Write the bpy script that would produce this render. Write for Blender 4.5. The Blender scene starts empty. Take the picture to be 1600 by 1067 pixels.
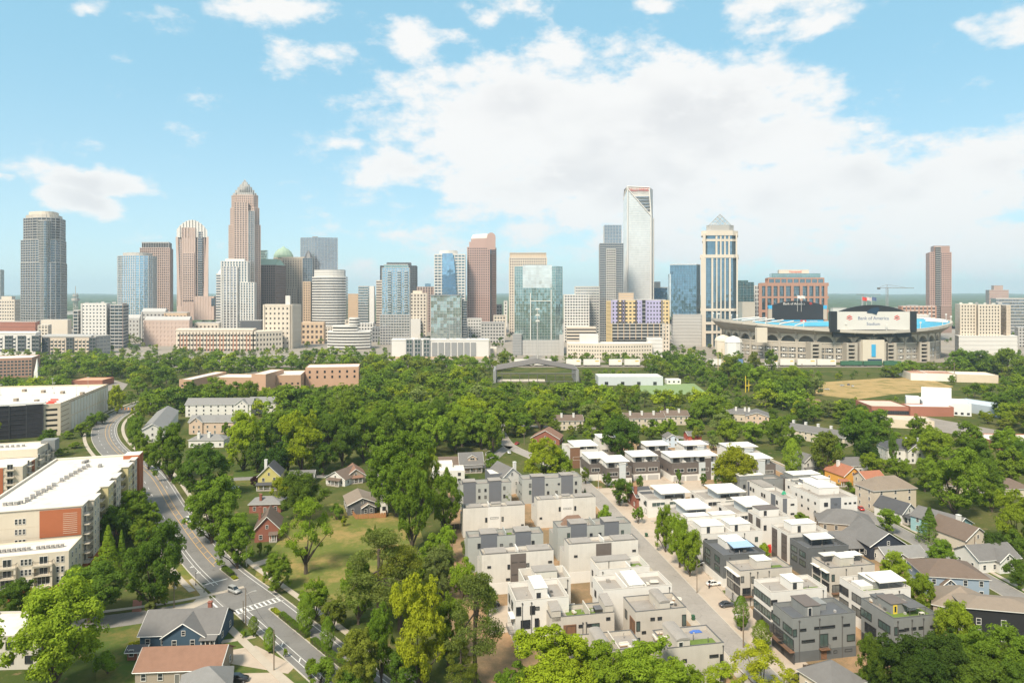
import bpy, math, random
import numpy as np
from mathutils import Vector, Matrix
random.seed(7); np.random.seed(7)
R = math.radians
S = bpy.context.scene
COL = S.collection
# ------------------------------------------------------------------ camera
CAM_H, FPX, YH = 88.0, 1600 * 24 / 36, 462.0
cam = bpy.data.cameras.new('camera'); cam.lens = 24; cam.sensor_width = 36
cam.shift_y = (YH - 533.5) / 1600; cam.clip_start = 1; cam.clip_end = 60000
camo = bpy.data.objects.new('camera', cam); COL.objects.link(camo)
camo.location = (0, 0, CAM_H); camo.rotation_euler = (R(90), 0, 0); S.camera = camo
# ------------------------------------------------------------------ light
SUN_EL, SUN_AZ = 50, 208          # azimuth clockwise from +Y (north): behind the camera, a little to the left
SUN_STRENGTH, SUN_ANGLE, SKY_STRENGTH, EXPOSURE = 4.7, 12.0, 0.083, 0.46
sun = bpy.data.lights.new('sun', 'SUN'); sun.energy = SUN_STRENGTH; sun.angle = R(SUN_ANGLE); sun.color = (1.0, .90, .74)
suno = bpy.data.objects.new('sun', sun); COL.objects.link(suno)
sd = Vector((math.sin(R(SUN_AZ)) * math.cos(R(SUN_EL)), math.cos(R(SUN_AZ)) * math.cos(R(SUN_EL)), math.sin(R(SUN_EL))))
suno.rotation_euler = (-sd).to_track_quat('-Z', 'Y').to_euler(); suno.location = sd * 500
S.view_settings.view_transform = 'Standard'; S.view_settings.look = 'None'
S.view_settings.exposure = EXPOSURE; S.view_settings.gamma = 1; S.view_settings.use_curve_mapping = False
cy = S.cycles
cy.use_denoising = True; cy.max_bounces = 6; cy.diffuse_bounces = 3; cy.glossy_bounces = 3; cy.transmission_bounces = 3
cy.volume_bounces = 1; cy.transparent_max_bounces = 6; cy.sample_clamp_indirect = 6; cy.caustics_reflective = False; cy.caustics_refractive = False

class NG:
    """small helper to write node trees"""
    def __init__(s, tree): s.t = tree
    def n(s, typ, **kw):
        nd = s.t.nodes.new(typ)
        for k, v in kw.items():
            if k.startswith('i_'):
                key = k[2:]; key = int(key) if key.isdigit() else key
                s.set(nd.inputs[key], v)
            else: setattr(nd, k, v)
        return nd
    def set(s, sock, v):
        if isinstance(v, bpy.types.NodeSocket): s.t.links.new(v, sock)
        elif isinstance(v, bpy.types.Node): s.t.links.new(v.outputs[0], sock)
        else: sock.default_value = v
    def m(s, op, a, b=0.0, c=None, clamp=False):
        nd = s.t.nodes.new('ShaderNodeMath'); nd.operation = op; nd.use_clamp = clamp
        s.set(nd.inputs[0], a); s.set(nd.inputs[1], b)
        if c is not None: s.set(nd.inputs[2], c)
        return nd.outputs[0]
    def v(s, op, a, b=(0, 0, 0)):
        nd = s.t.nodes.new('ShaderNodeVectorMath'); nd.operation = op
        s.set(nd.inputs[0], a)
        if op == 'SCALE': s.set(nd.inputs['Scale'], b)
        else: s.set(nd.inputs[1], b)
        return nd.outputs[0]
    def mix(s, f, a, b, blend='MIX'):
        nd = s.t.nodes.new('ShaderNodeMix'); nd.data_type = 'RGBA'; nd.blend_type = blend
        s.set(nd.inputs[0], f); s.set(nd.inputs[6], a); s.set(nd.inputs[7], b)
        return nd.outputs[2]
    def sstep(s, x, lo, hi, a=0.0, b=1.0):
        nd = s.t.nodes.new('ShaderNodeMapRange'); nd.interpolation_type = 'SMOOTHSTEP'
        for i, q in enumerate((x, lo, hi, a, b)): s.set(nd.inputs[i], q)
        return nd.outputs[0]
    def noise(s, vec, scale, detail=3, rough=.55):
        nd = s.n('ShaderNodeTexNoise', i_Scale=scale, i_Detail=detail, i_Roughness=rough)
        if vec is not None: s.set(nd.inputs['Vector'], vec)
        return nd.outputs[0]
def c4(c): return (c[0], c[1], c[2], 1.0)

# ------------------------------------------------------------------ sky with broken cloud
SKY_GAIN, SKY_HIGH, SKY_LOW = (1.7, 1.9, 1.7), (2.9, 5.9, 7.6), (4.8, 6.8, 8.1)
w = bpy.data.worlds.new('World'); S.world = w; w.use_nodes = True
w.node_tree.nodes.clear(); w.cycles.sampling_method = 'MANUAL'; w.cycles.sample_map_resolution = 256
g = NG(w.node_tree)
tc = g.n('ShaderNodeTexCoord'); dirv = tc.outputs['Generated']
sky = g.n('ShaderNodeTexSky', sky_type='NISHITA', sun_disc=False, sun_elevation=R(SUN_EL), sun_rotation=R(SUN_AZ), altitude=200.0, air_density=1.0, dust_density=.3, ozone_density=1.5)
sep = g.n('ShaderNodeSeparateXYZ', i_0=dirv)
az = g.m('ARCTAN2', sep.outputs[0], sep.outputs[1]); el = g.m('ARCSINE', sep.outputs[2])
AN = 2.7                                   # clouds are about twice as wide as tall
wob = g.n('ShaderNodeTexNoise', i_Scale=9.0, i_Detail=3.0, i_Vector=dirv)
q0 = g.n('ShaderNodeCombineXYZ', i_0=az, i_1=g.m('MULTIPLY', el, AN))
q = g.v('ADD', q0.outputs[0], g.v('MULTIPLY', g.v('SUBTRACT', wob.outputs[1], (.5, .5, .5)), (.16, .26, 0)))
# cloud masses: photo x, y, half width px, weight
blobs = [(880, 185, 320, 1.0), (1040, 185, 290, 1.0), (700, 165, 170, .74), (950, 265, 330, .95), (1150, 225, 250, .86), (630, 275, 150, .62), (1290, 290, 260, .90), (1480, 275, 240, .88), (1590, 245, 190, .84), (1400, 370, 300, .80), (1100, 345, 300, .66), (1560, 385, 260, .76), (800, 330, 200, .55),
         (140, 285, 105, 1.1), (140, 318, 95, 1.05), (95, 262, 60, .8), (-8, 292, 38, .85), (475, 88, 110, .64), (640, 62, 110, .60), (800, 12, 90, .58), (420, 0, 120, .64), (1060, 88, 75, .58), (1230, 8, 150, .66), (1260, 62, 80, .52), (1595, 40, 75, .72), (110, 10, 45, .58), (720, 375, 300, .36), (560, 440, 200, .40), (760, 430, 120, .48), (1340, 180, 70, .50), (520, 228, 55, .52), (1010, 10, 60, .5)]
acc = None
for x, y, hw, k in blobs:
    a_ = math.atan((x - 800) / FPX); e_ = math.atan((YH - y) / FPX * math.cos(a_)); wd = hw / FPX * math.cos(a_) ** 1.5
    nd = g.n('ShaderNodeVectorMath', operation='DISTANCE'); g.set(nd.inputs[0], q); nd.inputs[1].default_value = (a_, e_ * AN, 0)
    bb = g.sstep(nd.outputs['Value'], 0.0, wd * 1.5, k, 0.0)
    acc = bb if acc is None else g.m('SMOOTH_MAX', acc, bb, .12)
# outside the listed masses the same broken cover goes on all round
outm = g.m('MAXIMUM', g.sstep(g.m('ABSOLUTE', az), R(40), R(55)), g.sstep(el, R(25), R(36)))
acc = g.m('ADD', acc, g.m('MULTIPLY', outm, g.sstep(wob.outputs[0], .40, .62, 0, .75)))
dv = g.v('MULTIPLY', dirv, (1, 1, 1.9))
f1 = g.noise(dv, 13.0, 8, .62)
d0 = g.m('ADD', acc, g.m('MULTIPLY', g.m('SUBTRACT', f1, .5), 1.7))
f3 = g.noise(g.v('ADD', dv, (-.010, 0, .045)), 8.0, 2, .5)
d1 = g.m('ADD', acc, g.m('MULTIPLY', g.m('SUBTRACT', f3, .5), 1.8))
cover = g.sstep(d0, .20, .62)
under = g.m('MULTIPLY', g.sstep(d1, .50, 1.35), g.sstep(d0, .45, 1.0))
ccol = g.mix(under, c4((8.75, 8.65, 8.5)), c4((7.35, 7.35, 7.4)))
horiz = g.sstep(el, R(-2), R(20), 1.0, 0.0)
tint = g.mix(horiz, c4(SKY_HIGH), c4(SKY_LOW))
skyc = g.mix(.72, g.mix(1.0, sky.outputs[0], c4(SKY_GAIN), 'MULTIPLY'), tint)
col = g.mix(g.m('MULTIPLY', cover, .97), skyc, ccol)
bg = g.n('ShaderNodeBackground', i_Color=col, i_Strength=SKY_STRENGTH)
wo = g.n('ShaderNodeOutputWorld', i_Surface=bg.outputs[0])
# ------------------------------------------------------------------ helpers
def G(x, y, z=0.0):
    """ground (or height z) point seen at photograph pixel x, y"""
    d = (CAM_H - z) * FPX / (y - YH)
    return Vector(((x - 800) * d / FPX, d, z))
def hgt(ytop, d): return CAM_H - (ytop - YH) * d / FPX
def px2x(x, d): return (x - 800) * d / FPX
def gd(y): return CAM_H * FPX / (y - YH)
_MAT = {}
def mat(name, rgb, rough=.75, var=.10, scale=.35, metallic=0.0, spec=.35, streak=0.0, bump=0.0, bscale=8.0, dirt=0.0, lines=None, cell=None):
    """painted / mineral surface: base colour with soft world-space variation, optional vertical streaks, panel lines and fine relief"""
    if name in _MAT: return _MAT[name]
    m = bpy.data.materials.new(name); m.use_nodes = True; t = m.node_tree; t.nodes.clear(); g = NG(t)
    pos = g.n('ShaderNodeNewGeometry').outputs['Position']
    f = g.m('SUBTRACT', g.noise(pos, scale, 4, .6), .5)
    k = g.m('ADD', 1.0, g.m('MULTIPLY', f, var * 2.4))
    if streak:
        st = g.m('SUBTRACT', g.noise(g.v('MULTIPLY', pos, (1, 1, .06)), 1.1, 4, .65), .5)
        k = g.m('ADD', k, g.m('MULTIPLY', st, streak * 2.2))
    if cell:
        fl = g.v('FLOOR', g.v('DIVIDE', g.v('ADD', pos, (.013, .017, .011)), cell))
        wn = g.n('ShaderNodeTexWhiteNoise', noise_dimensions='3D'); g.set(wn.inputs[0], fl)
        k = g.m('ADD', k, g.m('MULTIPLY', g.m('SUBTRACT', wn.outputs[0], .5), var * 2.0))
    colr = g.v('SCALE', tuple(rgb), k)
    if dirt:
        dn = g.sstep(g.noise(pos, .16, 5, .65), .5, .72)
        colr = g.mix(g.m('MULTIPLY', dn, dirt), colr, c4((rgb[0] * .55, rgb[1] * .52, rgb[2] * .48)))
    b = g.n('ShaderNodeBsdfPrincipled', i_Roughness=rough, i_Metallic=metallic)
    b.inputs['Specular IOR Level'].default_value = spec
    g.set(b.inputs['Base Color'], colr)
    hsock = None
    if bump: hsock = g.m('MULTIPLY', g.noise(pos, bscale, 3, .6), bump)
    if lines:   # horizontal courses every `lines` metres
        z = g.n('ShaderNodeSeparateXYZ', i_0=pos).outputs[2]
        l = g.m('MULTIPLY', g.m('FRACT', g.m('DIVIDE', z, lines)), .02)
        hsock = l if hsock is None else g.m('ADD', hsock, l)
    if hsock is not None:
        bp = g.n('ShaderNodeBump', i_Strength=.6, i_Distance=1.0, i_Height=hsock); g.set(b.inputs['Normal'], bp.outputs[0])
    g.n('ShaderNodeOutputMaterial', i_Surface=b.outputs[0])
    _MAT[name] = m; return m
def glass(name, rgb, cell=(1.5, 1.5, 3.8), rough=.06, metallic=.75, tilt=.018, var=.20, spec=.6, dark=.0):
    """curtain wall: coated panes that mirror the sky, each pane slightly out of true and of slightly different tone"""
    if name in _MAT: return _MAT[name]
    m = bpy.data.materials.new(name); m.use_nodes = True; t = m.node_tree; t.nodes.clear(); g = NG(t)
    ge = g.n('ShaderNodeNewGeometry'); pos = ge.outputs['Position']
    fl = g.v('FLOOR', g.v('DIVIDE', g.v('ADD', pos, (.13, .17, .11)), cell))
    wn = g.n('ShaderNodeTexWhiteNoise', noise_dimensions='3D'); g.set(wn.inputs[0], fl)
    k = g.m('ADD', 1.0 - var * .5, g.m('MULTIPLY', wn.outputs[0], var))
    big = g.m('ADD', .8, g.m('MULTIPLY', g.noise(pos, .02, 3), .4))
    colr = g.v('SCALE', tuple(rgb), g.m('MULTIPLY', k, big))
    nr = g.v('NORMALIZE', g.v('ADD', ge.outputs['Normal'], g.v('SCALE', g.v('SUBTRACT', wn.outputs[1], (.5, .5, .5)), tilt * 2)))
    b = g.n('ShaderNodeBsdfPrincipled', i_Roughness=rough, i_Metallic=metallic)
    b.inputs['Specular IOR Level'].default_value = spec
    g.set(b.inputs['Base Color'], colr); g.set(b.inputs['Normal'], nr)
    g.n('ShaderNodeOutputMaterial', i_Surface=b.outputs[0])
    _MAT[name] = m; return m

class MB:
    def __init__(s): s.v = []; s.f = []; s.m = []
    def add(s, vs, fs, m=0):
        o = len(s.v); s.v.extend(vs)
        for f in fs: s.f.append([i + o for i in f]); s.m.append(m)
    def quad(s, a, b, c, d, m=0): s.add([a, b, c, d], [(0, 1, 2, 3)], m)
    def tri(s, a, b, c, m=0): s.add([a, b, c], [(0, 1, 2)], m)
    def box(s, x0, y0, z0, x1, y1, z1, m=0, mt=None):
        vs = [(x0, y0, z0), (x1, y0, z0), (x1, y1, z0), (x0, y1, z0), (x0, y0, z1), (x1, y0, z1), (x1, y1, z1), (x0, y1, z1)]
        s.add(vs, [(0, 3, 2, 1), (0, 1, 5, 4), (1, 2, 6, 5), (2, 3, 7, 6), (3, 0, 4, 7)], m); s.add(vs[4:], [(0, 1, 2, 3)], m if mt is None else mt)
    def prism(s, p, z0, z1, m=0, mt=None, p1=None):
        n = len(p); q = p1 or p
        s.add([(a, b, z0) for a, b in p] + [(a, b, z1) for a, b in q], [(i, (i + 1) % n, n + (i + 1) % n, n + i) for i in range(n)], m)
        s.add([(a, b, z1) for a, b in q], [tuple(range(n))], m if mt is None else mt)
        s.add([(a, b, z0) for a, b in p], [tuple(range(n - 1, -1, -1))], m)
    def cyl(s, x, y, z0, z1, r, n=8, m=0, r1=None):
        r1 = r if r1 is None else r1
        s.prism([(x + r * math.cos(2 * math.pi * i / n), y + r * math.sin(2 * math.pi * i / n)) for i in range(n)], z0, z1, m,
                p1=[(x + r1 * math.cos(2 * math.pi * i / n), y + r1 * math.sin(2 * math.pi * i / n)) for i in range(n)])
    def bar(s, a, b, r, m=0, n=4):
        a = Vector(a); b = Vector(b); d = (b - a).normalized(); u = d.orthogonal().normalized(); w_ = d.cross(u)
        ring = [u * math.cos(2 * math.pi * (i + .5) / n) * r + w_ * math.sin(2 * math.pi * (i + .5) / n) * r for i in range(n)]
        vs = [tuple(a + q) for q in ring] + [tuple(b + q) for q in ring]
        s.add(vs, [(i, (i + 1) % n, n + (i + 1) % n, n + i) for i in range(n)] + [tuple(range(n - 1, -1, -1)), tuple(range(n, 2 * n))], m)
    def mesh(s, name, mats, smooth=False):
        me = bpy.data.meshes.new(name); me.from_pydata(s.v, [], s.f)
        for q in (mats if isinstance(mats, (list, tuple)) else [mats]): me.materials.append(q)
        me.polygons.foreach_set('material_index', s.m)
        if smooth: me.polygons.foreach_set('use_smooth', [True] * len(s.f))
        me.update(); return me
    def build(s, name, mats, parent=None, smooth=False, kind=None):
        if not s.f: return None
        return link(name, s.mesh(name, mats, smooth), parent, kind=kind)
def link(name, data, parent=None, loc=None, rz=0.0, kind=None):
    o = bpy.data.objects.new(name, data); COL.objects.link(o)
    if parent: o.parent = parent
    if loc is not None: o.location = loc
    if rz: o.rotation_euler = (0, 0, rz)
    if kind: o['kind'] = kind
    return o
_LABELS = {}
def tag(o, label, cat, group=None):
    o['label'] = label; o['category'] = cat
    if group: o['group'] = group
    return o
def thing(name, label, cat, loc=(0, 0, 0), rz=0.0, group=None):
    o = link(name, None, None, loc, rz); o.empty_display_size = .5
    return tag(o, label, cat, group)
def struct(o): o['kind'] = 'structure'; return o
def off_poly(p, d):
    """offset a CCW convex-ish polygon outward by d"""
    n = len(p); out = []
    for i in range(n):
        a, b, c = Vector(p[i - 1]), Vector(p[i]), Vector(p[(i + 1) % n])
        e1 = (b - a).normalized(); e2 = (c - b).normalized()
        n1 = Vector((e1.y, -e1.x)); n2 = Vector((e2.y, -e2.x)); bi = (n1 + n2)
        if bi.length < 1e-6: bi = n1
        bi.normalize(); k = d / max(.35, bi.dot(n1)); out.append((b.x + bi.x * k, b.y + bi.y * k))
    return out
def ordinal(n): return ['first', 'second', 'third', 'fourth', 'fifth', 'sixth', 'seventh', 'eighth', 'ninth', 'tenth', 'eleventh', 'twelfth'][n - 1] if n <= 12 else '%d%s' % (n, 'th' if 10 < n % 100 < 20 else {1: 'st', 2: 'nd', 3: 'rd'}.get(n % 10, 'th'))
# ------------------------------------------------------------------ ground and roads
FOOT = []                                  # footprints that scattered trees keep clear of
def reg(poly): FOOT.append([(float(a), float(b)) for a, b in poly])
def inside(p, poly, marg=0.0):
    x, y = p; n = len(poly); c = False
    for i in range(n):
        (x1, y1), (x2, y2) = poly[i - 1], poly[i]
        if (y1 > y) != (y2 > y) and x < (x2 - x1) * (y - y1) / (y2 - y1) + x1: c = not c
        if marg:
            dx, dy = x2 - x1, y2 - y1; L = dx * dx + dy * dy or 1
            t = max(0, min(1, ((x - x1) * dx + (y - y1) * dy) / L))
            if (x - x1 - t * dx) ** 2 + (y - y1 - t * dy) ** 2 < marg * marg: return True
    return c
def ground_mat():
    m = bpy.data.materials.new('ground_soil_grass'); m.use_nodes = True; t = m.node_tree; t.nodes.clear(); g = NG(t)
    pos = g.n('ShaderNodeNewGeometry').outputs['Position']
    a = g.noise(pos, .035, 5, .6); b = g.noise(pos, .30, 5, .65); c = g.noise(pos, 2.2, 4, .6)
    c1 = g.mix(g.sstep(a, .38, .62), c4((.060, .085, .022)), c4((.115, .115, .040)))
    c2 = g.mix(g.sstep(b, .56, .70), c1, c4((.21, .150, .085)))
    c3 = g.mix(g.m('MULTIPLY', g.sstep(c, .3, .7), .45), c2, c4((.045, .055, .018)))
    bs = g.n('ShaderNodeBsdfDiffuse', i_Color=c3)
    g.n('ShaderNodeOutputMaterial', i_Surface=bs.outputs[0]); return m
def lawn_mat(name, green, dry, bias=.5):
    if name in _MAT: return _MAT[name]
    m = bpy.data.materials.new(name); m.use_nodes = True; t = m.node_tree; t.nodes.clear(); g = NG(t)
    pos = g.n('ShaderNodeNewGeometry').outputs['Position']
    a = g.noise(pos, .07, 5, .62); b = g.noise(pos, .6, 5, .7); c = g.noise(pos, 4.0, 4, .65)
    k = g.m('ADD', g.m('MULTIPLY', a, .7), g.m('MULTIPLY', b, .3))
    c1 = g.mix(g.sstep(k, bias - .10, bias + .10), c4(green), c4(dry))
    c1 = g.v('SCALE', c1, g.m('ADD', .62, g.m('MULTIPLY', c, .76)))
    bs = g.n('ShaderNodeBsdfDiffuse', i_Color=c1)
    g.n('ShaderNodeOutputMaterial', i_Surface=bs.outputs[0]); _MAT[name] = m; return m
def asphalt_mat(name, rgb):
    if name in _MAT: return _MAT[name]
    m = bpy.data.materials.new(name); m.use_nodes = True; t = m.node_tree; t.nodes.clear(); g = NG(t)
    pos = g.n('ShaderNodeNewGeometry').outputs['Position']
    a = g.noise(pos, .10, 4, .6); b = g.noise(pos, .8, 5, .7); c = g.noise(pos, 6.0, 3, .7)
    k = g.m('ADD', .60, g.m('ADD', g.m('MULTIPLY', a, .50), g.m('ADD', g.m('MULTIPLY', b, .22), g.m('MULTIPLY', c, .10))))
    # repair seams / cracks
    vo = g.n('ShaderNodeTexVoronoi', feature='DISTANCE_TO_EDGE', i_Scale=.16); g.set(vo.inputs['Vector'], g.v('ADD', pos, g.v('SCALE', g.n('ShaderNodeTexNoise', i_Scale=.3, i_Vector=pos).outputs[1], 5.0)))
    crack = g.sstep(vo.outputs[0], .0, .012, .72, 1.0)
    colr = g.v('SCALE', tuple(rgb), g.m('MULTIPLY', k, crack))
    bs = g.n('ShaderNodeBsdfPrincipled', i_Roughness=.85); bs.inputs['Specular IOR Level'].default_value = .3; g.set(bs.inputs['Base Color'], colr)
    g.n('ShaderNodeOutputMaterial', i_Surface=bs.outputs[0]); _MAT[name] = m; return m
ASPH = asphalt_mat('asphalt', (.18, .17, .158)); ASPH2 = asphalt_mat('asphalt_side', (.215, .20, .185))
CONC = mat('concrete_walk', (.42, .36, .29), .85, .10, .5, dirt=.35, bump=.01)
DRIVE = mat('concrete_drive', (.43, .35, .275), .85, .12, .35, dirt=.45)
KERB = mat('kerb_stone', (.44, .40, .34), .85, .10, .6)
WLINE = mat('road_paint_white', (.66, .64, .60), .7, .18, .9)
YLINE = mat('road_paint_orange', (.62, .36, .10), .7, .18, .9)
LAWN_DRY = lawn_mat('lawn_dry', (.125, .145, .036), (.28, .205, .080), .53)
LAWN = lawn_mat('lawn_green', (.070, .105, .026), (.165, .140, .050), .55)
TURF = mat('turf_green', (.085, .150, .030), .9, .16, 1.2)
DIRT = lawn_mat('dirt_red', (.20, .145, .085), (.33, .21, .12), .5)
FIELD = lawn_mat('field_straw', (.165, .150, .055), (.36, .255, .12), .44)
b = MB(); b.quad((-26000, -12000, 0), (26000, -12000, 0), (26000, 30000, 0), (-26000, 30000, 0))
struct(b.build('ground', ground_mat()))
def smooth_line(pts, step=4.0):
    P = [Vector(p) for p in pts]; P = [P[0] * 2 - P[1]] + P + [P[-1] * 2 - P[-2]]; out = []
    for i in range(1, len(P) - 2):
        n = max(2, int((P[i + 1] - P[i]).length / step))
        for k in range(n):
            t = k / n; a, b_, c, d = P[i - 1], P[i], P[i + 1], P[i + 2]
            out.append(.5 * ((2 * b_) + (c - a) * t + (2 * a - 5 * b_ + 4 * c - d) * t * t + (3 * b_ - a - 3 * c + d) * t ** 3))
    out.append(P[-2]); return out
def offs(line, o):
    out = []
    for i, p in enumerate(line):
        d = (line[min(i + 1, len(line) - 1)] - line[max(i - 1, 0)]).normalized(); out.append(p + Vector((d.y, -d.x)) * o)
    return out
def ribbon(mb, line, o0, o1, z0, z1=None, m=0):
    """strip between offsets o0<o1 to the right of the line; with z1 a raised slab"""
    a = offs(line, o0); b_ = offs(line, o1); zt = z0 if z1 is None else z1
    for i in range(len(line) - 1):
        A, B, C_, D = a[i], b_[i], b_[i + 1], a[i + 1]
        mb.quad((A.x, A.y, zt), (B.x, B.y, zt), (C_.x, C_.y, zt), (D.x, D.y, zt), m)
        if z1 is not None:
            mb.quad((B.x, B.y, z0), (C_.x, C_.y, z0), (C_.x, C_.y, zt), (B.x, B.y, zt), m); mb.quad((D.x, D.y, z0), (A.x, A.y, z0), (A.x, A.y, zt), (D.x, D.y, zt), m)
def dashes(mb, line, o, wd, on, off, z, m=0, s0=0, s1=1e9):
    acc = 0.0
    for i in range(len(line) - 1):
        seg = (line[i + 1] - line[i]).length
        if s0 <= acc <= s1 and (acc % (on + off)) < on: ribbon(mb, line[i:i + 2], o - wd / 2, o + wd / 2, z, m=m)
        acc += seg
def regline(line, half):
    a = offs(line, -half); b_ = offs(line, half); st = max(1, len(line) // 8); ids = list(range(0, len(line), st)) + [len(line) - 1]
    reg([tuple(a[i]) for i in ids] + [tuple(b_[i]) for i in reversed(ids)])
# --- avenue
AC0, AD, AR = Vector((-69.9, 192.1)), Vector((-.675, .738)), Vector((.738, .675))
def AV(s, o): p = AC0 + AD * s + AR * o; return (p.x, p.y)
ave = smooth_line([AV(-95, 0), AV(-40, 0), AV(0, 0), AV(45, 0), (-137, 275), (-181, 338), (-224, 385), (-258, 432), (-283, 480), (-297, 530), (-303, 600), (-300, 690), (-285, 800)], 2.0)
av = MB(); ribbon(av, ave, -6.9, 6.9, .012); road = struct(av.build('avenue', ASPH)); regline(ave, 8.2)
kb = MB()
near = [p for p in ave]
ribbon(kb, near, 6.9, 7.2, 0, .13); 
i0 = next(i for i, p in enumerate(ave) if (p - AC0).dot(AD) > 4); i1 = next(i for i, p in enumerate(ave) if (p - AC0).dot(AD) > 25)
ribbon(kb, ave[:i0], -7.2, -6.9, 0, .13); ribbon(kb, ave[i1:], -7.2, -6.9, 0, .13)
struct(kb.build('kerb', KERB))
wk = MB()
ribbon(wk, ave, 9.6, 11.4, 0, .12); ribbon(wk, ave[:i0], -12.2, -10.2, 0, .12); ribbon(wk, ave[i1:], -11.6, -9.8, 0, .12)
struct(wk.build('pavement', CONC))
mk = MB(); zl = .017
ribbon(mk, ave, 5.75, 5.92, zl)
ribbon(mk, ave[:i0], -5.3, -5.14, zl); ribbon(mk, ave[:i0], -3.9, -3.74, zl); ribbon(mk, ave[i1:i1 + 24], -4.6, -4.44, zl); ribbon(mk, ave[i1:i1 + 24], -3.4, -3.24, zl)
s_ = 0
for k in range(0, i0 - 4, 5): a, b_ = offs(ave, -5.2)[k], offs(ave, -3.8)[k + 1]; mk.quad((a.x, a.y, zl), (a.x + .25, a.y + .1, zl), (b_.x + .25, b_.y + .1, zl), (b_.x, b_.y, zl))
dashes(mk, ave[i1 + 26:], -3.2, .16, 4, 8, zl); dashes(mk, ave[i1 + 60:], 4.0, .16, 4, 8, zl)
def avq(s0, s1, o0, o1, z=zl, m=0): mk.quad(*[(*AV(s, o), z) for s, o in ((s0, o0), (s0, o1), (s1, o1), (s1, o0))], m)
for o in np.arange(-6.4, 6.6, 1.3): avq(1.7, 4.3, o, o + .5)
avq(1.4, 1.62, -6.7, 6.7); avq(4.4, 4.62, -6.7, 6.7)
avq(27.5, 28.0, -6.6, 0.0); avq(9.0, 13.5, -9.6, -9.1); avq(14.0, 18.5, -9.6, -9.1); avq(9, 19, -8.0, -7.85)
for so in (38, 44): avq(so, so + 1.6, -5.2, -4.9); avq(so + .4, so + 1.0, -5.8, -4.5)
mk.build('lane_marking', WLINE, road, kind='stuff')
ym = MB()
lo = [p for p in ave if (p - AC0).dot(AD) > 38]
ribbon(ym, lo, .55, .72, zl); ribbon(ym, lo, 2.55, 2.72, zl)
L1, L2 = offs(lo, .75), offs(lo, 2.5)
for k in range(1, 46, 3):
    a, b_ = L1[k], L2[k + 1]; ym.quad((a.x, a.y, zl), (a.x + .2, a.y + .25, zl), (b_.x + .2, b_.y + .25, zl), (b_.x, b_.y, zl))
ym.build('centre_marking', YLINE, road, kind='stuff')
# planted medians
for nm, s0, s1 in (('a', 24.5, 37), ('b', -60, -1.2)):
    b = MB(); n = 10
    po = [AV(s0 + (s1 - s0) * i / n, .75) for i in range(n + 1)] + [AV(s1 + .5, 1.6)] + [AV(s1 - (s1 - s0) * i / n, 2.45) for i in range(n + 1)] + [AV(s0 - .5, 1.6)]
    b.prism(po[::-1], 0, .14); struct(b.build('median_kerb', KERB))
    b = MB(); b.prism([AV(s1 - .9, 1.0), AV(s0 + .9, 1.0), AV(s0 + .9, 2.2), AV(s1 - .9, 2.2)][::1], .14, .17); struct(b.build('median_planting_bed', lawn_mat('bed', (.16, .15, .04), (.30, .22, .08), .5)))
# --- side street on the west
def street(name, pts, half, m=ASPH2, z=.008, walk=None, kerb=True, step=3.0):
    ln = smooth_line(pts, step); a = MB(); ribbon(a, ln, -half, half, z); o = struct(a.build(name, m)); regline(ln, half + 1)
    if kerb:
        k = MB(); ribbon(k, ln, half, half + .25, 0, .12); ribbon(k, ln, -half - .25, -half, 0, .12); struct(k.build('kerb', KERB))
    if walk:
        k = MB()
        for o0 in walk: ribbon(k, ln, o0, o0 + 1.5, 0, .11)
        struct(k.build('pavement', CONC))
    return ln
street('side_street', [(-77, 201), (-84, 196), (-95, 190), (-108, 185), (-132, 178), (-180, 168), (-240, 150)], 4.2, z=.009, kerb=False, walk=(6.0,))
lane = street('townhouse_street', [(64, 120), (59.2, 150), (53.0, 190), (47.2, 230), (41.0, 272), (36, 305), (28, 340), (12, 372), (-2, 402), (-8, 440), (-14, 480)], 3.6, m=asphalt_mat('asphalt_lane', (.29, .26, .23)))
street('east_street', [(150, 120), (148, 190), (146, 235), (143.5, 268), (141, 300), (139, 330), (132, 372), (118, 410)], 3.6, walk=(5.0,))
street('cross_street', [(118, 410), (104, 425), (90, 440), (60, 452), (20, 460), (-14, 466)], 3.2, kerb=False)
street('back_lane', [(-152, 318), (-136, 327), (-112, 331), (-80, 334), (-50, 336), (-20, 345), (-2, 400)], 3.0, kerb=False)
street('front_street', [(60, 128), (80, 134), (110, 138), (150, 140)], 3.2, kerb=False)
street('downtown_street', [(10, 900), (30, 960), (64, 1150), (100, 1400)], 8, z=.02, kerb=False, step=20)
street('hill_street', [(-360, 900), (-330, 960), (-290, 1080), (-282, 1260), (-300, 1500)], 9, z=.02, kerb=False, step=20)
def patch(name, pts, m, z, world=False, keep=False):
    pp = [tuple(p) if world else (G(*p).x, G(*p).y) for p in pts]; b = MB(); b.add([(x, y, z) for x, y in pp], [tuple(range(len(pp)))]); o = struct(b.build(name, m))
    if sum(pp[i - 1][0] * pp[i][1] - pp[i][0] * pp[i - 1][1] for i in range(len(pp))) < 0: o.data.flip_normals()
    if keep: reg(pp)
    return o
patch('lawn', [(396, 908), (405, 880), (440, 840), (462, 800), (520, 786), (600, 800), (650, 806), (662, 845), (630, 872), (600, 885), (596, 925), (540, 940), (478, 925)], LAWN_DRY, .004, keep=True)
patch('lawn', [(365, 758), (365, 735), (400, 728), (520, 740), (520, 752), (430, 760)], LAWN, .004)
patch('lawn', [(150, 978), (225, 968), (330, 958), (390, 985), (470, 1045), (500, 1075), (150, 1080)], LAWN, .004, keep=True)
patch('lawn', [(228, 952), (238, 930), (262, 905), (283, 880), (305, 905), (326, 934), (300, 950), (262, 957)], LAWN_DRY, .004, keep=True)
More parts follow.
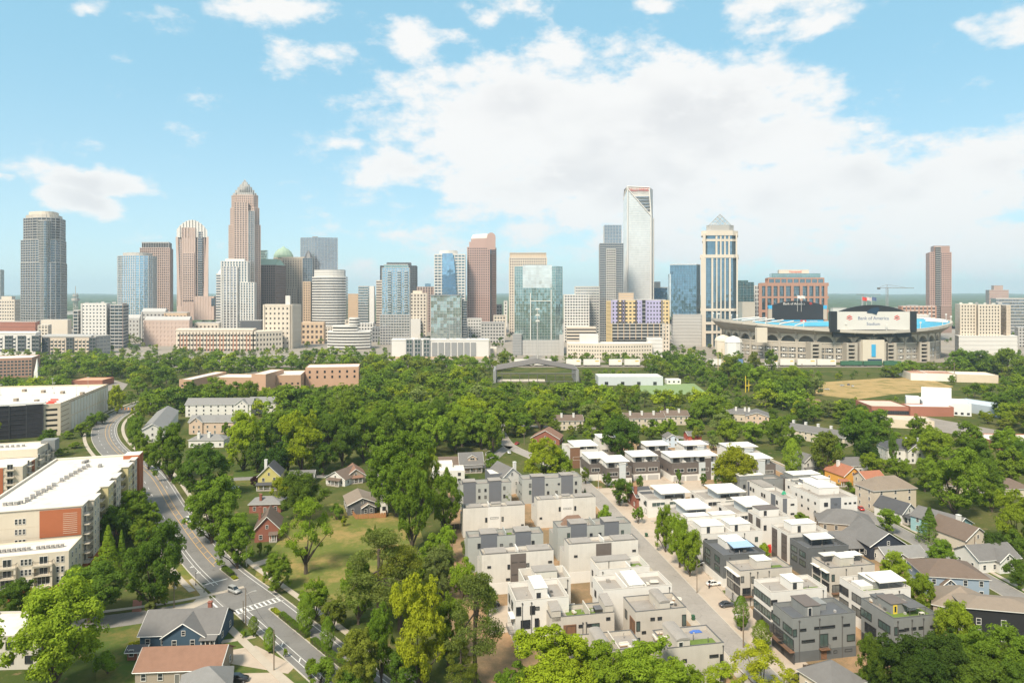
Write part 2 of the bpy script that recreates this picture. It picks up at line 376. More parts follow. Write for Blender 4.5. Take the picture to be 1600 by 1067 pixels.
patch('lawn', [(392, 742), (440, 742), (440, 758), (392, 758)], LAWN, .0045)
patch('yard', [(700, 880), (700, 1000), (760, 1075), (1250, 1075), (1160, 1000), (1080, 930), (960, 800), (940, 760), (700, 770)], DIRT, .0035, keep=True)
patch('yard', [(985, 770), (1020, 800), (1110, 905), (1215, 1030), (1330, 1050), (1480, 1060), (1480, 960), (1340, 800), (1300, 745), (1090, 690), (900, 690), (915, 745)], DIRT, .0036, keep=True)
patch('lawn', [(1440, 878), (1480, 868), (1600, 885), (1600, 935), (1530, 910)], LAWN, .0052)
patch('field', [(1285, 597), (1390, 590), (1440, 589), (1490, 604), (1455, 612), (1395, 616), (1340, 624), (1270, 616)], FIELD, .004, keep=True)
patch('field', [(1240, 622), (1290, 624), (1300, 632), (1275, 640), (1245, 634)], DIRT, .0042, keep=True)
patch('practice_field', [(1000, 600), (1085, 599), (1105, 614), (1040, 620), (1000, 612)], mat('field_turf', (.19, .26, .11), .9, .1, .05), .005, keep=True)
patch('car_park', [(1370, 645), (1440, 650), (1560, 672), (1600, 684), (1600, 700), (1480, 676), (1380, 660)], asphalt_mat('lot', (.25, .22, .19)), .005, keep=True)
patch('car_park', [(130, 598), (180, 594), (200, 600), (190, 612), (140, 610)], asphalt_mat('lot', (.25, .22, .19)), .005, keep=True)
patch('railway_bed', [(-900, 838), (1500, 838), (1500, 868), (-900, 868)], mat('ballast', (.21, .175, .14), .9, .2, .3), .006, world=True, keep=True)
patch('downtown_ground', [(-1700, 900), (1700, 900), (2600, 2900), (-2600, 2900)], mat('city_paving', (.27, .235, .195), .9, .3, .012, dirt=.4), .003, world=True)
apron = [p for p in lane if 150 < p.y < 312]; b = MB(); ribbon(b, apron, 3.85, 13.5, .009); struct(b.build('forecourt', DRIVE)); b = MB(); ribbon(b, apron[:len(apron) * 2 // 3], -6.2, -3.85, .009); struct(b.build('pavement', CONC))
# driveways along the townhouse street (each slab its own)
for k, (xa, ya, xb, yb, xc, yc, xd, yd) in enumerate([(1104, 905, 1140, 901, 1150, 925, 1122, 934), (1122, 935, 1156, 932, 1185, 962, 1152, 968), (1152, 975, 1205, 972, 1235, 1006, 1182, 1014), (1184, 1018, 1238, 1012, 1262, 1040, 1205, 1046), (1045, 845, 1066, 842, 1088, 868, 1064, 872), (1000, 800, 1030, 798, 1042, 822, 1015, 826), (1018, 828, 1040, 826, 1052, 840, 1030, 843), (975, 780, 1000, 778, 1010, 792, 985, 796), (760, 950, 800, 944, 806, 985, 765, 992)]):
    patch('driveway', [(xa, ya), (xb, yb), (xc, yc), (xd, yd)], DRIVE, .011)
for k, (xa, ya, xb, yb) in enumerate([(1128, 922, 1146, 926), (1103, 893, 1117, 898), (1094, 880, 1105, 884), (1150, 966, 1170, 972), (1185, 958, 1206, 965), (1140, 935, 1152, 941)]):
    patch('verge', [(xa, ya), (xb - 3, ya - 1), (xb, yb), (xa + 4, yb + 1)], LAWN, .014)
patch('driveway', [(345, 1018), (400, 1008), (462, 1040), (450, 1052), (352, 1035)], DRIVE, .010)
patch('driveway', [(330, 1075), (345, 1052), (440, 1050), (470, 1075)], DRIVE, .010)
patch('path', [(344, 1000), (398, 992), (400, 996), (346, 1005)], CONC, .012)
patch('path', [(60, 1030), (58, 1000), (70, 998), (74, 1030)], CONC, .012)
patch('driveway', [(390, 880), (418, 872), (420, 878), (395, 888)], DRIVE, .010)
patch('driveway', [(1030, 738), (1050, 752), (1085, 775), (1060, 778), (1020, 755)], DRIVE, .010)
patch('forecourt', [(1000, 748), (1032, 748), (1038, 760), (1005, 762)], DRIVE, .012)
patch('forecourt', [(1052, 750), (1094, 750), (1104, 766), (1062, 768)], DRIVE, .012)
patch('pavement', [(256, 960), (300, 951), (329, 938), (324, 926), (300, 903), (295, 907), (313, 929), (301, 941), (258, 951)], CONC, .03)
patch('brick_path', [(208, 937), (222, 936), (221, 955), (206, 956)], mat('brick_red_path', (.26, .10, .065), .9, .15, 2), .012)
# ------------------------------------------------------------------ skyline
def ccw(p):
    a = sum(p[i - 1][0] * p[i][1] - p[i][0] * p[i - 1][1] for i in range(len(p)))
    return p if a > 0 else p[::-1]
class T:
    """one building of the skyline: plan corners are (photo x, metres behind its front), heights are photo y"""
    def __init__(s, name, label, d, cat='skyscraper'):
        s.d = d; s.k = d / FPX; s.o = None; s.name = name; s.label = label; s.cat = cat
    def pt(s, x, v): return (px2x(x, s.d + v), s.d + v)
    def start(s, poly):
        P = [s.pt(*q) for q in poly]; cx = sum(p[0] for p in P) / len(P); cy_ = sum(p[1] for p in P) / len(P); s.c = (cx, cy_)
        s.o = thing(s.name, s.label, s.cat, (cx, cy_, 0)); reg(ccw(P)); return s
    def loc(s, poly):
        if s.o is None: s.start(poly)
        return ccw([(p[0] - s.c[0], p[1] - s.c[1]) for p in (s.pt(*q) for q in poly)])
    def z(s, y): return 0.0 if y is None else hgt(y, s.d)
    def block(s, poly, yb, yt, core, band=None, fl=3.6, pier=None, bay=3.6, roof=None, name='wall', cap=None, off=0.0, zlift=0.0):
        """walls with floor bands and piers standing proud of them (all in photo pixels of this distance)"""
        P = s.loc(poly); k = s.k
        if off: P = off_poly(P, off * k)
        z0 = max(0.0, s.z(yb)); z1 = s.z(yt) + zlift; b = MB(); b.prism(P, z0, z1, 0, 1); b.build(name, [core, roof or MR['roof']], s.o)
        if band:
            bm, bh, bp = band; b = MB(); n = max(1, round((z1 - z0) / (fl * k))); fh = (z1 - z0) / n; Q = off_poly(P, bp * k)
            for i in range(n): b.prism(Q, z0 + (i + 1) * fh - bh * k, z0 + (i + 1) * fh - (.02 if i == n - 1 else 0))
            b.build('floor_band', bm, s.o, kind='stuff')
        if pier:
            pm, pw, pp = pier; b = MB(); Q = P
            for i in range(len(Q)):
                a, c = Vector(Q[i]), Vector(Q[(i + 1) % len(Q)]); e = c - a; L = e.length
                if L < bay * k * .6: continue
                e.normalize(); nn = Vector((e.y, -e.x))
                if nn.y > .5: continue
                n = max(1, round(L / (bay * k)))
                for j in range(n + 1):
                    q = a + e * (L * j / n); h_ = e * pw * k / 2; w_ = nn * pp * k; t_ = nn * .3 * k
                    b.prism([tuple(q - h_ - t_), tuple(q - h_ + w_), tuple(q + h_ + w_), tuple(q + h_ - t_)][::1], z0, z1 - .05)
            o = b.build('pier', pm, s.o, kind='stuff')
        if cap:
            b = MB(); b.prism(off_poly(P, cap[1] * k), z1 - cap[2] * k, z1 + .3 * k); b.build('cornice', cap[0], s.o)
        return s
    def part(s, name, mats, fn, kind=None):
        b = MB(); fn(b); return b.build(name, mats, s.o, kind=kind)
    def strip(s, name, m, poly, yb, yt, off=0.0):
        P = s.loc(poly); P = off_poly(P, off * s.k) if off else P; b = MB(); b.prism(P, max(0, s.z(yb)), s.z(yt)); return b.build(name, m, s.o)
    def junk(s, x0, x1, v0, v1, y, n=4, seed=1, hm=2.2):
        """plant on the roof"""
        rng = random.Random(seed)
        for i in range(n):
            x = x0 + (x1 - x0) * (i + rng.uniform(.15, .6)) / n; v = rng.uniform(v0, v1); wpx = (x1 - x0) / n * rng.uniform(.25, .55); p = s.loc([(x, v), (x + wpx, v), (x + wpx, v + 6), (x, v + 6)])
            b = MB(); z = s.z(y); b.prism(p, z - .1, z + s.k * hm * rng.uniform(.5, 1.1)); b.build('roof_unit', MR[rng.choice(['lgrey', 'grey', 'white'])], s.o)
        return s
MR = {
    'roof': mat('roof_grey', (.40, .37, .33), .9, .15, .05), 'white': mat('clad_white', (.62, .59, .55), .6, .06, .05, streak=.04), 'lgrey': mat('clad_light_grey', (.43, .41, .385), .6, .07, .06, streak=.04),
    'grey': mat('clad_grey', (.26, .26, .26), .6, .08, .06), 'dgrey': mat('clad_dark_grey', (.10, .10, .105), .5, .1, .06), 'beige': mat('stone_beige', (.55, .46, .37), .75, .07, .05, streak=.05),
    'cream': mat('stone_cream', (.60, .525, .435), .75, .06, .05, streak=.05), 'tan': mat('stone_tan', (.55, .40, .27), .75, .08, .05, streak=.05), 'pink': mat('granite_pink', (.52, .395, .335), .55, .07, .05, streak=.03),
    'rose': mat('granite_rose', (.43, .29, .25), .4, .08, .05), 'brown': mat('stone_brown', (.27, .19, .16), .6, .1, .05), 'brick': mat('brick_orange', (.40, .22, .155), .85, .09, .08, streak=.04), 'brickr': mat('brick_red', (.33, .135, .09), .85, .1, .1, streak=.05),
    'copper': mat('copper_green', (.30, .40, .30), .6, .12, .05), 'steel': mat('steel_pale', (.64, .60, .56), .35, .06, .1, metallic=.5),
    'g_blue': glass('glass_blue', (.34, .52, .66)), 'g_teal': glass('glass_teal', (.26, .42, .43), (3, 3, 5)), 'g_green': glass('glass_green', (.33, .45, .45), (3, 3, 4.2)), 'g_dark': glass('glass_dark', (.13, .16, .19)),
    'g_grey': glass('glass_grey', (.36, .37, .40)), 'g_smoke': glass('glass_smoke', (.075, .075, .08), metallic=.5), 'g_pale': glass('glass_pale', (.72, .74, .74), (4, 4, 5), metallic=.5), 'g_navy': glass('glass_navy', (.22, .33, .42), (3, 3, 5)), 'g_brown': glass('glass_brown', (.22, .17, .16), metallic=.6), 'g_mid': glass('glass_mid', (.20, .27, .31)),
}
def rect(xl, xr, D, v=0): return [(xl, v), (xr, v), (800 + (xr - 800) * 1.0, v + D), (xl, v + D)]
def arect(t, xl, xr, D, v=0):
    """square plan with sides parallel to the view axis"""
    f = tilt_f(t, D, v)
    if D >= 20: xl, xr = (max(xl, 800 + (xl - 800) / f) if xl < 800 else 800 + (xl - 800) / f) if xl > 800 else xl, 800 + (xr - 800) / f if xr < 800 else xr
    return [(xl, v), (xr, v), (800 + (xr - 800) * f, v + D), (800 + (xl - 800) * f, v + D)]
def tilt_f(t, D, v): return 1 - (1 - (t.d + v) / (t.d + v + D)) * .30   # blocks are turned partly towards the viewer
def rnd(t, xl, xr, D, bulge=.25, n=9, v=0):
    """plan with a bowed front"""
    f = tilt_f(t, D, v); pts = []; xl, xr = 800 + (xl - 800) / f if xl > 800 else xl, 800 + (xr - 800) / f if xr < 800 else xr
    for i in range(n):
        u = i / (n - 1); pts.append((xl + (xr - xl) * u, v + D * bulge * (2 * u - 1) ** 2))
    return pts + [(800 + (xr - 800) * f, v + D), (800 + (xl - 800) * f, v + D)]
m = MR
# rounded balcony tower at the left
t = T('balcony_tower', 'tallest rounded glass residential tower with balconies, far left of the skyline', 1500)
t.block(rnd(t, 33, 104, 70, .30), 515, 410, m['g_dark'], (m['lgrey'], .9, .7), 3.9, (m['lgrey'], .55, .8), 6.5)
t.block(rnd(t, 33, 103, 66, .30, v=3), 412, 374, m['g_dark'], (m['lgrey'], .9, .6), 3.9, (m['lgrey'], .55, .7), 6.5)
t.block(rnd(t, 37, 102, 60, .32, v=6), 376, 339, m['g_smoke'], (m['lgrey'], .9, .5), 3.9, (m['lgrey'], .5, .6), 6.5)
t.block(rnd(t, 60, 82, 40, .2, v=-3), 515, 345, m['g_mid'], (m['lgrey'], .7, .9), 3.9, (m['lgrey'], .4, .9), 3.6, name='bay')
t.block(rnd(t, 41, 97, 50, .4, v=9), 341, 334, m['cream'], None, 3, (m['lgrey'], .5, .5), 3.5, name='crown')
t.block(rnd(t, 45, 92, 40, .4, v=11), 335, 329, m['cream'], None, 3, None, name='crown')
t = T('glass_tower', 'slim pale glass tower cut by the left edge', 2000); t.block(arect(t, -14, 6, 50), 500, 421, m['g_pale'], (m['lgrey'], .6, .3), 4, (m['white'], .4, .4), 5)
# white mid-rise and the long flats in front of it
t = T('apartment_block', 'white mid-rise apartment block below the rounded balcony tower', 1150, 'apartment block')
t.block(arect(t, 128, 173, 45), None, 474, m['g_dark'], (m['white'], 3.3, .5), 5.4, (m['white'], 2.9, .6), 5.2, roof=m['white'])
t.block(arect(t, 115, 128.5, 40, 4), None, 485, m['g_dark'], (m['lgrey'], 1.6, .9), 5.4, (m['lgrey'], .6, .6), 6.2, name='balcony_wing')
t.block(arect(t, 173, 200, 50, -4), None, 476, m['g_dark'], (m['lgrey'], 1.5, 1.1), 5.4, (m['grey'], .8, .7), 7, name='balcony_wing')
t.block(arect(t, 192, 197.5, 40, -6), None, 474, m['brown'], name='panel'); t.junk(130, 195, 8, 30, 474, 5)
t = T('apartment_block', 'long low white apartment block with dark window bays at the left edge', 1010, 'apartment block')
t.block(arect(t, -30, 64, 40), None, 520, m['white'], None, 6, roof=m['white'], cap=(m['white'], .5, 1.5))
for x in (8, 28, 50): t.block(arect(t, x, x + 11, 10, -1.2), 548, 524, m['g_dark'], (m['grey'], 1.2, .3), 6, (m['dgrey'], .8, .4), 5.2, name='bay')
for x in (0, 21, 43, 58): t.block(arect(t, x, x + 3, 4, -.6), 549, 526, m['g_dark'], (m['white'], 2.6, .2), 6, name='window_column')
t = T('apartment_block', 'grey and charcoal flat-roofed apartment block under the white mid-rise', 1020, 'apartment block')
t.block(arect(t, 65, 150, 46), None, 525, m['beige'], None, 6, roof=m['roof'], cap=(m['lgrey'], .8, 1.6))
for x, w_ in ((66, 10), (104, 10), (140, 10)): t.block(arect(t, x, x + w_, 10, -1.5), None, 527, m['g_dark'], (m['dgrey'], 1.8, .4), 6, (m['dgrey'], 1.0, .5), 4.5, name='bay')
for x in (79, 85, 91, 97, 117, 123, 129, 135): t.block(arect(t, x, x + 3.4, 4, -.7), 553, 530, m['g_dark'], (m['beige'], 2.6, .25), 6, name='window_column')
t.block([(150, 0), (172, 24), (160, 50), (140, 44)], None, 525, m['grey'], (m['lgrey'], 1.6, .4), 6, (m['lgrey'], 1, .4), 6, name='wing', roof=m['roof'])
t = T('office_block', 'beige office block with square windows beside the rounded tower', 1600, 'building'); t.block(arect(t, -20, 31, 60), 520, 468, m['g_dark'], (m['cream'], 3.2, .5), 5, (m['cream'], 1.6, .6), 4); t.block(arect(t, 2, 24, 40, 4), 470, 463, m['cream'], name='penthouse')
t = T('brick_block', 'low red brick block in front of the rounded tower', 1250, 'building'); t.block(arect(t, -10, 62, 40), None, 503, m['brickr'], (m['brickr'], 2, .4), 6, roof=m['roof']); t.block(arect(t, 64, 112, 40, 6), None, 500, m['cream'], name='annex', roof=m['roof'])
# blue glass + brown twin
t = T('brown_office_tower', 'brown ribbed office tower with dark louvred crown behind blue glass tower', 1750); t.block(arect(t, 219, 270, 60), 500, 387, m['g_brown'], (m['pink'], 1.2, .3), 3.6, (m['pink'], .8, .6), 3.0); t.block(arect(t, 222, 268, 50, 5), 388, 379, m['g_smoke'], None, 3, (m['lgrey'], .5, .5), 2.6, name='crown')
t.part('roof_edge', m['lgrey'], lambda b: b.prism(off_poly(t.loc(arect(t, 222, 268, 50, 5)), 1), t.z(379.5), t.z(378)))
t = T('blue_glass_tower', 'bowed blue glass tower with white mullions and pale roof drum', 1500); t.block(rnd(t, 184, 245, 60, .35), 525, 399, m['g_blue'], (m['white'], .55, .35), 3.7, (m['white'], .6, .6), 4.7); t.block(rnd(t, 192, 238, 46, .4, v=8), 400, 394, m['lgrey'], None, name='roof_drum')
# hearst-like flared tower
t = T('flared_tower', 'tan tower with flared shoulders and curved white crown', 1700)
t.block(arect(t, 278, 322, 66), 500, 478, m['pink'], None, name='base', off=1.5)
t.block(arect(t, 277, 325, 70), 482, 368, m['g_mid'], (m['pink'], 1.1, .3), 3.5, (m['pink'], .9, .7), 2.6)
def fl_fn(b):
    for (xa, xb, xc, xd, mm) in ((274.5, 278, 278, 282, 0), (322, 326, 317, 325, 0)):
        A = t.loc([(xa, -3), (xb, -3), (xb, 60), (xa, 60)]); B = t.loc([(xc, -1), (xd, -1), (xd, 60), (xc, 60)]); b.prism(B, t.z(478), t.z(370), 0, p1=A)
t.part('flared_shoulder', m['pink'], fl_fn)
t.block(arect(t, 284, 305, 10, -5), 500, 356, m['pink'], None, 3.5, (m['pink'], .5, .5), 2.6, name='shaft')
t.block(arect(t, 286, 303, 8, -6.2), 470, 395, m['g_brown'], (m['pink'], 1.6, .4), 3.5, (m['pink'], 1.2, .5), 3.2, name='window_field')
t.block(arect(t, 309, 316, 8, -4), 490, 362, m['g_dark'], (m['lgrey'], .8, .3), 3.5, name='glass_bay')
def curve_crown(b):
    n = 10; top = [];
    for i in range(n + 1):
        u = i / n; x = 276 + 48 * u; y = 370 - 26 * math.sin(math.pi * min(1, .08 + .86 * u)) ** .62
        top.append((x, y))
    for i in range(n):
        (xa, ya), (xb, yb) = top[i], top[i + 1]
        P = t.loc([(xa, -3), (xb, -3), (xb, 50), (xa, 50)])
        p0 = t.pt(xa, -3); c_ = t.c
        q = lambda x, v, y: (t.pt(x, v)[0] - c_[0], t.pt(x, v)[1] - c_[1], t.z(y))
        b.quad(q(xa, -3, ya), q(xb, -3, yb), q(xb, 50, yb), q(xa, 50, ya)); b.quad(q(xa, -3, 371), q(xb, -3, 371), q(xb, -3, yb), q(xa, -3, ya))
    for i in range(1, n):
        xa, ya = top[i]; b.prism(t.loc([(xa - .35, -5), (xa + .35, -5), (xa + .35, 50), (xa - .35, 50)]), t.z(372), t.z(ya - .8))
t.part('crown', m['white'], curve_crown)
t = T('low_wing', 'tan low building at the foot of the flared tower', 1650, 'building'); t.block(arect(t, 304, 338, 50), 500, 463, m['pink'], None, 4, (m['pink'], 1.2, .4), 4); t.block(arect(t, 330, 336, 4, -1), 478, 466, m['g_dark'], name='glass_bay')
# stepped crown tower
t = T('crowned_tower', 'tallest tan stepped tower with pointed spiked crown', 1500)
oc = lambda xl, xr, D, c=.22, v=0: [(xl + (xr - xl) * c, v), (xr - (xr - xl) * c, v), (xr, v + D * c), (xr, v + D * (1 - c)), (xr - (xr - xl) * c, v + D), (xl + (xr - xl) * c, v + D), (xl, v + D * (1 - c)), (xl, v + D * c)]
for xl, xr, yb, yt, vv in ((358, 406.5, 520, 351, 0), (360.5, 404.5, 353, 324, 3), (362.5, 402.5, 326, 304, 6)):
    t.block(oc(xl, xr, 66 - 2 * vv, .17, vv), yb, yt, m['g_brown'], (m['pink'], 1.5, .3), 3.4, (m['pink'], 1.25, .7), 3.1, roof=m['pink'])
t.block(oc(366, 387, 12, .0, -4), 520, 316, m['g_brown'], (m['pink'], 1.3, .4), 3.4, (m['pink'], 1.5, .8), 4.0, name='front_bay', roof=m['pink'])
t.block(oc(389, 397, 12, .0, -3), 520, 330, m['g_dark'], (m['lgrey'], .6, .3), 3.4, (m['steel'], .5, .8), 2.8, name='glass_bay')
for i, (xl, xr, yb, yt) in enumerate(((364.5, 400.5, 305, 300), (368, 397, 301, 295), (371.5, 393.5, 296, 290), (375, 390, 291, 285.5), (378.5, 386.5, 286.5, 281.5), (381, 384, 282.5, 278.5))):
    vv = 9 + i * 4.2; t.block(oc(xl, xr, 66 - 2 * vv, .2, vv), yb, yt, m['lgrey'], None, 3, (m['steel'], .55, .6), 2.6, name='crown_tier', roof=m['steel'])
def spikes(b):
    for i in range(13):
        x = 365 + i * 2.95; y = 301 - 22 * (1 - abs(i - 6) / 6.0) ** 1.35; P = t.loc([(x - .35, 8), (x + .35, 8), (x + .35, 11), (x - .35, 11)]); b.prism(P, t.z(304), t.z(y))
t.part('crown_spike', m['steel'], spikes); t.part('mast', m['steel'], lambda b: b.prism(t.loc([(382, 30), (383.2, 30), (383.2, 34), (382, 34)]), t.z(285), t.z(277)))
# white towers in the left middle
t = T('striped_office', 'white office block with dark floor stripes and small pyramid roof behind white tower', 1600, 'building'); t.block(arect(t, 338, 360, 50), 510, 428, m['g_dark'], (m['white'], 2.0, .5), 4); 
t.part('pyramid_roof', m['white'], lambda b: b.prism(t.loc(arect(t, 339, 358, 46, 2)), t.z(429), t.z(416), p1=t.loc(arect(t, 347, 350, 6, 22))))
t = T('white_tower', 'white residential tower with vertical fins and stepped shoulders', 1420)
t.block(arect(t, 346, 390, 44), None, 408, m['g_mid'], (m['white'], 1.0, .3), 4, (m['white'], 1.9, 1.0), 4.4, roof=m['white'])
t.block(arect(t, 376, 400, 40, -5), None, 441, m['g_mid'], (m['white'], 1.2, .3), 4, (m['white'], 1.8, .9), 4.2, name='step', roof=m['white'])
t.block(arect(t, 349, 372, 20, -4), None, 416, m['g_grey'], (m['white'], 1.0, .3), 4, (m['white'], 1.6, 1.0), 5.5, name='front_bay', roof=m['white']); t.block(arect(t, 352, 384, 20, 10), 409, 404, m['white'], name='roof_house')
t = T('brown_grid_office', 'dark brown office block with square window grid and green sloping roof', 1560)
t.block([(392, 4), (430, 0), (446, 46), (408, 60)], 515, 414, m['g_smoke'], (m['brown'], 1.5, .4), 3.7, (m['brown'], 1.5, .5), 3.5, roof=m['copper'])
t.part('roof', m['copper'], lambda b: b.prism(t.loc([(392, 4), (430, 0), (446, 46), (408, 60)]), t.z(414.5), t.z(404), p1=t.loc([(393, 26), (433, 26), (438, 52), (405, 56)])))
t = T('domed_tower', 'beige stone tower with green dome behind brown grid office', 1650)
t.block(arect(t, 428, 458, 40, 10), 515, 402, m['beige'], (m['beige'], 1.6, .4), 3.8, (m['beige'], 1.4, .6), 3, name='drum_base')
t.block(arect(t, 441, 479, 50), 515, 402, m['g_brown'], (m['beige'], 1.9, .4), 3.8, (m['beige'], 2.0, .8), 4.1, cap=(m['beige'], 1, 3))
t.block(arect(t, 444, 463, 10, -8), 515, 450, m['g_brown'], (m['beige'], 2.1, .4), 3.8, (m['beige'], 2.1, .6), 4.0, name='step', roof=m['beige'])
def dome(b):
    cx, cv, rpx = 443, 30, 15
    rings = [(1.0, 402), (1.0, 398.5), (.93, 396), (.78, 392), (.55, 388.6), (.22, 386), (.05, 383.5)]; n = 14; c_ = t.c; VV = []
    for f, y in rings:
        for i in range(n):
            a = 2 * math.pi * i / n; p = t.pt(cx, cv); VV.append((p[0] - c_[0] + rpx * t.k * f * math.cos(a), p[1] - c_[1] + rpx * t.k * f * math.sin(a), t.z(y)))
    b.add(VV, [(r * n + i, r * n + (i + 1) % n, (r + 1) * n + (i + 1) % n, (r + 1) * n + i) for r in range(len(rings) - 1) for i in range(n)])
t.part('dome', m['copper'], dome)
t = T('teal_block', 'small teal glass block beside the crowned tower', 1900, 'building'); t.block(arect(t, 406, 419, 30), 500, 391, m['g_green'], (m['copper'], .6, .2), 4)
t = T('mirror_tower', 'grey mirror glass tower with angled corner behind striped white office', 1750)
t.block([(469.5, 10), (491, 0), (527.5, 12), (524, 70), (474, 70)], 520, 371, m['g_grey'], (m['grey'], .45, .15), 3.6, (m['lgrey'], .25, .2), 5, roof=m['grey']); t.part('roof_rail', m['grey'], lambda b: b.prism(t.loc(arect(t, 488, 497, 20, 20)), t.z(371), t.z(368.5)))
t = T('dark_capped_tower', 'narrow dark tower with small dark dome in front of mirror glass tower', 1620); t.block(arect(t, 473, 490, 30), 520, 403, m['g_dark'], (m['grey'], .5, .2), 3.6, (m['grey'], .5, .3), 4)
t.part('dome', m['dgrey'], lambda b: (b.prism(t.loc(oc(475, 489, 22, .28, 4)), t.z(403), t.z(396), p1=t.loc(oc(478, 486, 12, .28, 9))), b.prism(t.loc(oc(478, 486, 12, .28, 9)), t.z(396), t.z(391), p1=t.loc(oc(481, 483, 3, .28, 14)))))
t = T('striped_tower', 'white bow-fronted office with dark ribbon windows', 1500)
t.block(rnd(t, 488, 543, 56, .30), 520, 432, m['g_smoke'], (m['white'], 2.1, .5), 4.1, roof=m['white']); t.block(rnd(t, 491, 540, 50, .3, v=4), 433, 421, m['white'], (m['lgrey'], 1.2, .2), 4.2, name='crown', roof=m['white'])
t = T('beige_slab', 'beige stone slab squeezed between domed tower and striped office', 1600, 'building'); t.block(arect(t, 474, 487, 40), 520, 440, m['g_brown'], (m['tan'], 1.8, .4), 3.8, (m['tan'], 1.6, .5), 3.4)
# front row, left middle
t = T('courthouse', 'beige stone courthouse block with deep square windows', 1130, 'building')
t.block(arect(t, 413, 456, 40), None, 476, m['g_smoke'], (m['cream'], 4.8, .5), 8, (m['cream'], 4.0, .7), 7.0, roof=m['cream'], cap=(m['cream'], .9, 2.5))
t.block([(456, 0), (470, 46), (440, 46)], None, 476, m['cream'], (m['cream'], 4.8, .3), 8, (m['cream'], 3.0, .4), 6, name='side', roof=m['cream']); t.block(arect(t, 446, 453, 14, 8), 477, 462, m['white'], name='roof_house')
t = T('brick_condo', 'long pink brick and cream apartment block below the white finned tower', 1090, 'apartment block')
t.block(arect(t, 275, 400, 44), None, 515, m['cream'], None, roof=m['cream'], cap=(m['cream'], .6, 1.5))
for x in (281, 303, 322, 340, 361, 382): t.block(arect(t, x, x + 12, 8, -1.2), None, 524, m['brick'], name='brick_bay')
for x in np.arange(277.5, 398, 5.2): t.block(arect(t, float(x), float(x) + 2.2, 3, -1.8), 549, 518, m['g_smoke'], (m['cream'], 4.4, .3), 7, name='window_column')
t.block([(400, 0), (440, 26), (428, 60), (388, 40)], None, 518, m['g_smoke'], (m['cream'], 4.0, .5), 7, (m['cream'], 2.6, .6), 5, name='wing', roof=m['cream'])
t = T('dark_low_block', 'low charcoal block beside the beige courthouse', 1180, 'building'); t.block(arect(t, 375, 412, 40), None, 501, m['dgrey'], None, roof=m['roof'])
for x, y0, x1, d_, cm, lb in ((222, 487, 262, 1320, 'lgrey', 'long grey-roofed hall below the blue glass tower'), (258, 489, 296, 1300, 'tan', 'tan low building below the flared tower'), (226, 500, 300, 1200, 'pink', 'church-like hall with broad grey roof in front of tan building'), (305, 505, 345, 1330, 'cream', 'cream low building below the flared tower'), (196, 497, 222, 1400, 'lgrey', 'small grey building left of the long hall')):
    t = T('low_building', lb, d_, 'building'); t.block(arect(t, x, x1, 36), None, y0, m['g_brown'] if cm != 'pink' else m['pink'], (m[cm], 4, .4), 7, (m[cm], 3.2, .5), 6, roof=m['roof'])
    t.part('roof', m['lgrey'], lambda b: b.prism(t.loc(arect(t, x - .6, x1 + .6, 37, -.6)), t.z(y0), t.z(y0 - (5 if cm in ('pink', 'lgrey') else .8)), p1=t.loc(arect(t, x + 2, x1 - 2, 8, 16)) if cm in ('pink', 'lgrey') else None))
t = T('stone_hall', 'tan stone hall right of the courthouse', 1250, 'building'); t.block(arect(t, 471, 508, 40), None, 504, m['g_brown'], (m['tan'], 4, .5), 9, (m['tan'], 3.2, .6), 6.4, roof=m['tan'])
t = T('parking_ramp', 'white curved low building with open decks below the striped office', 1120, 'building')
for i, (xl, xr, yt) in enumerate(((512, 580, 518), (520, 560, 509), (546, 562, 497))): t.block(rnd(t, xl, xr, 40 - 8 * i, .2, v=4 * i), None if i == 0 else 519 - 9 * (i - 1), yt, m['g_smoke'], (m['white'], 2.4, .6), 5, None, name='deck', roof=m['white'])
t = T('grey_narrow_tower', 'narrow grey-white office slab left of the blue glass pair', 1500); t.block(arect(t, 560, 577, 40), 520, 447, m['g_mid'], (m['lgrey'], 1.6, .4), 4, roof=m['lgrey']); t.block(arect(t, 577, 586, 38, 2), 520, 447, m['white'], name='core', roof=m['white'])
t = T('tan_low_tower', 'tan blank block left of the narrow grey slab', 1700, 'building'); t.block(arect(t, 544, 561, 40), 520, 459, m['tan'], (m['tan'], 2, .2), 4)
t = T('dark_tower', 'dark charcoal tower with flat cap behind the blue residential tower', 1650); t.block(arect(t, 594, 652, 60), 520, 415, m['g_smoke'], (m['dgrey'], .8, .2), 3.6, (m['dgrey'], .5, .3), 3.2, roof=m['dgrey']); t.block(arect(t, 604, 643, 40, 8), 416, 410, m['dgrey'], name='cap'); t.block(arect(t, 588, 600, 20, -6), 520, 438, m['g_brown'], (m['cream'], 2, .4), 4, name='annex')
t = T('blue_residential_tower', 'light blue residential tower with balcony columns and silver base', 1230)
t.block(arect(t, 597, 641, 40), None, 418, m['g_blue'], (m['steel'], .8, .3), 3.9, (m['steel'], .5, .5), 5.4, roof=m['lgrey'])
for x in (606, 621, 632): t.block(arect(t, x, x + 4.5, 6, -2.2), 490, 424, m['g_mid'], (m['white'], .9, .6), 3.9, name='balcony_stack')
t.block(arect(t, 594, 640, 10, -4), None, 491, m['g_grey'], (m['steel'], 1.5, .5), 4.5, (m['lgrey'], .8, .6), 4, name='podium', roof=m['lgrey']); t.block(arect(t, 600, 638, 30, 4), 419, 413, m['g_green'], (m['white'], .8, .4), 5, name='crown', roof=m['white'])
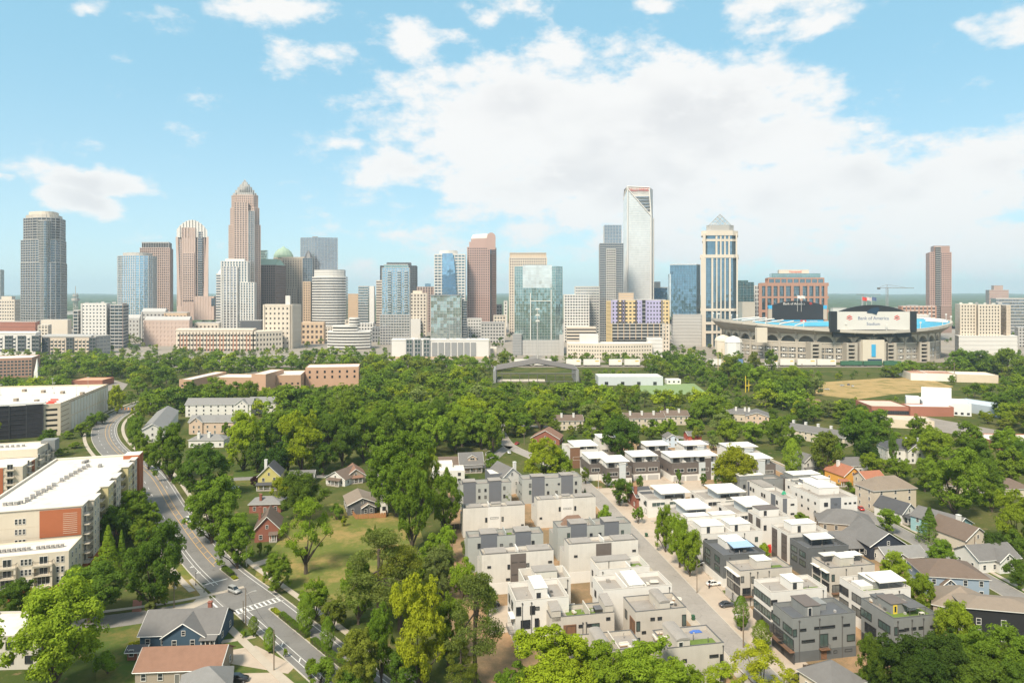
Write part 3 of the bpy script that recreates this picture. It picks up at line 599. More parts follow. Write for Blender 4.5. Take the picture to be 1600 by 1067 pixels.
t = T('cream_block', 'cream stone hotel block right of the blue residential tower', 1400, 'building'); t.block(arect(t, 641, 667, 36), 525, 458, m['g_brown'], (m['cream'], 2.4, .4), 5, (m['cream'], 2.6, .5), 5, roof=m['cream']); t.block(arect(t, 645, 660, 20, 6), 459, 454, m['cream'], name='penthouse'); t.block(arect(t, 640, 657, 14, -10), None, 498, m['white'], name='wing', roof=m['white'])
t = T('brick_slab', 'maroon brick slab behind the cream hotel', 1650, 'building'); t.block(arect(t, 652, 682, 40), 525, 448, m['g_brown'], (m['brown'], 1.8, .3), 4, (m['pink'], 1.2, .4), 4); t.block(arect(t, 664, 673, 14, 8), 449, 443, m['g_navy'], name='roof_house')
t = T('white_curved_tower', 'white tower with curved blue glass wedge on its front', 1520)
t.block(arect(t, 679, 727, 50), 520, 397, m['g_mid'], (m['white'], 1.8, .5), 4.6, (m['white'], 1.0, .6), 5.2, roof=m['white'])
def wedge(b):
    n = 10; c_ = t.c
    for i in range(n):
        u0, u1 = i / n, (i + 1) / n; y0 = 396 + 100 * u0; y1 = 396 + 100 * u1; xr0 = 707 + 8 * u0 ** .55; xr1 = 707 + 8 * u1 ** .55
        q = lambda x, v, y: (t.pt(x, v)[0] - c_[0], t.pt(x, v)[1] - c_[1], t.z(y))
        b.quad(q(691, -4, y1), q(xr1, -7, y1), q(xr0, -7, y0), q(691, -4, y0)); b.quad(q(xr1, -7, y1), q(xr1, 2, y1), q(xr0, 2, y0), q(xr0, -7, y0)); b.quad(q(691, 2, y1), q(691, -4, y1), q(691, -4, y0), q(691, 2, y0))
    b.quad(q(691, -4, 396), q(707, -7, 396), q(707, 2, 396), q(691, 2, 396))
t.part('glass_wedge', glass('glass_sky', (.30, .48, .66), (5, 5, 4)), wedge); t.block(rnd(t, 687, 715, 30, .4, v=4), 398, 391, m['white'], name='crown', roof=m['white'])
t = T('glass_cube', 'low reflective green-grey glass cube below the white curved tower', 1260, 'building'); t.block(arect(t, 673, 722, 46), None, 461, glass('glass_cube', (.45, .52, .50), (6, 6, 6), tilt=.035), (m['lgrey'], .3, .15), 4, (m['lgrey'], .25, .2), 5, roof=m['grey'], cap=(m['grey'], 1.2, 1.2)); t.block(arect(t, 722, 730, 30, 4), None, 470, m['g_dark'], (m['lgrey'], .6, .2), 4, name='side')
t = T('barrel_tower', 'rose granite tower with rounded barrel-vault top', 1560)
t.block([(730.5, 2), (765, 0), (775, 26), (771, 60), (734, 60)], 515, 386, m['g_brown'], (m['rose'], 1.5, .35), 3.7, (m['rose'], 1.3, .45), 3.5, roof=m['rose'])
t.block([(733, 3), (765, 1), (774, 26), (770, 58), (737, 58)], 388, 378, m['rose'], None, name='shoulder', roof=m['rose'])
t.part('dark_slot', m['g_dark'], lambda b: b.prism(t.loc([(765.5, -.6), (768, 5), (767.5, 8), (765, 4)]), t.z(510), t.z(372)))
def barrel(b):
    n = 10; c_ = t.c; q = lambda x, v, y: (t.pt(x, v)[0] - c_[0], t.pt(x, v)[1] - c_[1], t.z(y)); L0 = []; L1 = []
    for i in range(n + 1):
        a = math.pi * i / n; x = 767.5 - 6.8 * math.cos(a); y = 371 - 7.4 * math.sin(a); L0.append((x, y)); L1.append((x - 28, y + .5))
    for i in range(n):
        (xa, ya), (xb, yb) = L0[i], L0[i + 1]; b.quad(q(xa, -1, ya), q(xb, -1, yb), q(xb, 50, yb), q(xa, 50, ya), 0); b.quad(q(xa, -1, 390), q(xb, -1, 390), q(xb, -1, yb), q(xa, -1, ya), 1)
    b.quad(q(739, 8, 366), q(762, 5, 365), q(770, 50, 365), q(742, 50, 366), 0); b.quad(q(736, 4, 373), q(761, 2, 372), q(762, 5, 365), q(739, 8, 366), 0); b.quad(q(736, 4, 390), q(761, 2, 390), q(761, 2, 372), q(736, 4, 373), 1)
t.part('barrel_vault', [mat('vault_pale', (.58, .52, .46), .5, .08, .1), m['rose']], barrel)
t = T('cream_tower', 'cream tower with fluted gold crown behind the green glass office', 1560)
t.block(arect(t, 796, 854, 55), 520, 402, m['g_brown'], (m['cream'], 1.7, .4), 4.2, (m['cream'], 1.6, .6), 3.4, roof=m['cream']); t.block(arect(t, 797, 853, 50, 2), 403, 395, m['cream'], None, 4, (m['tan'], .8, .6), 2.4, name='crown', roof=m['cream'], cap=(m['cream'], .6, 1.4))
t = T('green_glass_office', 'broad green glass office with white H-shaped frame and grey podium', 1010)
t.block([(804, 8), (817, 0), (868, 0), (879, 8), (876, 56), (806, 56)], 533, 416, m['g_green'], (m['steel'], .25, .12), 4.2, (m['steel'], .18, .14), 4.4, roof=m['lgrey'])
t.block([(817, 0), (862, 0), (862, 10), (817, 10)], 450, 414, m['g_pale'], (m['steel'], .25, .2), 4.2, None, name='upper_screen', off=.3)
t.part('frame', m['white'], lambda b: [b.prism(t.loc([(x0, -1.6), (x1, -1.6), (x1, .5), (x0, .5)]), t.z(y0), t.z(y1)) for x0, x1, y0, y1 in ((828.2, 829.5, 531, 458), (860.6, 861.9, 531, 452), (829.5, 860.6, 471, 469.8))])
t.block(arect(t, 803, 879, 60, -3), None, 531, m['lgrey'], (m['grey'], .3, .1), 5, (m['grey'], .2, .1), 6, name='podium', roof=m['lgrey']); t.block(arect(t, 801, 815, 12, -6), None, 522, m['grey'], (m['lgrey'], .5, .15), 4, name='podium_block'); t.block(arect(t, 874, 881, 12, -6), None, 523, m['lgrey'], name='podium_block')
t = T('white_grid_office', 'white office with square window grid right of the green glass office', 1300, 'building')
t.block(arect(t, 881, 920, 50), None, 460, m['g_dark'], (m['white'], 2.0, .5), 4.4, (m['white'], 1.6, .6), 4.3, roof=m['white']); t.block(arect(t, 898, 936, 40, 30), None, 447, m['g_mid'], (m['white'], 2.2, .5), 4.4, (m['white'], 1.0, .5), 4.4, name='rear_wing', roof=m['cream'])
t.block(arect(t, 885, 931, 30, -30), None, 510, m['g_smoke'], (m['cream'], 2.6, .5), 5, None, name='parking_deck', roof=m['cream'])
t = T('dark_slab_tower', 'slate grey residential slab with white balconies and glass box on top', 1320)
t.block(arect(t, 936, 974, 45), None, 380, m['g_dark'], (m['lgrey'], .9, .35), 3.6, (m['grey'], .7, .4), 3.4, roof=m['grey']); t.block(arect(t, 947.5, 962, 8, -1.5), 505, 389, m['g_smoke'], (m['white'], 1.5, .5), 3.6, (m['white'], .7, .5), 2.9, name='balcony_stack'); t.block(arect(t, 943, 971, 30, 8), 381, 351, m['g_grey'], (m['steel'], .3, .2), 5, (m['steel'], .3, .3), 4.5, name='glass_box', roof=m['steel'])
# angled glass tower with the sign
t = T('angled_glass_tower', 'tall pale glass tower with slanted folded top and red roof sign', 1420)
q = lambda x, v, y: (t.pt(x, v)[0] - t.c[0], t.pt(x, v)[1] - t.c[1], t.z(y))
t.start([(972, 20), (981, 0), (1021, 0), (1020, 50), (974, 60)])
GP = glass('glass_tower_pale', (.74, .74, .73), (4, 4, 4.9), tilt=.015, var=.12, rough=.2, metallic=.35)
def agt(b):
    b.add([q(981, 0, 520), q(1017, 0, 520), q(1017, 0, 338), q(981, 0, 297)], [(0, 1, 2, 3)], 0)
    b.quad(q(972, 22, 520), q(981, 0, 520), q(981, 0, 294), q(974, 22, 310), 0)
    b.quad(q(1021, 2, 520), q(1021, 50, 520), q(1020, 50, 291), q(1016, 14, 293), 1)
    b.quad(q(1021, 50, 520), q(972, 50, 520), q(975, 50, 291), q(1020, 50, 291), 1); b.quad(q(972, 50, 520), q(972, 22, 520), q(974, 22, 310), q(975, 50, 291), 0)
    # upper recessed face behind the slope, with louvre slats
    b.quad(q(981, 12, 360), q(1018, 12, 360), q(1016, 14, 292), q(980, 12, 290), 1); b.quad(q(981, 0, 297), q(1017, 0, 338), q(1017, 12, 338), q(981, 12, 297), 1)
    b.quad(q(980, 12, 290), q(1016, 14, 292), q(1020, 50, 291), q(975, 50, 291), 1)
t.part('glass_wall', [GP, m['white']], agt)
t.part('edge_frame', m['white'], lambda b: [b.bar(q(*a), q(*c_), 1.05 * t.k, 0, 4) for a, c_ in (((981, -.5, 520), (981, -.5, 292)), ((1017.6, -.5, 520), (1017.6, -.5, 338)), ((981, -.5, 296), (1017.6, -.5, 338)), ((1017.6, 0, 338), (1014.5, 10, 292)), ((980, 6, 291), (1015, 10, 292)), ((1021, 6, 520), (1021, 6, 340)), ((974, 22, 310), (980, 8, 291)))])
t.part('louvre', m['g_grey'], lambda b: [b.prism(t.loc([(982 + max(0, (y - 300) * .9), 10.5), (1015.5, 10.5), (1015.5, 12), (982 + max(0, (y - 300) * .9), 12)]), t.z(y + 1.6), t.z(y)) for y in (306, 311, 316, 321, 326)])
t.part('floor_line', m['white'], lambda b: [b.prism(t.loc([(982, -.4), (min(1016, 982 + (y - 297) * .86), -.4), (min(1016, 982 + (y - 297) * .86), .3), (982, .3)]), t.z(y + .5), t.z(y)) for y in np.arange(304, 515, 3.55)], kind='stuff')
SIGN = []
def sign(parent, text, loc, size, m_, rz=0.0, name='lettering', align='CENTER', ext=.05, sx=1.0):
    cu = bpy.data.curves.new(name, 'FONT'); cu.body = text; cu.size = size; cu.align_x = align; cu.align_y = 'CENTER'; cu.extrude = ext
    tmp = bpy.data.objects.new('tmp', cu); COL.objects.link(tmp); dg = bpy.context.evaluated_depsgraph_get(); dg.update(); me = bpy.data.meshes.new_from_object(tmp.evaluated_get(dg)); bpy.data.objects.remove(tmp)
    me.materials.clear(); me.materials.append(m_); o = link(name, me, parent); o.location = loc; o.rotation_euler = (R(90), 0, rz); o.scale = (sx, 1, 1); return o
RED = mat('sign_red', (.62, .06, .05), .5, .03); NAVY = mat('sign_navy', (.10, .14, .26), .5, .03)
p = q(998, 8.6, 295.6); sign(t.o, 'WELLS FARGO', p, 7.4 * t.k, RED, sx=.72)
t = T('sheathed_building', 'building under construction wrapped in lilac and yellow sheathing', 1080, 'building')
LIL = mat('sheath_lilac', (.40, .37, .54), .8, .08, .1); YEL = mat('sheath_yellow', (.60, .46, .25), .8, .1, .1)
t.block(arect(t, 956, 1040, 46), None, 468, m['g_smoke'], (m['lgrey'], 1.0, .3), 6.2, None, roof=m['lgrey'])
for x0, x1, mm in ((956, 966, LIL), (966, 972, YEL), (972, 976, LIL), (976, 994, YEL), (994, 1002, LIL), (1010, 1034, LIL), (1034, 1045, YEL)): t.block(arect(t, x0, x1, 6, -1.2), 505, 469, m['g_smoke'], (mm, 3.4, .3), 6.2, (mm, 2.6, .4), 5.2, name='sheathing', roof=m['lgrey'])
t.block(arect(t, 956, 1040, 5, -.8), 530, 505, m['g_smoke'], (m['lgrey'], 1.8, .6), 5, (m['tan'], .9, .7), 9, name='open_floor', roof=m['lgrey']); t.block([(948, 22), (956, -1), (958, 30), (950, 40)], None, 470, m['g_smoke'], (YEL, 3, .4), 6.2, (YEL, 2.4, .5), 5, name='side'); t.block(arect(t, 966, 990, 20, 10), 469, 457, m['tan'], (m['lgrey'], .8, .3), 4, name='roof_house'); t.block(arect(t, 1034, 1045, 30, -.6), None, 470, m['g_smoke'], (m['cream'], 3.2, .4), 6.2, (m['cream'], 2.6, .5), 5, name='wing')
t = T('curved_parking_deck', 'long low cream parking deck with rows of small openings', 950, 'building'); t.block(rnd(t, 886, 1018, 40, .25), None, 537, m['g_smoke'], (m['cream'], 4.0, .5), 6, (m['cream'], 2.2, .6), 4.2, roof=m['white']); t.block(arect(t, 905, 935, 24, 12), 538, 524, m['white'], name='ramp_house', roof=m['white']); t.block(arect(t, 1010, 1035, 30, 20), None, 531, m['white'], (m['white'], 2, .3), 6, name='annex', roof=m['white'])
t = T('dark_glass_block', 'dark blue glass block between slanted tower and blue office', 1500, 'building'); t.block(arect(t, 1020, 1043, 40), 520, 449, m['g_navy'], (m['dgrey'], .4, .15), 4, cap=(m['lgrey'], .4, 1)); t.block(arect(t, 1022, 1032, 20, 10), 450, 440, m['lgrey'], name='roof_house')
t = T('blue_office', 'deep blue glass office with chamfered top left of the pyramid tower', 1180, 'building')
t.block([(1045, 6), (1052, 0), (1088, 0), (1094, 22), (1046, 36)], 495, 428, m['g_navy'], (m['g_dark'], .3, .12), 4, (m['g_blue'], .25, .15), 4.2); t.block([(1047, 8), (1053, 1), (1088, 1), (1094, 20), (1050, 34)], 429, 413, m['g_navy'], (m['g_dark'], .3, .12), 4, (m['g_blue'], .25, .15), 4.2, name='upper', roof=m['lgrey'], cap=(m['white'], .2, .8)); t.block(arect(t, 1044, 1052, 30, 3), 495, 428, m['g_pale'], (m['lgrey'], .4, .2), 4, name='pale_corner')
t.block(arect(t, 1049, 1096, 40, -4), None, 491, m['lgrey'], (m['white'], .8, .3), 5, name='podium', roof=m['lgrey'])
t = T('pyramid_tower', 'cream tower with blue window strips and glass pyramid roof', 1180)
t.block(oc(1096, 1152, 50, .12), None, 402, m['g_navy'], (m['navyband'] if 'navyband' in m else m['g_dark'], .3, .2), 3.8, None, roof=m['cream'])
t.part('stone_pier', m['cream'], lambda b: [b.prism(t.loc([(x0, -1.6), (x1, -1.6), (x1, 8), (x0, 8)]), 0, t.z(400)) for x0, x1 in ((1095.5, 1103), (1111.5, 1114.5), (1119, 1121), (1125.5, 1127.5), (1132, 1134), (1139, 1142), (1150.5, 1153))])
t.part('stone_side', m['cream'], lambda b: b.prism(t.loc([(1095, 1), (1099, -1), (1101, 44), (1096, 46)]), 0, t.z(400)))
t.part('belt_course', m['cream'], lambda b: [b.prism(off_poly(t.loc(oc(1096, 1152, 50, .12)), o_), t.z(y0), t.z(y1)) for y0, y1, o_ in ((403, 398, 2.2), (486, 482, 2), (507, 503, 2), (521, 517, 2))])
t.block(oc(1098, 1151, 46, .14, 2), 402, 366, m['g_navy'], None, 4, None, name='upper_storey', roof=m['cream'])
t.part('upper_pier', m['cream'], lambda b: [b.prism(t.loc([(x0, .4), (x1, .4), (x1, 8), (x0, 8)]), t.z(402), t.z(365)) for x0, x1 in ((1098, 1102.5), (1118, 1121), (1125, 1127.5), (1131.5, 1134), (1138, 1140.5), (1149.5, 1152))])
t.part('upper_belt', m['cream'], lambda b: [b.prism(off_poly(t.loc(oc(1098, 1151, 46, .14, 2)), o_), t.z(y0), t.z(y1)) for y0, y1, o_ in ((377, 373.5, 1), (368, 360.5, 2.4))])
t.block(oc(1104, 1146, 38, .16, 6), 362, 351, m['lgrey'], (m['steel'], .5, .3), 3, None, name='drum', roof=m['lgrey'])
PYR = glass('glass_pyramid', (.62, .66, .66), (5, 5, 5)); sq = lambda a, b_, D, v: [(a, v), (b_, v), (b_, v + D), (a, v + D)]
t.part('pyramid', PYR, lambda b: b.prism(t.loc(sq(1106, 1144, 34, 8)), t.z(352), t.z(333), p1=t.loc(sq(1124.6, 1125.4, 1, 24.5))))
q2 = lambda x, v, y: (t.pt(x, v)[0] - t.c[0], t.pt(x, v)[1] - t.c[1], t.z(y))
t.part('pyramid_frame', m['lgrey'], lambda b: [b.bar(q2(*a), q2(*c_), .35 * t.k) for a, c_ in [((1106, 8, 352), (1125, 24.5, 332)), ((1144, 8, 352), (1125, 24.5, 332))] + [((1106 + 38 * i / 5, 8, 352), (1106 + 38 * i / 5 + (1144 - 1106 - 38 * i / 5) / 2, 8 + 16.5 * (1 - i / 5), 352 - 20 * (1 - i / 5))) for i in range(1, 5)] + [((1106 + 38 * i / 5, 8, 352), (1106 + 38 * i / 10, 8 + 16.5 * i / 5, 352 - 20 * i / 5)) for i in range(1, 5)]])
t = T('teal_office', 'dark teal glass office half hidden right of the pyramid tower', 1400, 'building'); t.block(arect(t, 1148, 1178, 40), 520, 441, m['g_teal'], (m['g_dark'], .6, .2), 4.2, (m['grey'], .3, .2), 5); t.block(arect(t, 1148, 1169, 30, 4), 442, 438, m['g_teal'], name='upper')
t = T('white_slab', 'narrow white slab between teal office and brick office', 1450, 'building'); t.block(arect(t, 1177, 1186, 30), 520, 446, m['g_dark'], (m['white'], 1.5, .3), 6, (m['white'], 1.4, .5), 4)
# brick headquarters
t = T('brick_headquarters', 'orange brick office with tall windows and glass top behind the stadium', 1240, 'building')
t.block(arect(t, 1186, 1293, 60), None, 444, m['g_mid'], (m['g_dark'], .4, .2), 4.2, None, roof=m['roof'])
t.part('brick_pier', m['brick'], lambda b: [b.prism(t.loc([(x - w_, -2.2), (x + w_, -2.2), (x + w_, 4), (x - w_, 4)]), 0, t.z(443)) for x, w_ in ((1188, 2.6), (1197.5, 1.6), (1207, 1.6), (1216.5, 1.6), (1226.5, 1.6), (1238, 2.2), (1252, 2.2), (1263, 1.6), (1272.5, 1.6), (1282, 1.6), (1290.5, 2.6))])
t.part('brick_belt', m['brick'], lambda b: [b.prism(off_poly(t.loc(arect(t, 1186, 1293, 60)), o_), t.z(y0), t.z(y1)) for y0, y1, o_ in ((447, 442, 1.8), (466, 463, 1.9), (488, 484, 1.9))])
t.block(arect(t, 1196, 1287, 50, 6), 445, 434, m['g_mid'], None, 4, (m['brick'], 1.6, .6), 10, name='setback', roof=m['brick'], cap=(m['brick'], .5, 2)); t.block(arect(t, 1202, 1282, 40, 10), 436, 427, m['g_green'], (m['g_dark'], .4, .2), 4, None, name='glass_top', roof=m['lgrey'])
t.block(arect(t, 1215, 1264, 24, 16), 428, 421, m['cream'], None, name='penthouse', roof=m['cream']); p = q2(0, 0, 0); t_ = t; sign(t.o, 'Honeywell', (t.pt(1243, 15.2)[0] - t.c[0], t.pt(1243, 15.2)[1] - t.c[1], t.z(424.2)), 4.6 * t.k, RED)
# far right
t = T('brown_tower', 'brown pink residential tower standing alone at the right', 1350)
t.block(arect(t, 1447, 1486, 44), 520, 394, m['g_brown'], (m['rose'], 1.4, .35), 3.4, (m['rose'], 1.2, .4), 3.4, roof=m['rose']); t.block(arect(t, 1454, 1484, 36, 3), 395, 384, m['rose'], (m['brown'], .5, .2), 3, name='crown', roof=m['rose']); t.block(arect(t, 1462, 1470, 6, -2.4), 500, 386, m['g_smoke'], (m['lgrey'], .9, .5), 3.4, name='balcony_stack'); t.block(arect(t, 1466, 1487, 30, -8), 520, 478, m['brown'], (m['rose'], .5, .2), 4, name='annex')
t = T('beige_twin_block', 'beige mid-rise apartment pair with dark recess near the right edge', 1000, 'apartment block')
t.block(arect(t, 1493, 1524, 40), None, 475, m['g_smoke'], (m['cream'], 2.4, .4), 5, (m['cream'], 2.6, .5), 4.2, roof=m['cream']); t.block(arect(t, 1519, 1562, 50, -8), None, 476, m['g_smoke'], (m['cream'], 2.4, .5), 5, (m['cream'], 2.5, .6), 4.3, roof=m['cream'], name='wing'); t.block(arect(t, 1562, 1578, 50, -7), None, 477, m['beige'], (m['beige'], 2.4, .4), 5, (m['beige'], 1.4, .5), 4.5, name='side', roof=m['cream']); t.block(arect(t, 1492, 1590, 30, -14), None, 524, m['white'], (m['white'], 1.5, .3), 6, name='base', roof=m['white']); t.junk(1496, 1570, 6, 30, 475, 6, 3)
t = T('grey_flat_office', 'wide flat grey office at the right edge', 1500, 'building'); t.block(arect(t, 1548, 1625, 60), 520, 466, m['g_grey'], (m['lgrey'], 1.4, .4), 5, cap=(m['lgrey'], .8, 2))
t = T('red_far_block', 'reddish stepped block on the horizon at the right', 2200, 'building'); t.block(arect(t, 1540, 1576, 60), 490, 453, m['rose'], (m['pink'], 1, .3), 4); t.block(arect(t, 1549, 1567, 40, 8), 454, 446, m['pink'], (m['rose'], 1, .3), 3, name='upper')
t = T('brick_low_office', 'low pink brick office behind the stadium scoreboard', 1280, 'building'); t.block(arect(t, 1404, 1462, 40), None, 478, m['g_brown'], (m['pink'], 2.6, .5), 6, (m['brick'], 2, .6), 6.5, roof=m['lgrey'])
t = T('white_annex', 'white low block right of the stadium bowl', 1150, 'building'); t.block(arect(t, 1420, 1450, 30), None, 492, m['white'], (m['white'], 2.4, .3), 5, (m['white'], 2, .4), 4.5, roof=m['white'])
# front row: long white block with grey panels
t = T('panelled_block', 'long white block with grey vertical panels before the downtown towers', 955, 'building')
t.block(arect(t, 612, 764, 34), None, 531, m['white'], None, roof=m['white'], cap=(m['white'], .4, 1.2))
for i in range(7): t.block(arect(t, 675 + i * 10.1, 683 + i * 10.1, 4, -.8), 556, 535, m['grey'], None, name='panel')
for i, x in enumerate((635, 648, 662)): t.block(arect(t, x, x + 9, 6, -1.6), 556, 530, m['g_mid'], (m['grey'], 1.6, .3), 6, (m['grey'], 1.2, .4), 4.4, name='bay')
t.block(arect(t, 614, 764, 30, -1), None, 557, m['tan'], name='base_course'); t.junk(640, 750, 6, 22, 531, 12, 5, 1.6)
t = T('low_shed', 'cream low shed right of the panelled white block', 990, 'building'); t.block(arect(t, 766, 776, 40), None, 545, m['cream'], roof=m['cream'])
# filler between the towers, mostly low roofs (each its own building)
rng = random.Random(4); fill = [(700, 502, 730, 1320, 'white'), (731, 498, 752, 1360, 'white'), (752, 504, 788, 1290, 'lgrey'), (772, 493, 790, 1500, 'cream'), (582, 512, 596, 1300, 'grey'), (508, 512, 522, 1330, 'cream'), (776, 476, 784, 1700, 'lgrey'), (1096, 498, 1110, 1300, 'lgrey'), (1135, 505, 1160, 1180, 'white'), (60, 508, 80, 1180, 'cream'), (115, 500, 128, 1330, 'white'), (788, 470, 792, 1900, 'white'), (1586, 512, 1620, 1180, 'lgrey'), (540, 500, 556, 1420, 'cream'), (560, 505, 584, 1380, 'white'), (1024, 505, 1046, 1300, 'cream')]
for i, (x0, y0, x1, d_, cm) in enumerate(fill):
    t = T('low_building', '%s low city building, %s from the left among the small roofs between towers' % ({'white': 'white', 'lgrey': 'pale grey', 'cream': 'cream', 'grey': 'grey'}[cm], ordinal(1 + sorted(f[0] for f in fill).index(x0))), d_, 'building')
    t.block(arect(t, x0, x1, 30), None, y0, m['g_smoke'], (m[cm], 2.6, .4), 5, (m[cm], 1.8, .5), 4.4, roof=m['white'] if i % 2 else m['roof'], cap=(m[cm], .4, 1.2))
# ------------------------------------------------------------------ stadium
CX, CY, A0, B0, A1, B1 = 478.0, 1040.0, 152.0, 134.0, 168.0, 147.0
ST = dict(con=mat('stadium_concrete', (.40, .355, .295), .85, .08, .06, streak=.06), cre=mat('stadium_cream', (.60, .53, .43), .85, .06, .06, streak=.05), drk=mat('stadium_dark', (.035, .037, .042), .4, .2, .3), rib=mat('stadium_rib', (.46, .42, .36), .85, .06, .1), sea=mat('seats_cyan', (.07, .34, .50), .7, .14, .12), fld=mat('stadium_turf', (.10, .22, .05), .9, .08, .1), blk=mat('board_black', (.020, .022, .027), .5, .1, .1), brd=mat('board_pale', (.62, .60, .56), .6, .04, .1), cya=mat('banner_cyan', (.05, .36, .62), .5, .08, .5), und=mat('stadium_under', (.34, .30, .255), .85, .12, .1), wht=mat('stadium_white', (.68, .66, .62), .6, .05, .1))
so = thing('football_stadium', 'large open football stadium with arched concrete bowl and cyan seats', 'stadium', (CX, CY, 0)); reg([(CX + 165 * math.cos(k * .4), CY + 150 * math.sin(k * .4)) for k in range(16)])
NB = 40
def EP(a, f, k=1.0): return (A0 * k * math.cos(a), B0 * k * math.sin(a))
def rimz(a): return 41 + 11 * abs(math.cos(a)) ** 1.6
ang = [2 * math.pi * k / NB - math.pi / 2 for k in range(NB + 1)]
zA, zB = 24.0, 36.0
b = MB(); b.prism([EP(a, 0, .985) for a in ang[:-1]], 0, zA); b.build('lower_core', ST['drk'], so)
b = MB(); b.prism([EP(a, 0, .93) for a in ang[:-1]], zA, zB); b.build('concourse_wall', ST['und'], so)
vis = [k for k in range(NB) if math.sin((ang[k] + ang[k + 1]) / 2) < .45]
def chord(k):
    p, q_ = Vector(EP(ang[k], 0)), Vector(EP(ang[k + 1], 0)); e = (q_ - p); L = e.length; e.normalize(); return p, e, Vector((e.y, -e.x)), L
def cb(b, k, u0, u1, z0, z1, p0=-1.0, p1=.4, m_=0):
    p, e, n, L = chord(k); P = [p + e * L * u0 + n * p0, p + e * L * u0 + n * p1, p + e * L * u1 + n * p1, p + e * L * u1 + n * p0]; b.prism(ccw([tuple(q_) for q_ in P]), z0, z1, m_)
entry = {min(range(NB), key=lambda k: abs((ang[k] + ang[k + 1]) / 2 + math.pi / 2 - .10))}
for k in vis:
    mid = (ang[k] + ang[k + 1]) / 2 + math.pi / 2
    b = MB(); cb(b, k, -.06, .06, 0, zB, -1, 1.2)
    for u in (.5,): cb(b, k, u - .025, u + .025, 3.5, zA, -1, .7)
    b.build('pier', ST['con'], so)
    b = MB()
    for z0, z1 in ((0, 3.2), (8.6, 11.4), (17.5, zA)): cb(b, k, .06, .94, z0, z1, -1, .45)
    b.build('wall_band', ST['con'], so)
    b = MB()      # white cross-braced window panels
    for z0, z1 in ((11.6, 17.2), (3.6, 8.2)):
        for u in (.17, .31, .40, .60, .69, .83): cb(b, k, u - .006, u + .006, z0, z1, -1, .2)
        for z in (z0 + (z1 - z0) * .33, z0 + (z1 - z0) * .66): cb(b, k, .08, .92, z - .15, z + .15, -1, .2)
    for u in (.24, .76): cb(b, k, u - .06, u + .06, 13.4, 15.4, -1, .25); cb(b, k, u - .06, u + .06, 4.6, 6.4, -1, .25)
    b.build('window_grid', ST['wht'], so, kind='stuff')
    # arch
    p, e, n, L = chord(k); b = MB(); N_ = 10; pts = []
    for i in range(N_ + 1):
        u = .07 + .86 * i / N_; zz = zA + 2.0 + 7.6 * math.sin(math.pi * i / N_) ** .6; pts.append((u, zz))
    for i in range(N_):
        (ua, za), (ub, zb) = pts[i], pts[i + 1]; P = lambda u, z, d_: (*(p + e * L * u + n * d_), z)
        b.quad(P(ua, za, .5), P(ub, zb, .5), P(ub, zB, .5), P(ua, zB, .5)); b.quad(P(ua, za, -5), P(ub, zb, -5), P(ub, zb, .5), P(ua, za, .5))
    b.quad(P(0, zA, .5), P(.07, zA, .5), P(.07, zB, .5), P(0, zB, .5)); b.quad(P(.93, zA, .5), P(1, zA, .5), P(1, zB, .5), P(.93, zB, .5))
    b.build('arch', ST['cre'], so)
    b = MB(); cb(b, k, .0, 1.0, zA - .2, zA + 1.4, -.4, .9); b.build('balustrade', ST['cre'], so)
# flared upper deck, ribs, rim, seating bowl
b = MB()
for k in range(NB):
    a, c = ang[k], ang[k + 1]; lo = lambda t: (*EP(t, 0), zB); mi = lambda t: ((A0 + A1) / 2 * math.cos(t) * 1.015, (B0 + B1) / 2 * math.sin(t) * 1.015, zB + (rimz(t) - zB) * .42); up = lambda t: (A1 * math.cos(t), B1 * math.sin(t), rimz(t) - 2.4)
    b.quad(lo(a), lo(c), mi(c), mi(a)); b.quad(mi(a), mi(c), up(c), up(a))
b.build('upper_deck_underside', ST['und'], so, smooth=False)
b = MB()
for k in range(NB):
    a, c = ang[k], ang[k + 1]; r0 = lambda t, z: (A1 * math.cos(t) * 1.004, B1 * math.sin(t) * 1.004, rimz(t) + z); r1 = lambda t, z: (A1 * .985 * math.cos(t), B1 * .985 * math.sin(t), rimz(t) + z)
    b.quad(r0(a, -2.6), r0(c, -2.6), r0(c, 1.2), r0(a, 1.2)); b.quad(r0(a, 1.2), r0(c, 1.2), r1(c, 1.2), r1(a, 1.2)); b.quad(r1(c, -2), r1(a, -2), r1(a, 1.2), r1(c, 1.2))
b.build('rim', ST['rib'], so)
for k in range(NB):
    t = ang[k]; b = MB(); b.bar((*EP(t, 0), zB - 1), (A1 * math.cos(t) * 1.006, B1 * math.sin(t) * 1.006, rimz(t) - .5), 1.1); b.build('rib', ST['rib'], so)
b = MB(); rings = [(.985, 0), (.80, -13), (.66, -24), (.60, -30)]
for (f0, z0), (f1, z1) in zip(rings, rings[1:]):
    for k in range(NB):
        a, c = ang[k], ang[k + 1]; P = lambda t, f, z: (A1 * f * math.cos(t), B1 * f * math.sin(t), max(4, rimz(t) + z * (rimz(t) / 50))); b.quad(P(a, f0, z0), P(c, f0, z0), P(c, f1, z1), P(a, f1, z1))
b.build('seating_bowl', ST['sea'], so)
b = MB(); b.prism([(A1 * .62 * math.cos(t), B1 * .62 * math.sin(t)) for t in ang[:-1]], 3, 5); b.build('playing_field', ST['fld'], so)
for k in range(0, NB, 2):
    t = ang[k] + .08; b = MB(); b.cyl(A1 * .99 * math.cos(t), B1 * .99 * math.sin(t), rimz(t), rimz(t) + 9, .35, 5); b.box(A1 * .99 * math.cos(t) - 1.2, B1 * .99 * math.sin(t) - .4, rimz(t) + 8, A1 * .99 * math.cos(t) + 1.2, B1 * .99 * math.sin(t) + .4, rimz(t) + 10); b.build('rim_light', ST['wht'], so)
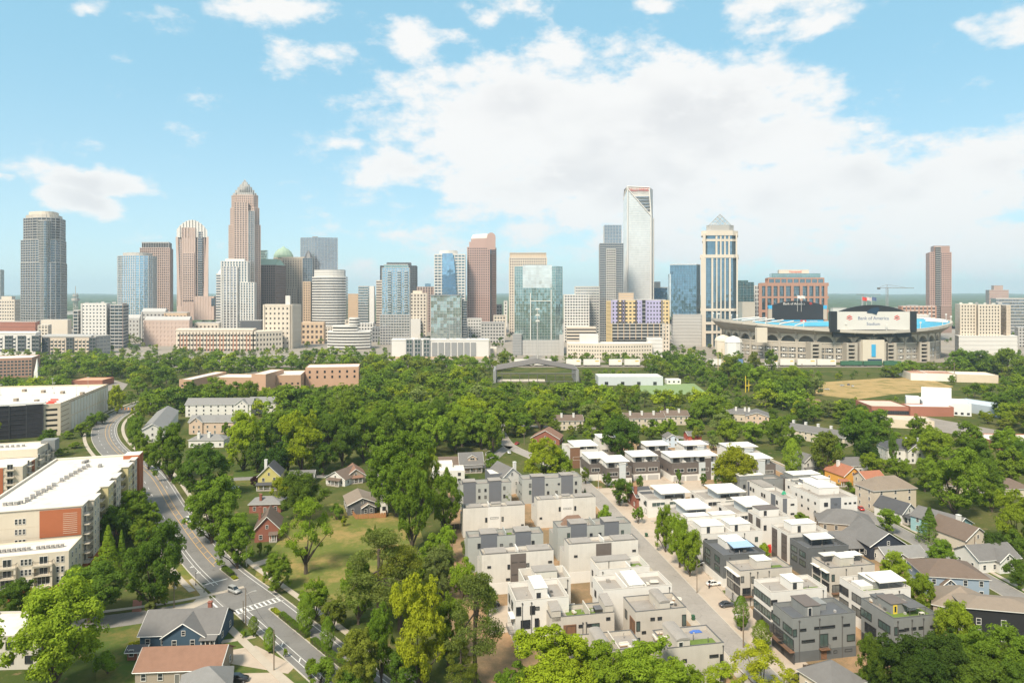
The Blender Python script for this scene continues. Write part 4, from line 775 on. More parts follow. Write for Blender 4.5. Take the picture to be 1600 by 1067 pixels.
# front entrance and stair towers
sx = lambda x, d: px2x(x, d) - CX
def fb(name, x0, x1, y0, y1, z0, z1, m_): b = MB(); b.box(sx(x0, CY + y0), y0, z0, sx(x1, CY + y0), y1, z1); return b.build(name, m_, so)
yf = -B0 - 2
fb('entrance_block', 1348, 1382, yf - 8, yf + 8, 0, 30, ST['cre']); fb('entrance_side', 1343, 1348, yf - 6, yf + 8, 0, 27, ST['con']); fb('entrance_side', 1382, 1387, yf - 6, yf + 8, 0, 27, ST['con']); fb('entrance_banner', 1362, 1368.5, yf - 8.6, yf - 7.9, 8, 24, ST['cya']); fb('entrance_glass', 1356, 1378, yf - 8.5, yf - 7.9, .5, 5, mat('glass_entry', (.03, .05, .10), .1, .2, spec=.8))
for x0, x1 in ((1326, 1336), (1388, 1397), (1270, 1280), (1440, 1449)):
    yy = yf - 2 + (9 if x0 in (1270,) else (16 if x0 == 1440 else 0)); fb('stair_core', x0 - 3, x0, yy - 4, yy + 12, 0, 26, ST['con']); fb('stair_core', x1, x1 + 4, yy - 4, yy + 12, 0, 26, ST['con'])
    for z in (3, 8, 13, 18, 23): fb('stair_landing', x0, x1, yy - 3.5, yy + 8, z, z + 2.0, ST['con'])
fb('white_screen', 1183, 1199, -104, -96, 24, 44, ST['cre'])
for i, (x, y) in enumerate(((1130, -40), (1146, -70))):
    p = (sx(x, CY + y), y); b = MB(); n = 12
    for r0, z0, r1, z1 in ((12, 0, 12, 22), (12.6, 22, 11, 26), (11, 26, 7, 29), (7, 29, 1, 31)): b.cyl(p[0], p[1], z0, z1, r0, n, 0, r1)
    b.build('ramp_drum', ST['wht'] if i else ST['cre'], so)
# video boards
def board(name, label, x0, x1, y0, y1, yl, d, arch=True):
    o = thing(name, label, 'scoreboard', (px2x((x0 + x1) / 2, d), d, 0)); w_ = (x1 - x0) / 2 * d / FPX; zb, zt = hgt(y1, d), hgt(y0, d); return o, w_, zb, zt
o, w_, zb, zt = board('scoreboard', 'pale stadium name board on the near rim with dark side wings', 1307, 1421, 487, 515, None, 900)
b = MB(); b.box(-w_, -1, zb, w_, 2, zt); b.build('panel', ST['brd'], o); b = MB(); b.box(-w_ - 8.5, -2, zb - 2, -w_ - .01, 4, zt + .5); b.box(w_ + .01, -2, zb - 2, w_ + 8.5, 4, zt + .5); b.box(-w_ - 8, -1.6, zb - 3.2, w_ + 8, 4, zb - .01); b.box(-w_ - 4, 2.01, zb - 10, w_ + 4, 5, zt - .2); b.build('board_frame', ST['blk'], o)
b = MB(); n = 16
for i in range(n):
    u0, u1 = -1 + 2 * i / n, -1 + 2 * (i + 1) / n; h0, h1 = 8.6 * (1 - u0 * u0) + .2, 8.6 * (1 - u1 * u1) + .2; w2 = w_ * .93
    b.quad((u0 * w2, 1, zt), (u1 * w2, 1, zt), (u1 * w2, 1, zt + h1), (u0 * w2, 1, zt + h0)); b.quad((u0 * w2, 1, zt + h0), (u1 * w2, 1, zt + h1), (u1 * w2, 4, zt + h1), (u0 * w2, 4, zt + h0))
b.build('arched_top', ST['blk'], o)
kk = 900 / FPX; zc = (zb + zt) / 2; sign(o, 'Bank of America', (0, -1.06, zc + 3.1), 7.6 * kk * .95, NAVY, ext=.06); sign(o, 'Stadium', (0, -1.06, zc - 4.4), 6.6 * kk, NAVY, ext=.06)
def flaglogo(o, cx, cz, s):
    for i, (x0, z0, c_) in enumerate(((-.9, .50, RED), (-.55, .22, RED), (-.95, .0, RED), (-.45, -.25, NAVY if i_nav else RED))):
        b = MB(); b.add([((cx + x0 * s), -1.10, cz + z0 * s), (cx + (x0 + .9) * s, -1.10, cz + (z0 + .42) * s), (cx + (x0 + 1.15) * s, -1.10, cz + (z0 + .26) * s), (cx + (x0 + .25) * s, -1.10, cz + (z0 - .16) * s)], [(0, 1, 2, 3)]); q_ = b.build('logo_stripe', c_, o); q_.data.flip_normals()
i_nav = False; flaglogo(o, -w_ * .64, zc + 2.6, 5.2); flaglogo(o, w_ * .66, zc + 2.6, 5.2)
b = MB(); b.add([(-8, -1.6, zt + 1), (-2, -1.6, zt + 5), (6, -1.6, zt + 6), (8, -1.6, zt + 3), (5, -1.6, zt - 1), (4, -1.6, zt - 4), (-2, -1.6, zt - 2), (-9, -1.6, zt - 1.5)], [tuple(range(7, -1, -1))]); b.build('emblem_plaque', mat('emblem_blue', (.02, .05, .09), .4, .1, .4), o)
o, w_, zb, zt = board('scoreboard', 'large black video board on the far rim left of the name board', 1206, 1286, 477, 499, None, 1130)
b = MB(); b.box(-w_, -1, zb - 1, w_, 3, zt); b.build('screen', ST['blk'], o); b = MB(); b.box(-w_ - 6, -1, zb, -w_ - .01, 3, zt - 4); b.box(w_ + .01, -1, zb, w_ + 6, 3, zt - 4); b.build('wing', ST['con'], o); b = MB(); b.box(-w_ - 6, -1.2, zt - 6, -w_ - .01, 3.2, zt); b.box(w_ + .01, -1.2, zt - 6, w_ + 6, 3.2, zt); b.build('team_banner', ST['cya'], o); b = MB(); b.box(-w_, -1.4, zb - 3.6, w_, 3.3, zb - 1.01); b.build('ad_strip', ST['cya'], o)
b = MB()
for i in range(12):
    u0, u1 = -1 + i / 6, -1 + (i + 1) / 6; h0, h1 = 7.4 * (1 - u0 * u0) + .1, 7.4 * (1 - u1 * u1) + .1; b.quad((u0 * w_, -.6, zt), (u1 * w_, -.6, zt), (u1 * w_, -.6, zt + h1), (u0 * w_, -.6, zt + h0)); b.quad((u0 * w_, -.6, zt + h0), (u1 * w_, -.6, zt + h1), (u1 * w_, 3, zt + h1), (u0 * w_, 3, zt + h0))
b.build('arched_top', ST['blk'], o); sign(o, 'Bank of America', (-6, -1.3, zt + 2.4), 5.4, ST['wht'], ext=.05); sign(o, 'Atrium Health', (26, -1.5, zb - 2.3), 2.2, ST['wht'], ext=.05); flaglogo(o, 22, zt + 2.2, 3.2)
b = MB(); b.box(4, -1.6, zb - 3.4, 14, -1.41, zb - 1.2); b.build('red_ad', RED, o)
for i, (x, d, lb) in enumerate(((1347, 912, 'red'), (1354, 914, 'striped'), (1362, 916, 'blue'), (1246, 1118, 'white'), (1252, 1120, 'pale'))):
    o = thing('flagpole', '%s flag on a tall white pole above the %s board' % (lb, 'name' if d < 1000 else 'video'), 'flag', (px2x(x, d), d, 0)); b = MB(); z0 = 60 if d < 1000 else 62; b.cyl(0, 0, z0, z0 + 27, .22, 6); b.build('pole', ST['wht'], o)
    b = MB(); V = [(.2 + .9 * j, .5 * math.sin(j * 1.3), z0 + 26.5 - .2 * j - 4.6 * q_) for q_ in (0, 1) for j in range(8)]; b.add(V, [(j, j + 1, 9 + j, 8 + j) for j in range(7)]); b.build('flag', (RED, mat('flag_pale', (.62, .50, .50), .8, .3, .8), NAVY, ST['wht'], ST['brd'])[i], o)
# club roofs on the left sideline, white raking beams
for i in range(6):
    t = math.pi - .62 + i * .17 + .0; a_ = math.pi + .30 + i * .13; b = MB(); b.bar((A1 * .97 * math.cos(a_), B1 * .97 * math.sin(a_), rimz(a_) + 2), (A1 * .70 * math.cos(a_), B1 * .70 * math.sin(a_), rimz(a_) + 5), 1.0); b.build('roof_beam', ST['wht'], so)
for i in range(5):
    a_ = -.05 - i * .13; b = MB(); b.bar((A1 * .97 * math.cos(a_), B1 * .97 * math.sin(a_), rimz(a_) + 1), (A1 * .80 * math.cos(a_), B1 * .80 * math.sin(a_), rimz(a_) + 2.5), .9); b.build('roof_beam', ST['wht'], so)
fb('press_box', 1160, 1180, 60, 80, 40, 78, ST['con'])
# train along the railway
CW = mat('container_white', (.70, .66, .60), .7, .06, .3, streak=.05); CG = mat('gondola_green', (.045, .13, .075), .6, .1, .3); CO = mat('container_orange', (.55, .25, .08), .6, .08); CBm = mat('container_blue', (.12, .20, .36), .6, .08)
cars_ = [(803, 832, CW), (834, 862, CW), (884, 908, CW), (911, 938, CW), (951, 972, CW), (975, 1000, CW), (1108, 1139, CW), (1142, 1161, CBm), (1195, 1216, CW), (1218, 1241, CW), (1245, 1275, CW), (1276, 1306, CW), (1313, 1347, CG), (1348, 1378, CG), (1380, 1408, CG)]
for i, (x0, x1, mm) in enumerate(cars_):
    d = 853; a_, c_ = px2x(x0, d), px2x(x1, d); o = thing('freight_wagon', '%s freight wagon on the railway, %s from the left' % ('green' if mm is CG else 'blue' if mm is CBm else 'white container', ordinal(i + 1)), 'wagon', ((a_ + c_) / 2, d, 0), 0, 'freight train'); L = (c_ - a_) / 2 - .5; hh = 5 if mm is CG else 7.2
    b = MB(); b.box(-L, -1.6, 1.5, L, 1.6, 1.5 + hh); b.build('body', mm, o); b = MB(); b.box(-L - .4, -1.3, .9, L + .4, 1.3, 1.49); b.build('chassis', ST['blk'], o)
    if mm is CW: b = MB(); b.box(L * .4, -1.68, 1.5 + hh * .6, L * .85, -1.6, 1.5 + hh * .8); b.build('stripe', mat('stripe_yellow', (.65, .45, .10), .6, .05), o)
    for s_ in (-.75, .75): b = MB(); b.box(s_ * L - 1.5, -1.2, 0, s_ * L + 1.5, 1.2, .9); b.build('bogie', ST['blk'], o)
# ------------------------------------------------------------------ modern townhouses
PANE = [mat('pane_dark', (.030, .034, .040), .07, .3, .6, spec=.8), mat('pane_curtain', (.16, .16, .15), .12, .3, .6, spec=.8), mat('pane_green', (.07, .10, .09), .07, .3, .6, spec=.8)]
FR = {'dark': mat('frame_dark', (.045, .043, .042), .5, .05), 'white': mat('frame_white', (.64, .62, .58), .5, .04)}
W_ = dict(
    lg=mat('siding_sage_grey', (.37, .375, .35), .75, .07, .4, streak=.05, lines=.22), dg=mat('siding_slate', (.14, .146, .162), .6, .06, .4, streak=.03), cr=mat('stucco_cream', (.585, .55, .495), .85, .06, .4, streak=.12, dirt=.22),
    wh=mat('stucco_white', (.66, .63, .585), .8, .05, .4, streak=.05, dirt=.10), ch=mat('siding_charcoal', (.125, .13, .132), .6, .08, .4, streak=.04), br=mat('panel_umber', (.135, .112, .10), .65, .1, .5, streak=.05, lines=.3),
    be=mat('stucco_beige', (.50, .455, .395), .85, .06, .4, streak=.08, dirt=.15), bl=mat('panel_pale_blue', (.52, .545, .545), .7, .05, .4, streak=.04, lines=.25), gy=mat('siding_mid_grey', (.225, .228, .22), .7, .07, .4, streak=.08, lines=.22), wd=mat('wood_brown', (.20, .105, .06), .7, .15, 1.5, streak=.1), co=mat('coping_metal', (.11, .105, .10), .5, .05),
    rg=mat('roof_membrane_grey', (.29, .262, .235), .9, .12, .5, dirt=.4), rw=mat('roof_membrane_white', (.70, .665, .605), .8, .05, .3, dirt=.16), dk=mat('roof_deck_dark', (.105, .11, .12), .8, .12, .5, dirt=.2), gr=mat('garage_door', (.40, .38, .36), .6, .05, .5, lines=.5), gd=mat('garage_dark', (.06, .06, .062), .5, .1, .5, lines=.5))
TURF2 = mat('turf_rooftop', (.12, .175, .035), .95, .18, 1.6, dirt=.3)
_WM = {}
def win_mesh(w, h, fr, nv, nh, pane):
    key = (round(w, 2), round(h, 2), fr, nv, nh, pane)
    if key in _WM: return _WM[key]
    b = MB(); f = .09 if w < 3 else .11; y0, y1 = -.13, .03; hw = w / 2
    b.box(-hw, -.035, f * .5, hw, .03, h - f * .5, 1)
    b.box(-hw - f, y0, -f, hw + f, y1, 0.0, 0); b.box(-hw - f, y0, h, hw + f, y1, h + f, 0); b.box(-hw - f, y0, 0, -hw, y1, h, 0); b.box(hw, y0, 0, hw + f, y1, h, 0)
    for i in range(1, nv): x = -hw + w * i / nv; b.box(x - .035, -.08, 0, x + .035, -.03, h, 0)
    for i in range(1, nh): z = h * i / nh; b.box(-hw, -.075, z - .03, hw, -.03, z + .03, 0)
    _WM[key] = b.mesh('window', [FR[fr], PANE[pane]]); return _WM[key]
_wr = random.Random(3)
def place_win(parent, face, dims, u, z, w, h, fr='dark', nv=1, nh=1, pane=None, name='window', metres=False):
    """face F front, L left, R right, B back of a box dims=(W,D); u is the centre as a fraction along the face seen from outside"""
    W, D = dims; pane = (0 if h < .7 else _wr.choice([0, 0, 0, 0, 1, 2])) if pane is None else pane
    me = win_mesh(w, h, fr, nv, nh, pane)
    lo, rz = {'F': ((u * W, 0, z), 0), 'R': ((W, u * D, z), R(90)), 'B': (((1 - u) * W, D, z), R(180)), 'L': ((0, (1 - u) * D, z), R(-90))}[face]
    return link(name, me, parent, lo, rz)
TH0 = R(11)
class TH:
    def __init__(s, label, xl, yl, xr, xb, yb, h, wall='wh', pp=1.05, roof='rg', th=TH0, D=None, name='townhouse', base=None, cop=True, rear=0):
        A = G(xl, yl, h); u = Vector((math.cos(th), math.sin(th))); v = Vector((-math.sin(th), math.cos(th))); r = (xr - 800) / FPX
        s.W = (r * A.y - A.x) / (u.x - r * u.y); s.h = h; s.th = th
        if D is None: B = G(xb, yb, h); D = (Vector((B.x, B.y)) - Vector((A.x, A.y))).dot(v)
        s.D = D; s.A = Vector((A.x, A.y)); s.u = u; s.v = v
        s.o = thing(name, label, 'house', (A.x, A.y, 0), th, 'modern flat-roofed townhouses'); s.pp = pp
        reg([tuple(s.wp(a, b)) for a, b in ((0, 0), (1, 0), (1, 1), (0, 1))])
        W, hr, t_ = s.W, h - pp, .22; b = MB()
        zb = base[1] if base else 0
        o4 = [(0, 0), (W, 0), (W, D), (0, D)]; i4 = [(t_, t_), (W - t_, t_), (W - t_, D - t_), (t_, D - t_)]
        for i in range(4):
            a, c = o4[i], o4[(i + 1) % 4]; b.quad((*a, zb), (*c, zb), (*c, h), (*a, h)); a2, c2 = i4[i], i4[(i + 1) % 4]
            b.quad((*c2, hr), (*a2, hr), (*a2, h), (*c2, h)); b.quad((*a, h), (*c, h), (*c2, h), (*a2, h))
        b.build('wall', W_[wall], s.o)
        if base:
            b = MB(); b.prism(off_poly(o4, .06), 0, zb); b.build('base_wall', W_[base[0]], s.o)
        b = MB(); b.quad(*[(x, y, hr + .01) for x, y in i4]); b.build('roof', W_[roof], s.o)
        if rear: b = MB(); b.box(.3, D + .01, 0, W - .3, D + rear, h - 4.6, 0, 1); b.build('rear_wing', [W_[wall], W_[roof]], s.o)
        if cop:
            b = MB(); e = .05
            for x0, y0, x1, y1 in ((-e, -e, W + e, t_ + e), (-e, D - t_ - e, W + e, D + e), (-e, t_ + e, t_ + e, D - t_ - e), (W - t_ - e, t_ + e, W + e, D - t_ - e)): b.box(x0, y0, h + .003, x1, y1, h + .07)
            b.build('coping', W_['co'] if wall != 'wh' else W_['be'], s.o)
        rv = random.Random(int(xl * 7))
        for k in range(4): c_ = rv.choice([(.18, .18, .9), (.5, .5, .55), (.12, .12, 1.3), (.9, .8, .8), (.3, .3, .4)]); b = MB(); x, y = rv.uniform(.06, .94) * W, rv.uniform(.15, .85) * D; b.box(x, y, hr, x + c_[0], y + c_[1], hr + c_[2]); b.build('roof_vent', W_[rv.choice(['gr', 'co', 'rg'])], s.o)
    def wp(s, a, b): return s.A + s.u * (a * s.W) + s.v * (b * s.D)
    def win(s, face, u, z, w, h, **k): place_win(s.o, face, (s.W, s.D), u, z, w, h, **k); return s
    def wins(s, face, us, zs, w, h, **k):
        for z in zs:
            for u in us: s.win(face, u, z, w, h, **k)
        return s
    def panel(s, face, u0, u1, z0, z1, m_, p=.06, name='panel'):
        W, D = s.W, s.D; b = MB()
        if face == 'F': b.box(u0 * W, -p, z0, u1 * W, .05, z1)
        elif face == 'L': b.box(-p, (1 - u1) * D, z0, .05, (1 - u0) * D, z1)
        else: b.box(W - .05, u0 * D, z0, W + p, u1 * D, z1)
        b.build(name, W_[m_], s.o); return s
    def bay(s, u0, u1, dep, dz, m_, roof='rg', p=.12, name='stair_tower'):
        b = MB(); b.box(u0 * s.W, -p, 0, u1 * s.W, dep, s.h + dz, 0, 1); b.build(name, [W_[m_], W_[roof]], s.o)
        b = MB(); b.box(u0 * s.W - .15, -p - .2, s.h + dz, u1 * s.W + .15, dep + .15, s.h + dz + .16); b.build('roof_edge', W_[roof], s.o); return s
    def bulk(s, u0, u1, t0, t1, hz, m_, roof='rg', kind='flat', door=None, ov=.15):
        W, D = s.W, s.D; z0 = s.h - s.pp; x0, x1, y0, y1 = u0 * W, u1 * W, t0 * D, t1 * D; b = MB(); b.box(x0, y0, z0, x1, y1, z0 + hz); b.build('roof_house', W_[m_], s.o); b = MB(); z = z0 + hz
        if kind == 'flat': b.box(x0 - ov, y0 - ov, z + .002, x1 + ov, y1 + ov, z + .18)
        elif kind == 'barrel':
            n = 6; hw = (x1 - x0) / 2 + ov; P = [(x0 + (x1 - x0) / 2 - hw * math.cos(math.pi * i / n), z + .55 * math.sin(math.pi * i / n)) for i in range(n + 1)]
            for i in range(n): b.quad((P[i][0], y0 - ov, P[i][1]), (P[i + 1][0], y0 - ov, P[i + 1][1]), (P[i + 1][0], y1 + ov, P[i + 1][1]), (P[i][0], y1 + ov, P[i][1]))
            b.add([(x, y0 - ov, zz) for x, zz in P], [tuple(range(n, -1, -1))])
        else: b.quad((x0 - ov, y0 - ov, z + .05), (x1 + ov, y0 - ov, z + .05), (x1 + ov, y1 + ov, z + .9), (x0 - ov, y1 + ov, z + .9)); b.quad((x0, y0, z), (x0, y1, z), (x0, y1, z + .85), (x0, y0, z + .04)); b.quad((x1, y1, z), (x1, y0, z), (x1, y0, z + .04), (x1, y1, z + .85))
        b.build('roof_house_roof', W_[roof], s.o)
        if door is not None:
            o = link('door', win_mesh(.9, 2.0, door, 1, 1, 0), s.o, ((x0 + (x1 - x0) * .3), y0, z0 + .1))
        return s
    def slab(s, u0, u1, t0, t1, z, m_='rw', th=.24, posts=(), name='canopy_roof', tilt=0.0):
        W, D = s.W, s.D; b = MB(); x0, x1, y0, y1 = u0 * W, u1 * W, t0 * D, t1 * D
        b.add([(x0, y0, z), (x1, y0, z), (x1, y1, z + tilt), (x0, y1, z + tilt), (x0, y0, z + th), (x1, y0, z + th), (x1, y1, z + th + tilt), (x0, y1, z + th + tilt)], [(0, 3, 2, 1), (0, 1, 5, 4), (1, 2, 6, 5), (2, 3, 7, 6), (3, 0, 4, 7), (4, 5, 6, 7)]); b.build(name, W_[m_] if isinstance(m_, str) else m_, s.o)
        for a, c in posts: b = MB(); b.cyl(a * W, c * D, s.h - s.pp, z, .06, 6); b.build('post', W_['co'], s.o)
        return s
    def vol(s, u0, u1, t0, t1, z0, z1, m_, name='upper_wall', top=None):
        b = MB(); b.box(u0 * s.W, t0 * s.D, z0, u1 * s.W, t1 * s.D, z1, 0, 1); b.build(name, [W_[m_], W_[top or m_]], s.o); return s
    def turf(s, u0, u1, t0, t1):
        b = MB(); z = s.h - s.pp + .012; b.box(u0 * s.W + .25, t0 * s.D + .25, z, u1 * s.W - .25, t1 * s.D - .25, z + .05); b.build('turf', TURF2, s.o); return s
    def pipe(s, us, z0=.2, face='F', z1=None):
        for u in us:
            b = MB(); z1_ = z1 or s.h - .9
            if face == 'F': b.box(u * s.W - .06, -.16, z0, u * s.W + .06, -.02, z1_); b.box(u * s.W - .16, -.24, z1_, u * s.W + .16, -.02, z1_ + .35)
            b.build('downpipe', W_['co'], s.o)
        return s
    def fin(s, u, t0=0.0, t1=1.0, dz=.9, m_='wh'):
        b = MB(); b.box(u * s.W - .14, t0 * s.D - .01, s.h - s.pp, u * s.W + .14, t1 * s.D, s.h + dz); b.build('party_wall', W_[m_], s.o); return s
    def garage(s, face, u, w=4.8, z=.05, h=2.3, m_='gr'):
        W, D = s.W, s.D; b = MB(); b.box(-w / 2, -.10, 0, w / 2, .04, h, 0)
        for i in range(1, 4): b.box(-w / 2, -.115, h * i / 4 - .02, w / 2, -.10, h * i / 4 + .02, 0)
        lo, rz = {'F': ((u * W, -.07, z), 0), 'L': ((-.07, (1 - u) * D, z), R(-90))}[face]; o = b.build('garage_door', W_[m_], s.o); o.location = lo; o.rotation_euler = (0, 0, rz); return s
    def awning(s, face, u, z, w, dep=1.0):
        W, D = s.W, s.D; b = MB(); b.box(-w / 2, -dep, 0, w / 2, 0, .14); lo, rz = {'F': ((u * W, 0, z), 0), 'L': ((0, (1 - u) * D, z), R(-90))}[face]; o = b.build('awning', W_['rw'], s.o); o.location = lo; o.rotation_euler = (0, 0, rz); return s
    def balcony(s, face, u, z, w, dep=1.3, m_='wd'):
        W, D = s.W, s.D; lo, rz = {'F': ((u * W, 0, z), 0), 'L': ((0, (1 - u) * D, z), R(-90)), 'R': ((W, u * D, z), R(90))}[face]
        b = MB(); b.box(-w / 2, -dep, 0, w / 2, -.01, .16); o = b.build('balcony', W_[m_], s.o); o.location = lo; o.rotation_euler = (0, 0, rz)
        r = MB(); r.box(-w / 2, -dep, 1.05, w / 2, -dep + .05, 1.11); r.box(-w / 2, -dep, 1.05, -w / 2 + .05, -.02, 1.11); r.box(w / 2 - .05, -dep, 1.05, w / 2, -.02, 1.11)
        for i in range(int(w / .3) + 1): x = min(-w / 2 + i * .3, w / 2 - .03); r.box(x, -dep, .16, x + .03, -dep + .03, 1.05)
        r.build('railing', W_['co'], o); return s
# --- left group, far to near
a = TH('far left grey pair with two slate stair towers by the big leaning tree', 719, 757, 799, 714, 751, 10.4, 'lg', D=6.5, rear=6.5)
a.bay(.06, .30, 4.5, .9, 'dg').bay(.56, .80, 4.5, .9, 'dg').wins('F', [.37, .49], [4.2, 7.0], .7, 1.1).wins('F', [.86], [4.0, 7.4], .7, 1.3).win('F', .335, 1.6, .6, .8)
a = TH('grey pair with two slate stair towers beside the curved street end', 816, 749, 909, 806, 742, 10.4, 'lg', D=7.5, rear=6.5)
a.bay(.16, .37, 4.5, .9, 'dg').bay(.65, .85, 4.5, .9, 'dg').wins('F', [.13], [4.0, 7.0], .8, 1.5).wins('F', [.41, .61], [7.4], .8, .6).wins('F', [.43, .57], [3.6], .8, 1.2).wins('F', [.90], [3.6, 7.0], .8, 1.4).wins('L', [.3, .7], [3.5, 7.4], 1.0, .6)
a = TH('cream blank-walled pair with white middle strip, left one of the far two', 723.6, 794, 820, 717, 789.5, 10.7, 'cr', D=5, rear=6.5); a.panel('F', .40, .60, 0, 10.6, 'wh', .08).wins('F', [.5], [2.2, 6.3], 2.9, .45, nv=3).wins('F', [.37, .635], [5.2], .6, 1.5).win('F', .96, 2.9, .8, .6).fin(.42, .1, .9, .8).bulk(.47, .62, .3, .7, 1.6, 'be').bulk(.06, .30, .1, .9, 1.0, 'cr').bulk(.72, .96, .15, .9, 1.1, 'cr')
a = TH('cream blank-walled pair with white middle strip beside the townhouse street', 839.4, 781, 930.7, 831.6, 777, 10.7, 'cr', D=5.2, rear=6.5); a.panel('F', .41, .61, 0, 10.6, 'wh', .08).wins('F', [.51], [2.4, 6.6], 2.9, .45, nv=3).wins('F', [.38, .645], [6.0], .6, 1.5).win('F', .06, 3.4, .8, .6).fin(.36, .1, .9, .8).bulk(.45, .58, .3, .7, 1.6, 'be').bulk(.08, .30, .1, .9, 1.0, 'cr').bulk(.66, .95, .15, .9, 1.1, 'cr')
a = TH('grey pair with slate stair towers, left one in the third row', 731, 840, 849, 727, 832, 11.2, 'lg', D=6, rear=6.5); a.bay(.17, .38, 4.6, .9, 'dg').bay(.625, .83, 4.6, .9, 'dg').wins('F', [.145], [3.0, 7.6], .8, 1.5).wins('F', [.44, .565], [7.4], .8, 1.1).win('F', .86, 7.2, .8, 1.6).fin(.50, .0, .95, .9, 'lg').turf(.52, .62, .1, .9)
a = TH('grey pair with slate stair towers, right one in the third row beside the street', 871.4, 824, 986, 865, 815, 11.0, 'lg', D=6.5, rear=6.5); a.bay(.175, .39, 4.6, .9, 'dg').bay(.63, .83, 4.6, .9, 'dg').wins('F', [.145], [2.8, 7.4], .8, 1.5).wins('F', [.45, .57], [7.2], .8, 1.1).win('F', .88, 7.0, .8, 1.6).fin(.50, .0, .95, .9, 'lg')
b = MB(); b.prism([(.10 * a.W, 4.7), (.45 * a.W, 4.7), (.45 * a.W, 8.5), (.10 * a.W, 8.5)], a.h - 1, a.h + 1.6, p1=[(.2 * a.W, 6.2), (.36 * a.W, 6.2), (.36 * a.W, 6.9), (.2 * a.W, 6.9)]); b.build('hip_roof', mat('shingle_red_brown', (.20, .125, .09), .9, .15, 1.2), a.o)
a = TH('cream pair with umber middle strip and pale base, left of the fourth row', 752.8, 866.6, 865, 746, 860, 12.0, 'cr', D=5, rear=6.5, base=('wh', 3.4)); a.panel('F', .395, .61, 3.0, 11.6, 'br', .1).wins('F', [.10], [8.0], .9, .5).wins('F', [.37], [7.3], .6, 1.2).win('F', .635, 7.6, .7, .9).win('F', .95, 8.2, 1.0, .5).win('F', .36, 3.9, 1.0, .6).fin(.50, 0, .95, .8).bulk(.06, .34, .1, .9, 1.1, 'cr').bulk(.66, .95, .1, .9, 1.1, 'cr').wins('F', [.45, .56], [5.4, 9.0], 1.5, .12)
a = TH('cream pair with umber middle strip beside the street, right of the fourth row', 888.5, 850.4, 997, 882, 844, 12.0, 'cr', D=5.2, rear=6.5, base=('wh', 3.4)); a.panel('F', .39, .61, 3.0, 11.6, 'br', .1).wins('F', [.10], [8.0], .9, .5).win('F', .94, 8.4, 1.0, .5).fin(.50, 0, .95, .8).bulk(.06, .34, .1, .9, 1.1, 'cr').bulk(.66, .95, .1, .9, 1.1, 'cr')
a = TH('pale grey townhouse with sunken roof terrace and turf strip behind the white stair house', 819.5, 907, 891.7, 811, 888, 10.6, 'cr', pp=1.9, cop=False); a.turf(.25, 1.0, 0, .35).bulk(.28, .78, .45, .95, 2.4, 'cr', 'rg').win('F', .85, 7.0, 1.4, .5).fin(.30, .05, .95, .1, 'cr').pipe([.93])
a = TH('pale townhouse with sunken roof terraces and grey roof slabs right of the timber ramp', 936, 890, 1015, 922.5, 872.5, 10.4, 'wh', pp=1.7); a.bulk(.30, .72, .5, .95, 2.3, 'cr', 'rg').bulk(.02, .28, .5, .95, 2.3, 'cr', 'rg').wins('L', [.3, .75], [3.0, 6.5], 1.0, 1.4).win('F', .25, 7.0, 3.0, .5, nv=2).pipe([.07, .62]).fin(.62, .0, .9, .2).turf(.74, .98, .1, .8)
a = TH('tall white townhouse with white stair house on its roof at the left corner', 806, 938.7, 889, 794.6, 910, 12.0, 'wh', pp=1.3); a.bulk(.38, .62, .15, .85, 3.2, 'wh', 'rw', door='dark').wins('F', [.05, .31], [8.4], 1.1, 2.0).win('F', .40, 9.4, .9, .7).win('F', .18, 5.0, 2.3, 2.0).win('F', .39, 5.1, .9, 2.1).win('F', .39, 2.0, .9, 1.6).win('F', .18, 2.3, 2.6, .5, nv=2).pipe([.12, .29]).wins('L', [.25, .6], [4.4, 8.0], 1.8, 2.0).awning('L', .75, 7.2, 4.0, 1.2).balcony('L', .75, 3.4, 4.0, 1.6, 'rg').fin(.63, 0, .95, .2)
a = TH('white townhouse with bright wall and furnished roof terraces beside the street', 942.5, 922, 1050, 926, 900, 11.0, 'wh', pp=1.3); a.bulk(.40, .60, .1, .9, 1.6, 'wh', 'rw', 'shed').fin(.34, .0, 1, .5).fin(.62, 0, .9, .4).pipe([.96]).wins('L', [.3, .7], [3, 6.6], 1.2, 1.6).win('R', .3, 6, 1.2, 1.6)
a = TH('beige townhouse pair with two turf roof terraces and loungers', 860, 965, 960, 852, 948, 9.0, 'be', pp=1.0); a.turf(.28, .60, .05, .9).turf(.64, .84, .05, .9).fin(.61, 0, 1, .9, 'be').bulk(.02, .16, .0, .8, 2.6, 'be', 'rg', 'shed').bulk(.86, .99, .05, .9, 2.6, 'be', 'rg', 'shed').panel('F', .20, .40, 0, 6.9, 'wd', .08).win('F', .32, 4.3, 2.2, 2.2, nv=2, pane=2).win('F', .12, 6.2, 1.0, .6).wins('F', [.47, .60], [6.0], 1.0, .6).win('F', .70, 4.6, 1.9, 2.0, nv=2, pane=2).win('F', .90, 7.2, .9, .6).pipe([.50, .555], 1, z1=6.9)
a = TH('beige townhouse with grey roof deck and barrel-roofed stair house mid street', 993, 955.7, 1072.6, 975, 932, 11.0, 'be', pp=1.2); a.bulk(.50, .70, .1, .9, 2.5, 'be', 'rg', 'barrel').wins('F', [.33, .47], [8.6], .95, .6).panel('L', .55, .98, 0, 8.6, 'wd', .08).win('F', .05, 6.4, .8, 2.2, pane=2).win('F', .05, 2.4, .8, 2.2, pane=2).win('L', .25, 6.6, 1.4, 2.0).win('L', .8, 5.8, 2.0, 2.2, pane=2).win('F', .16, 5.6, .9, .5).win('F', .95, 6.6, .9, 2.6, pane=2).win('F', .84, 3.0, 1.4, .6)
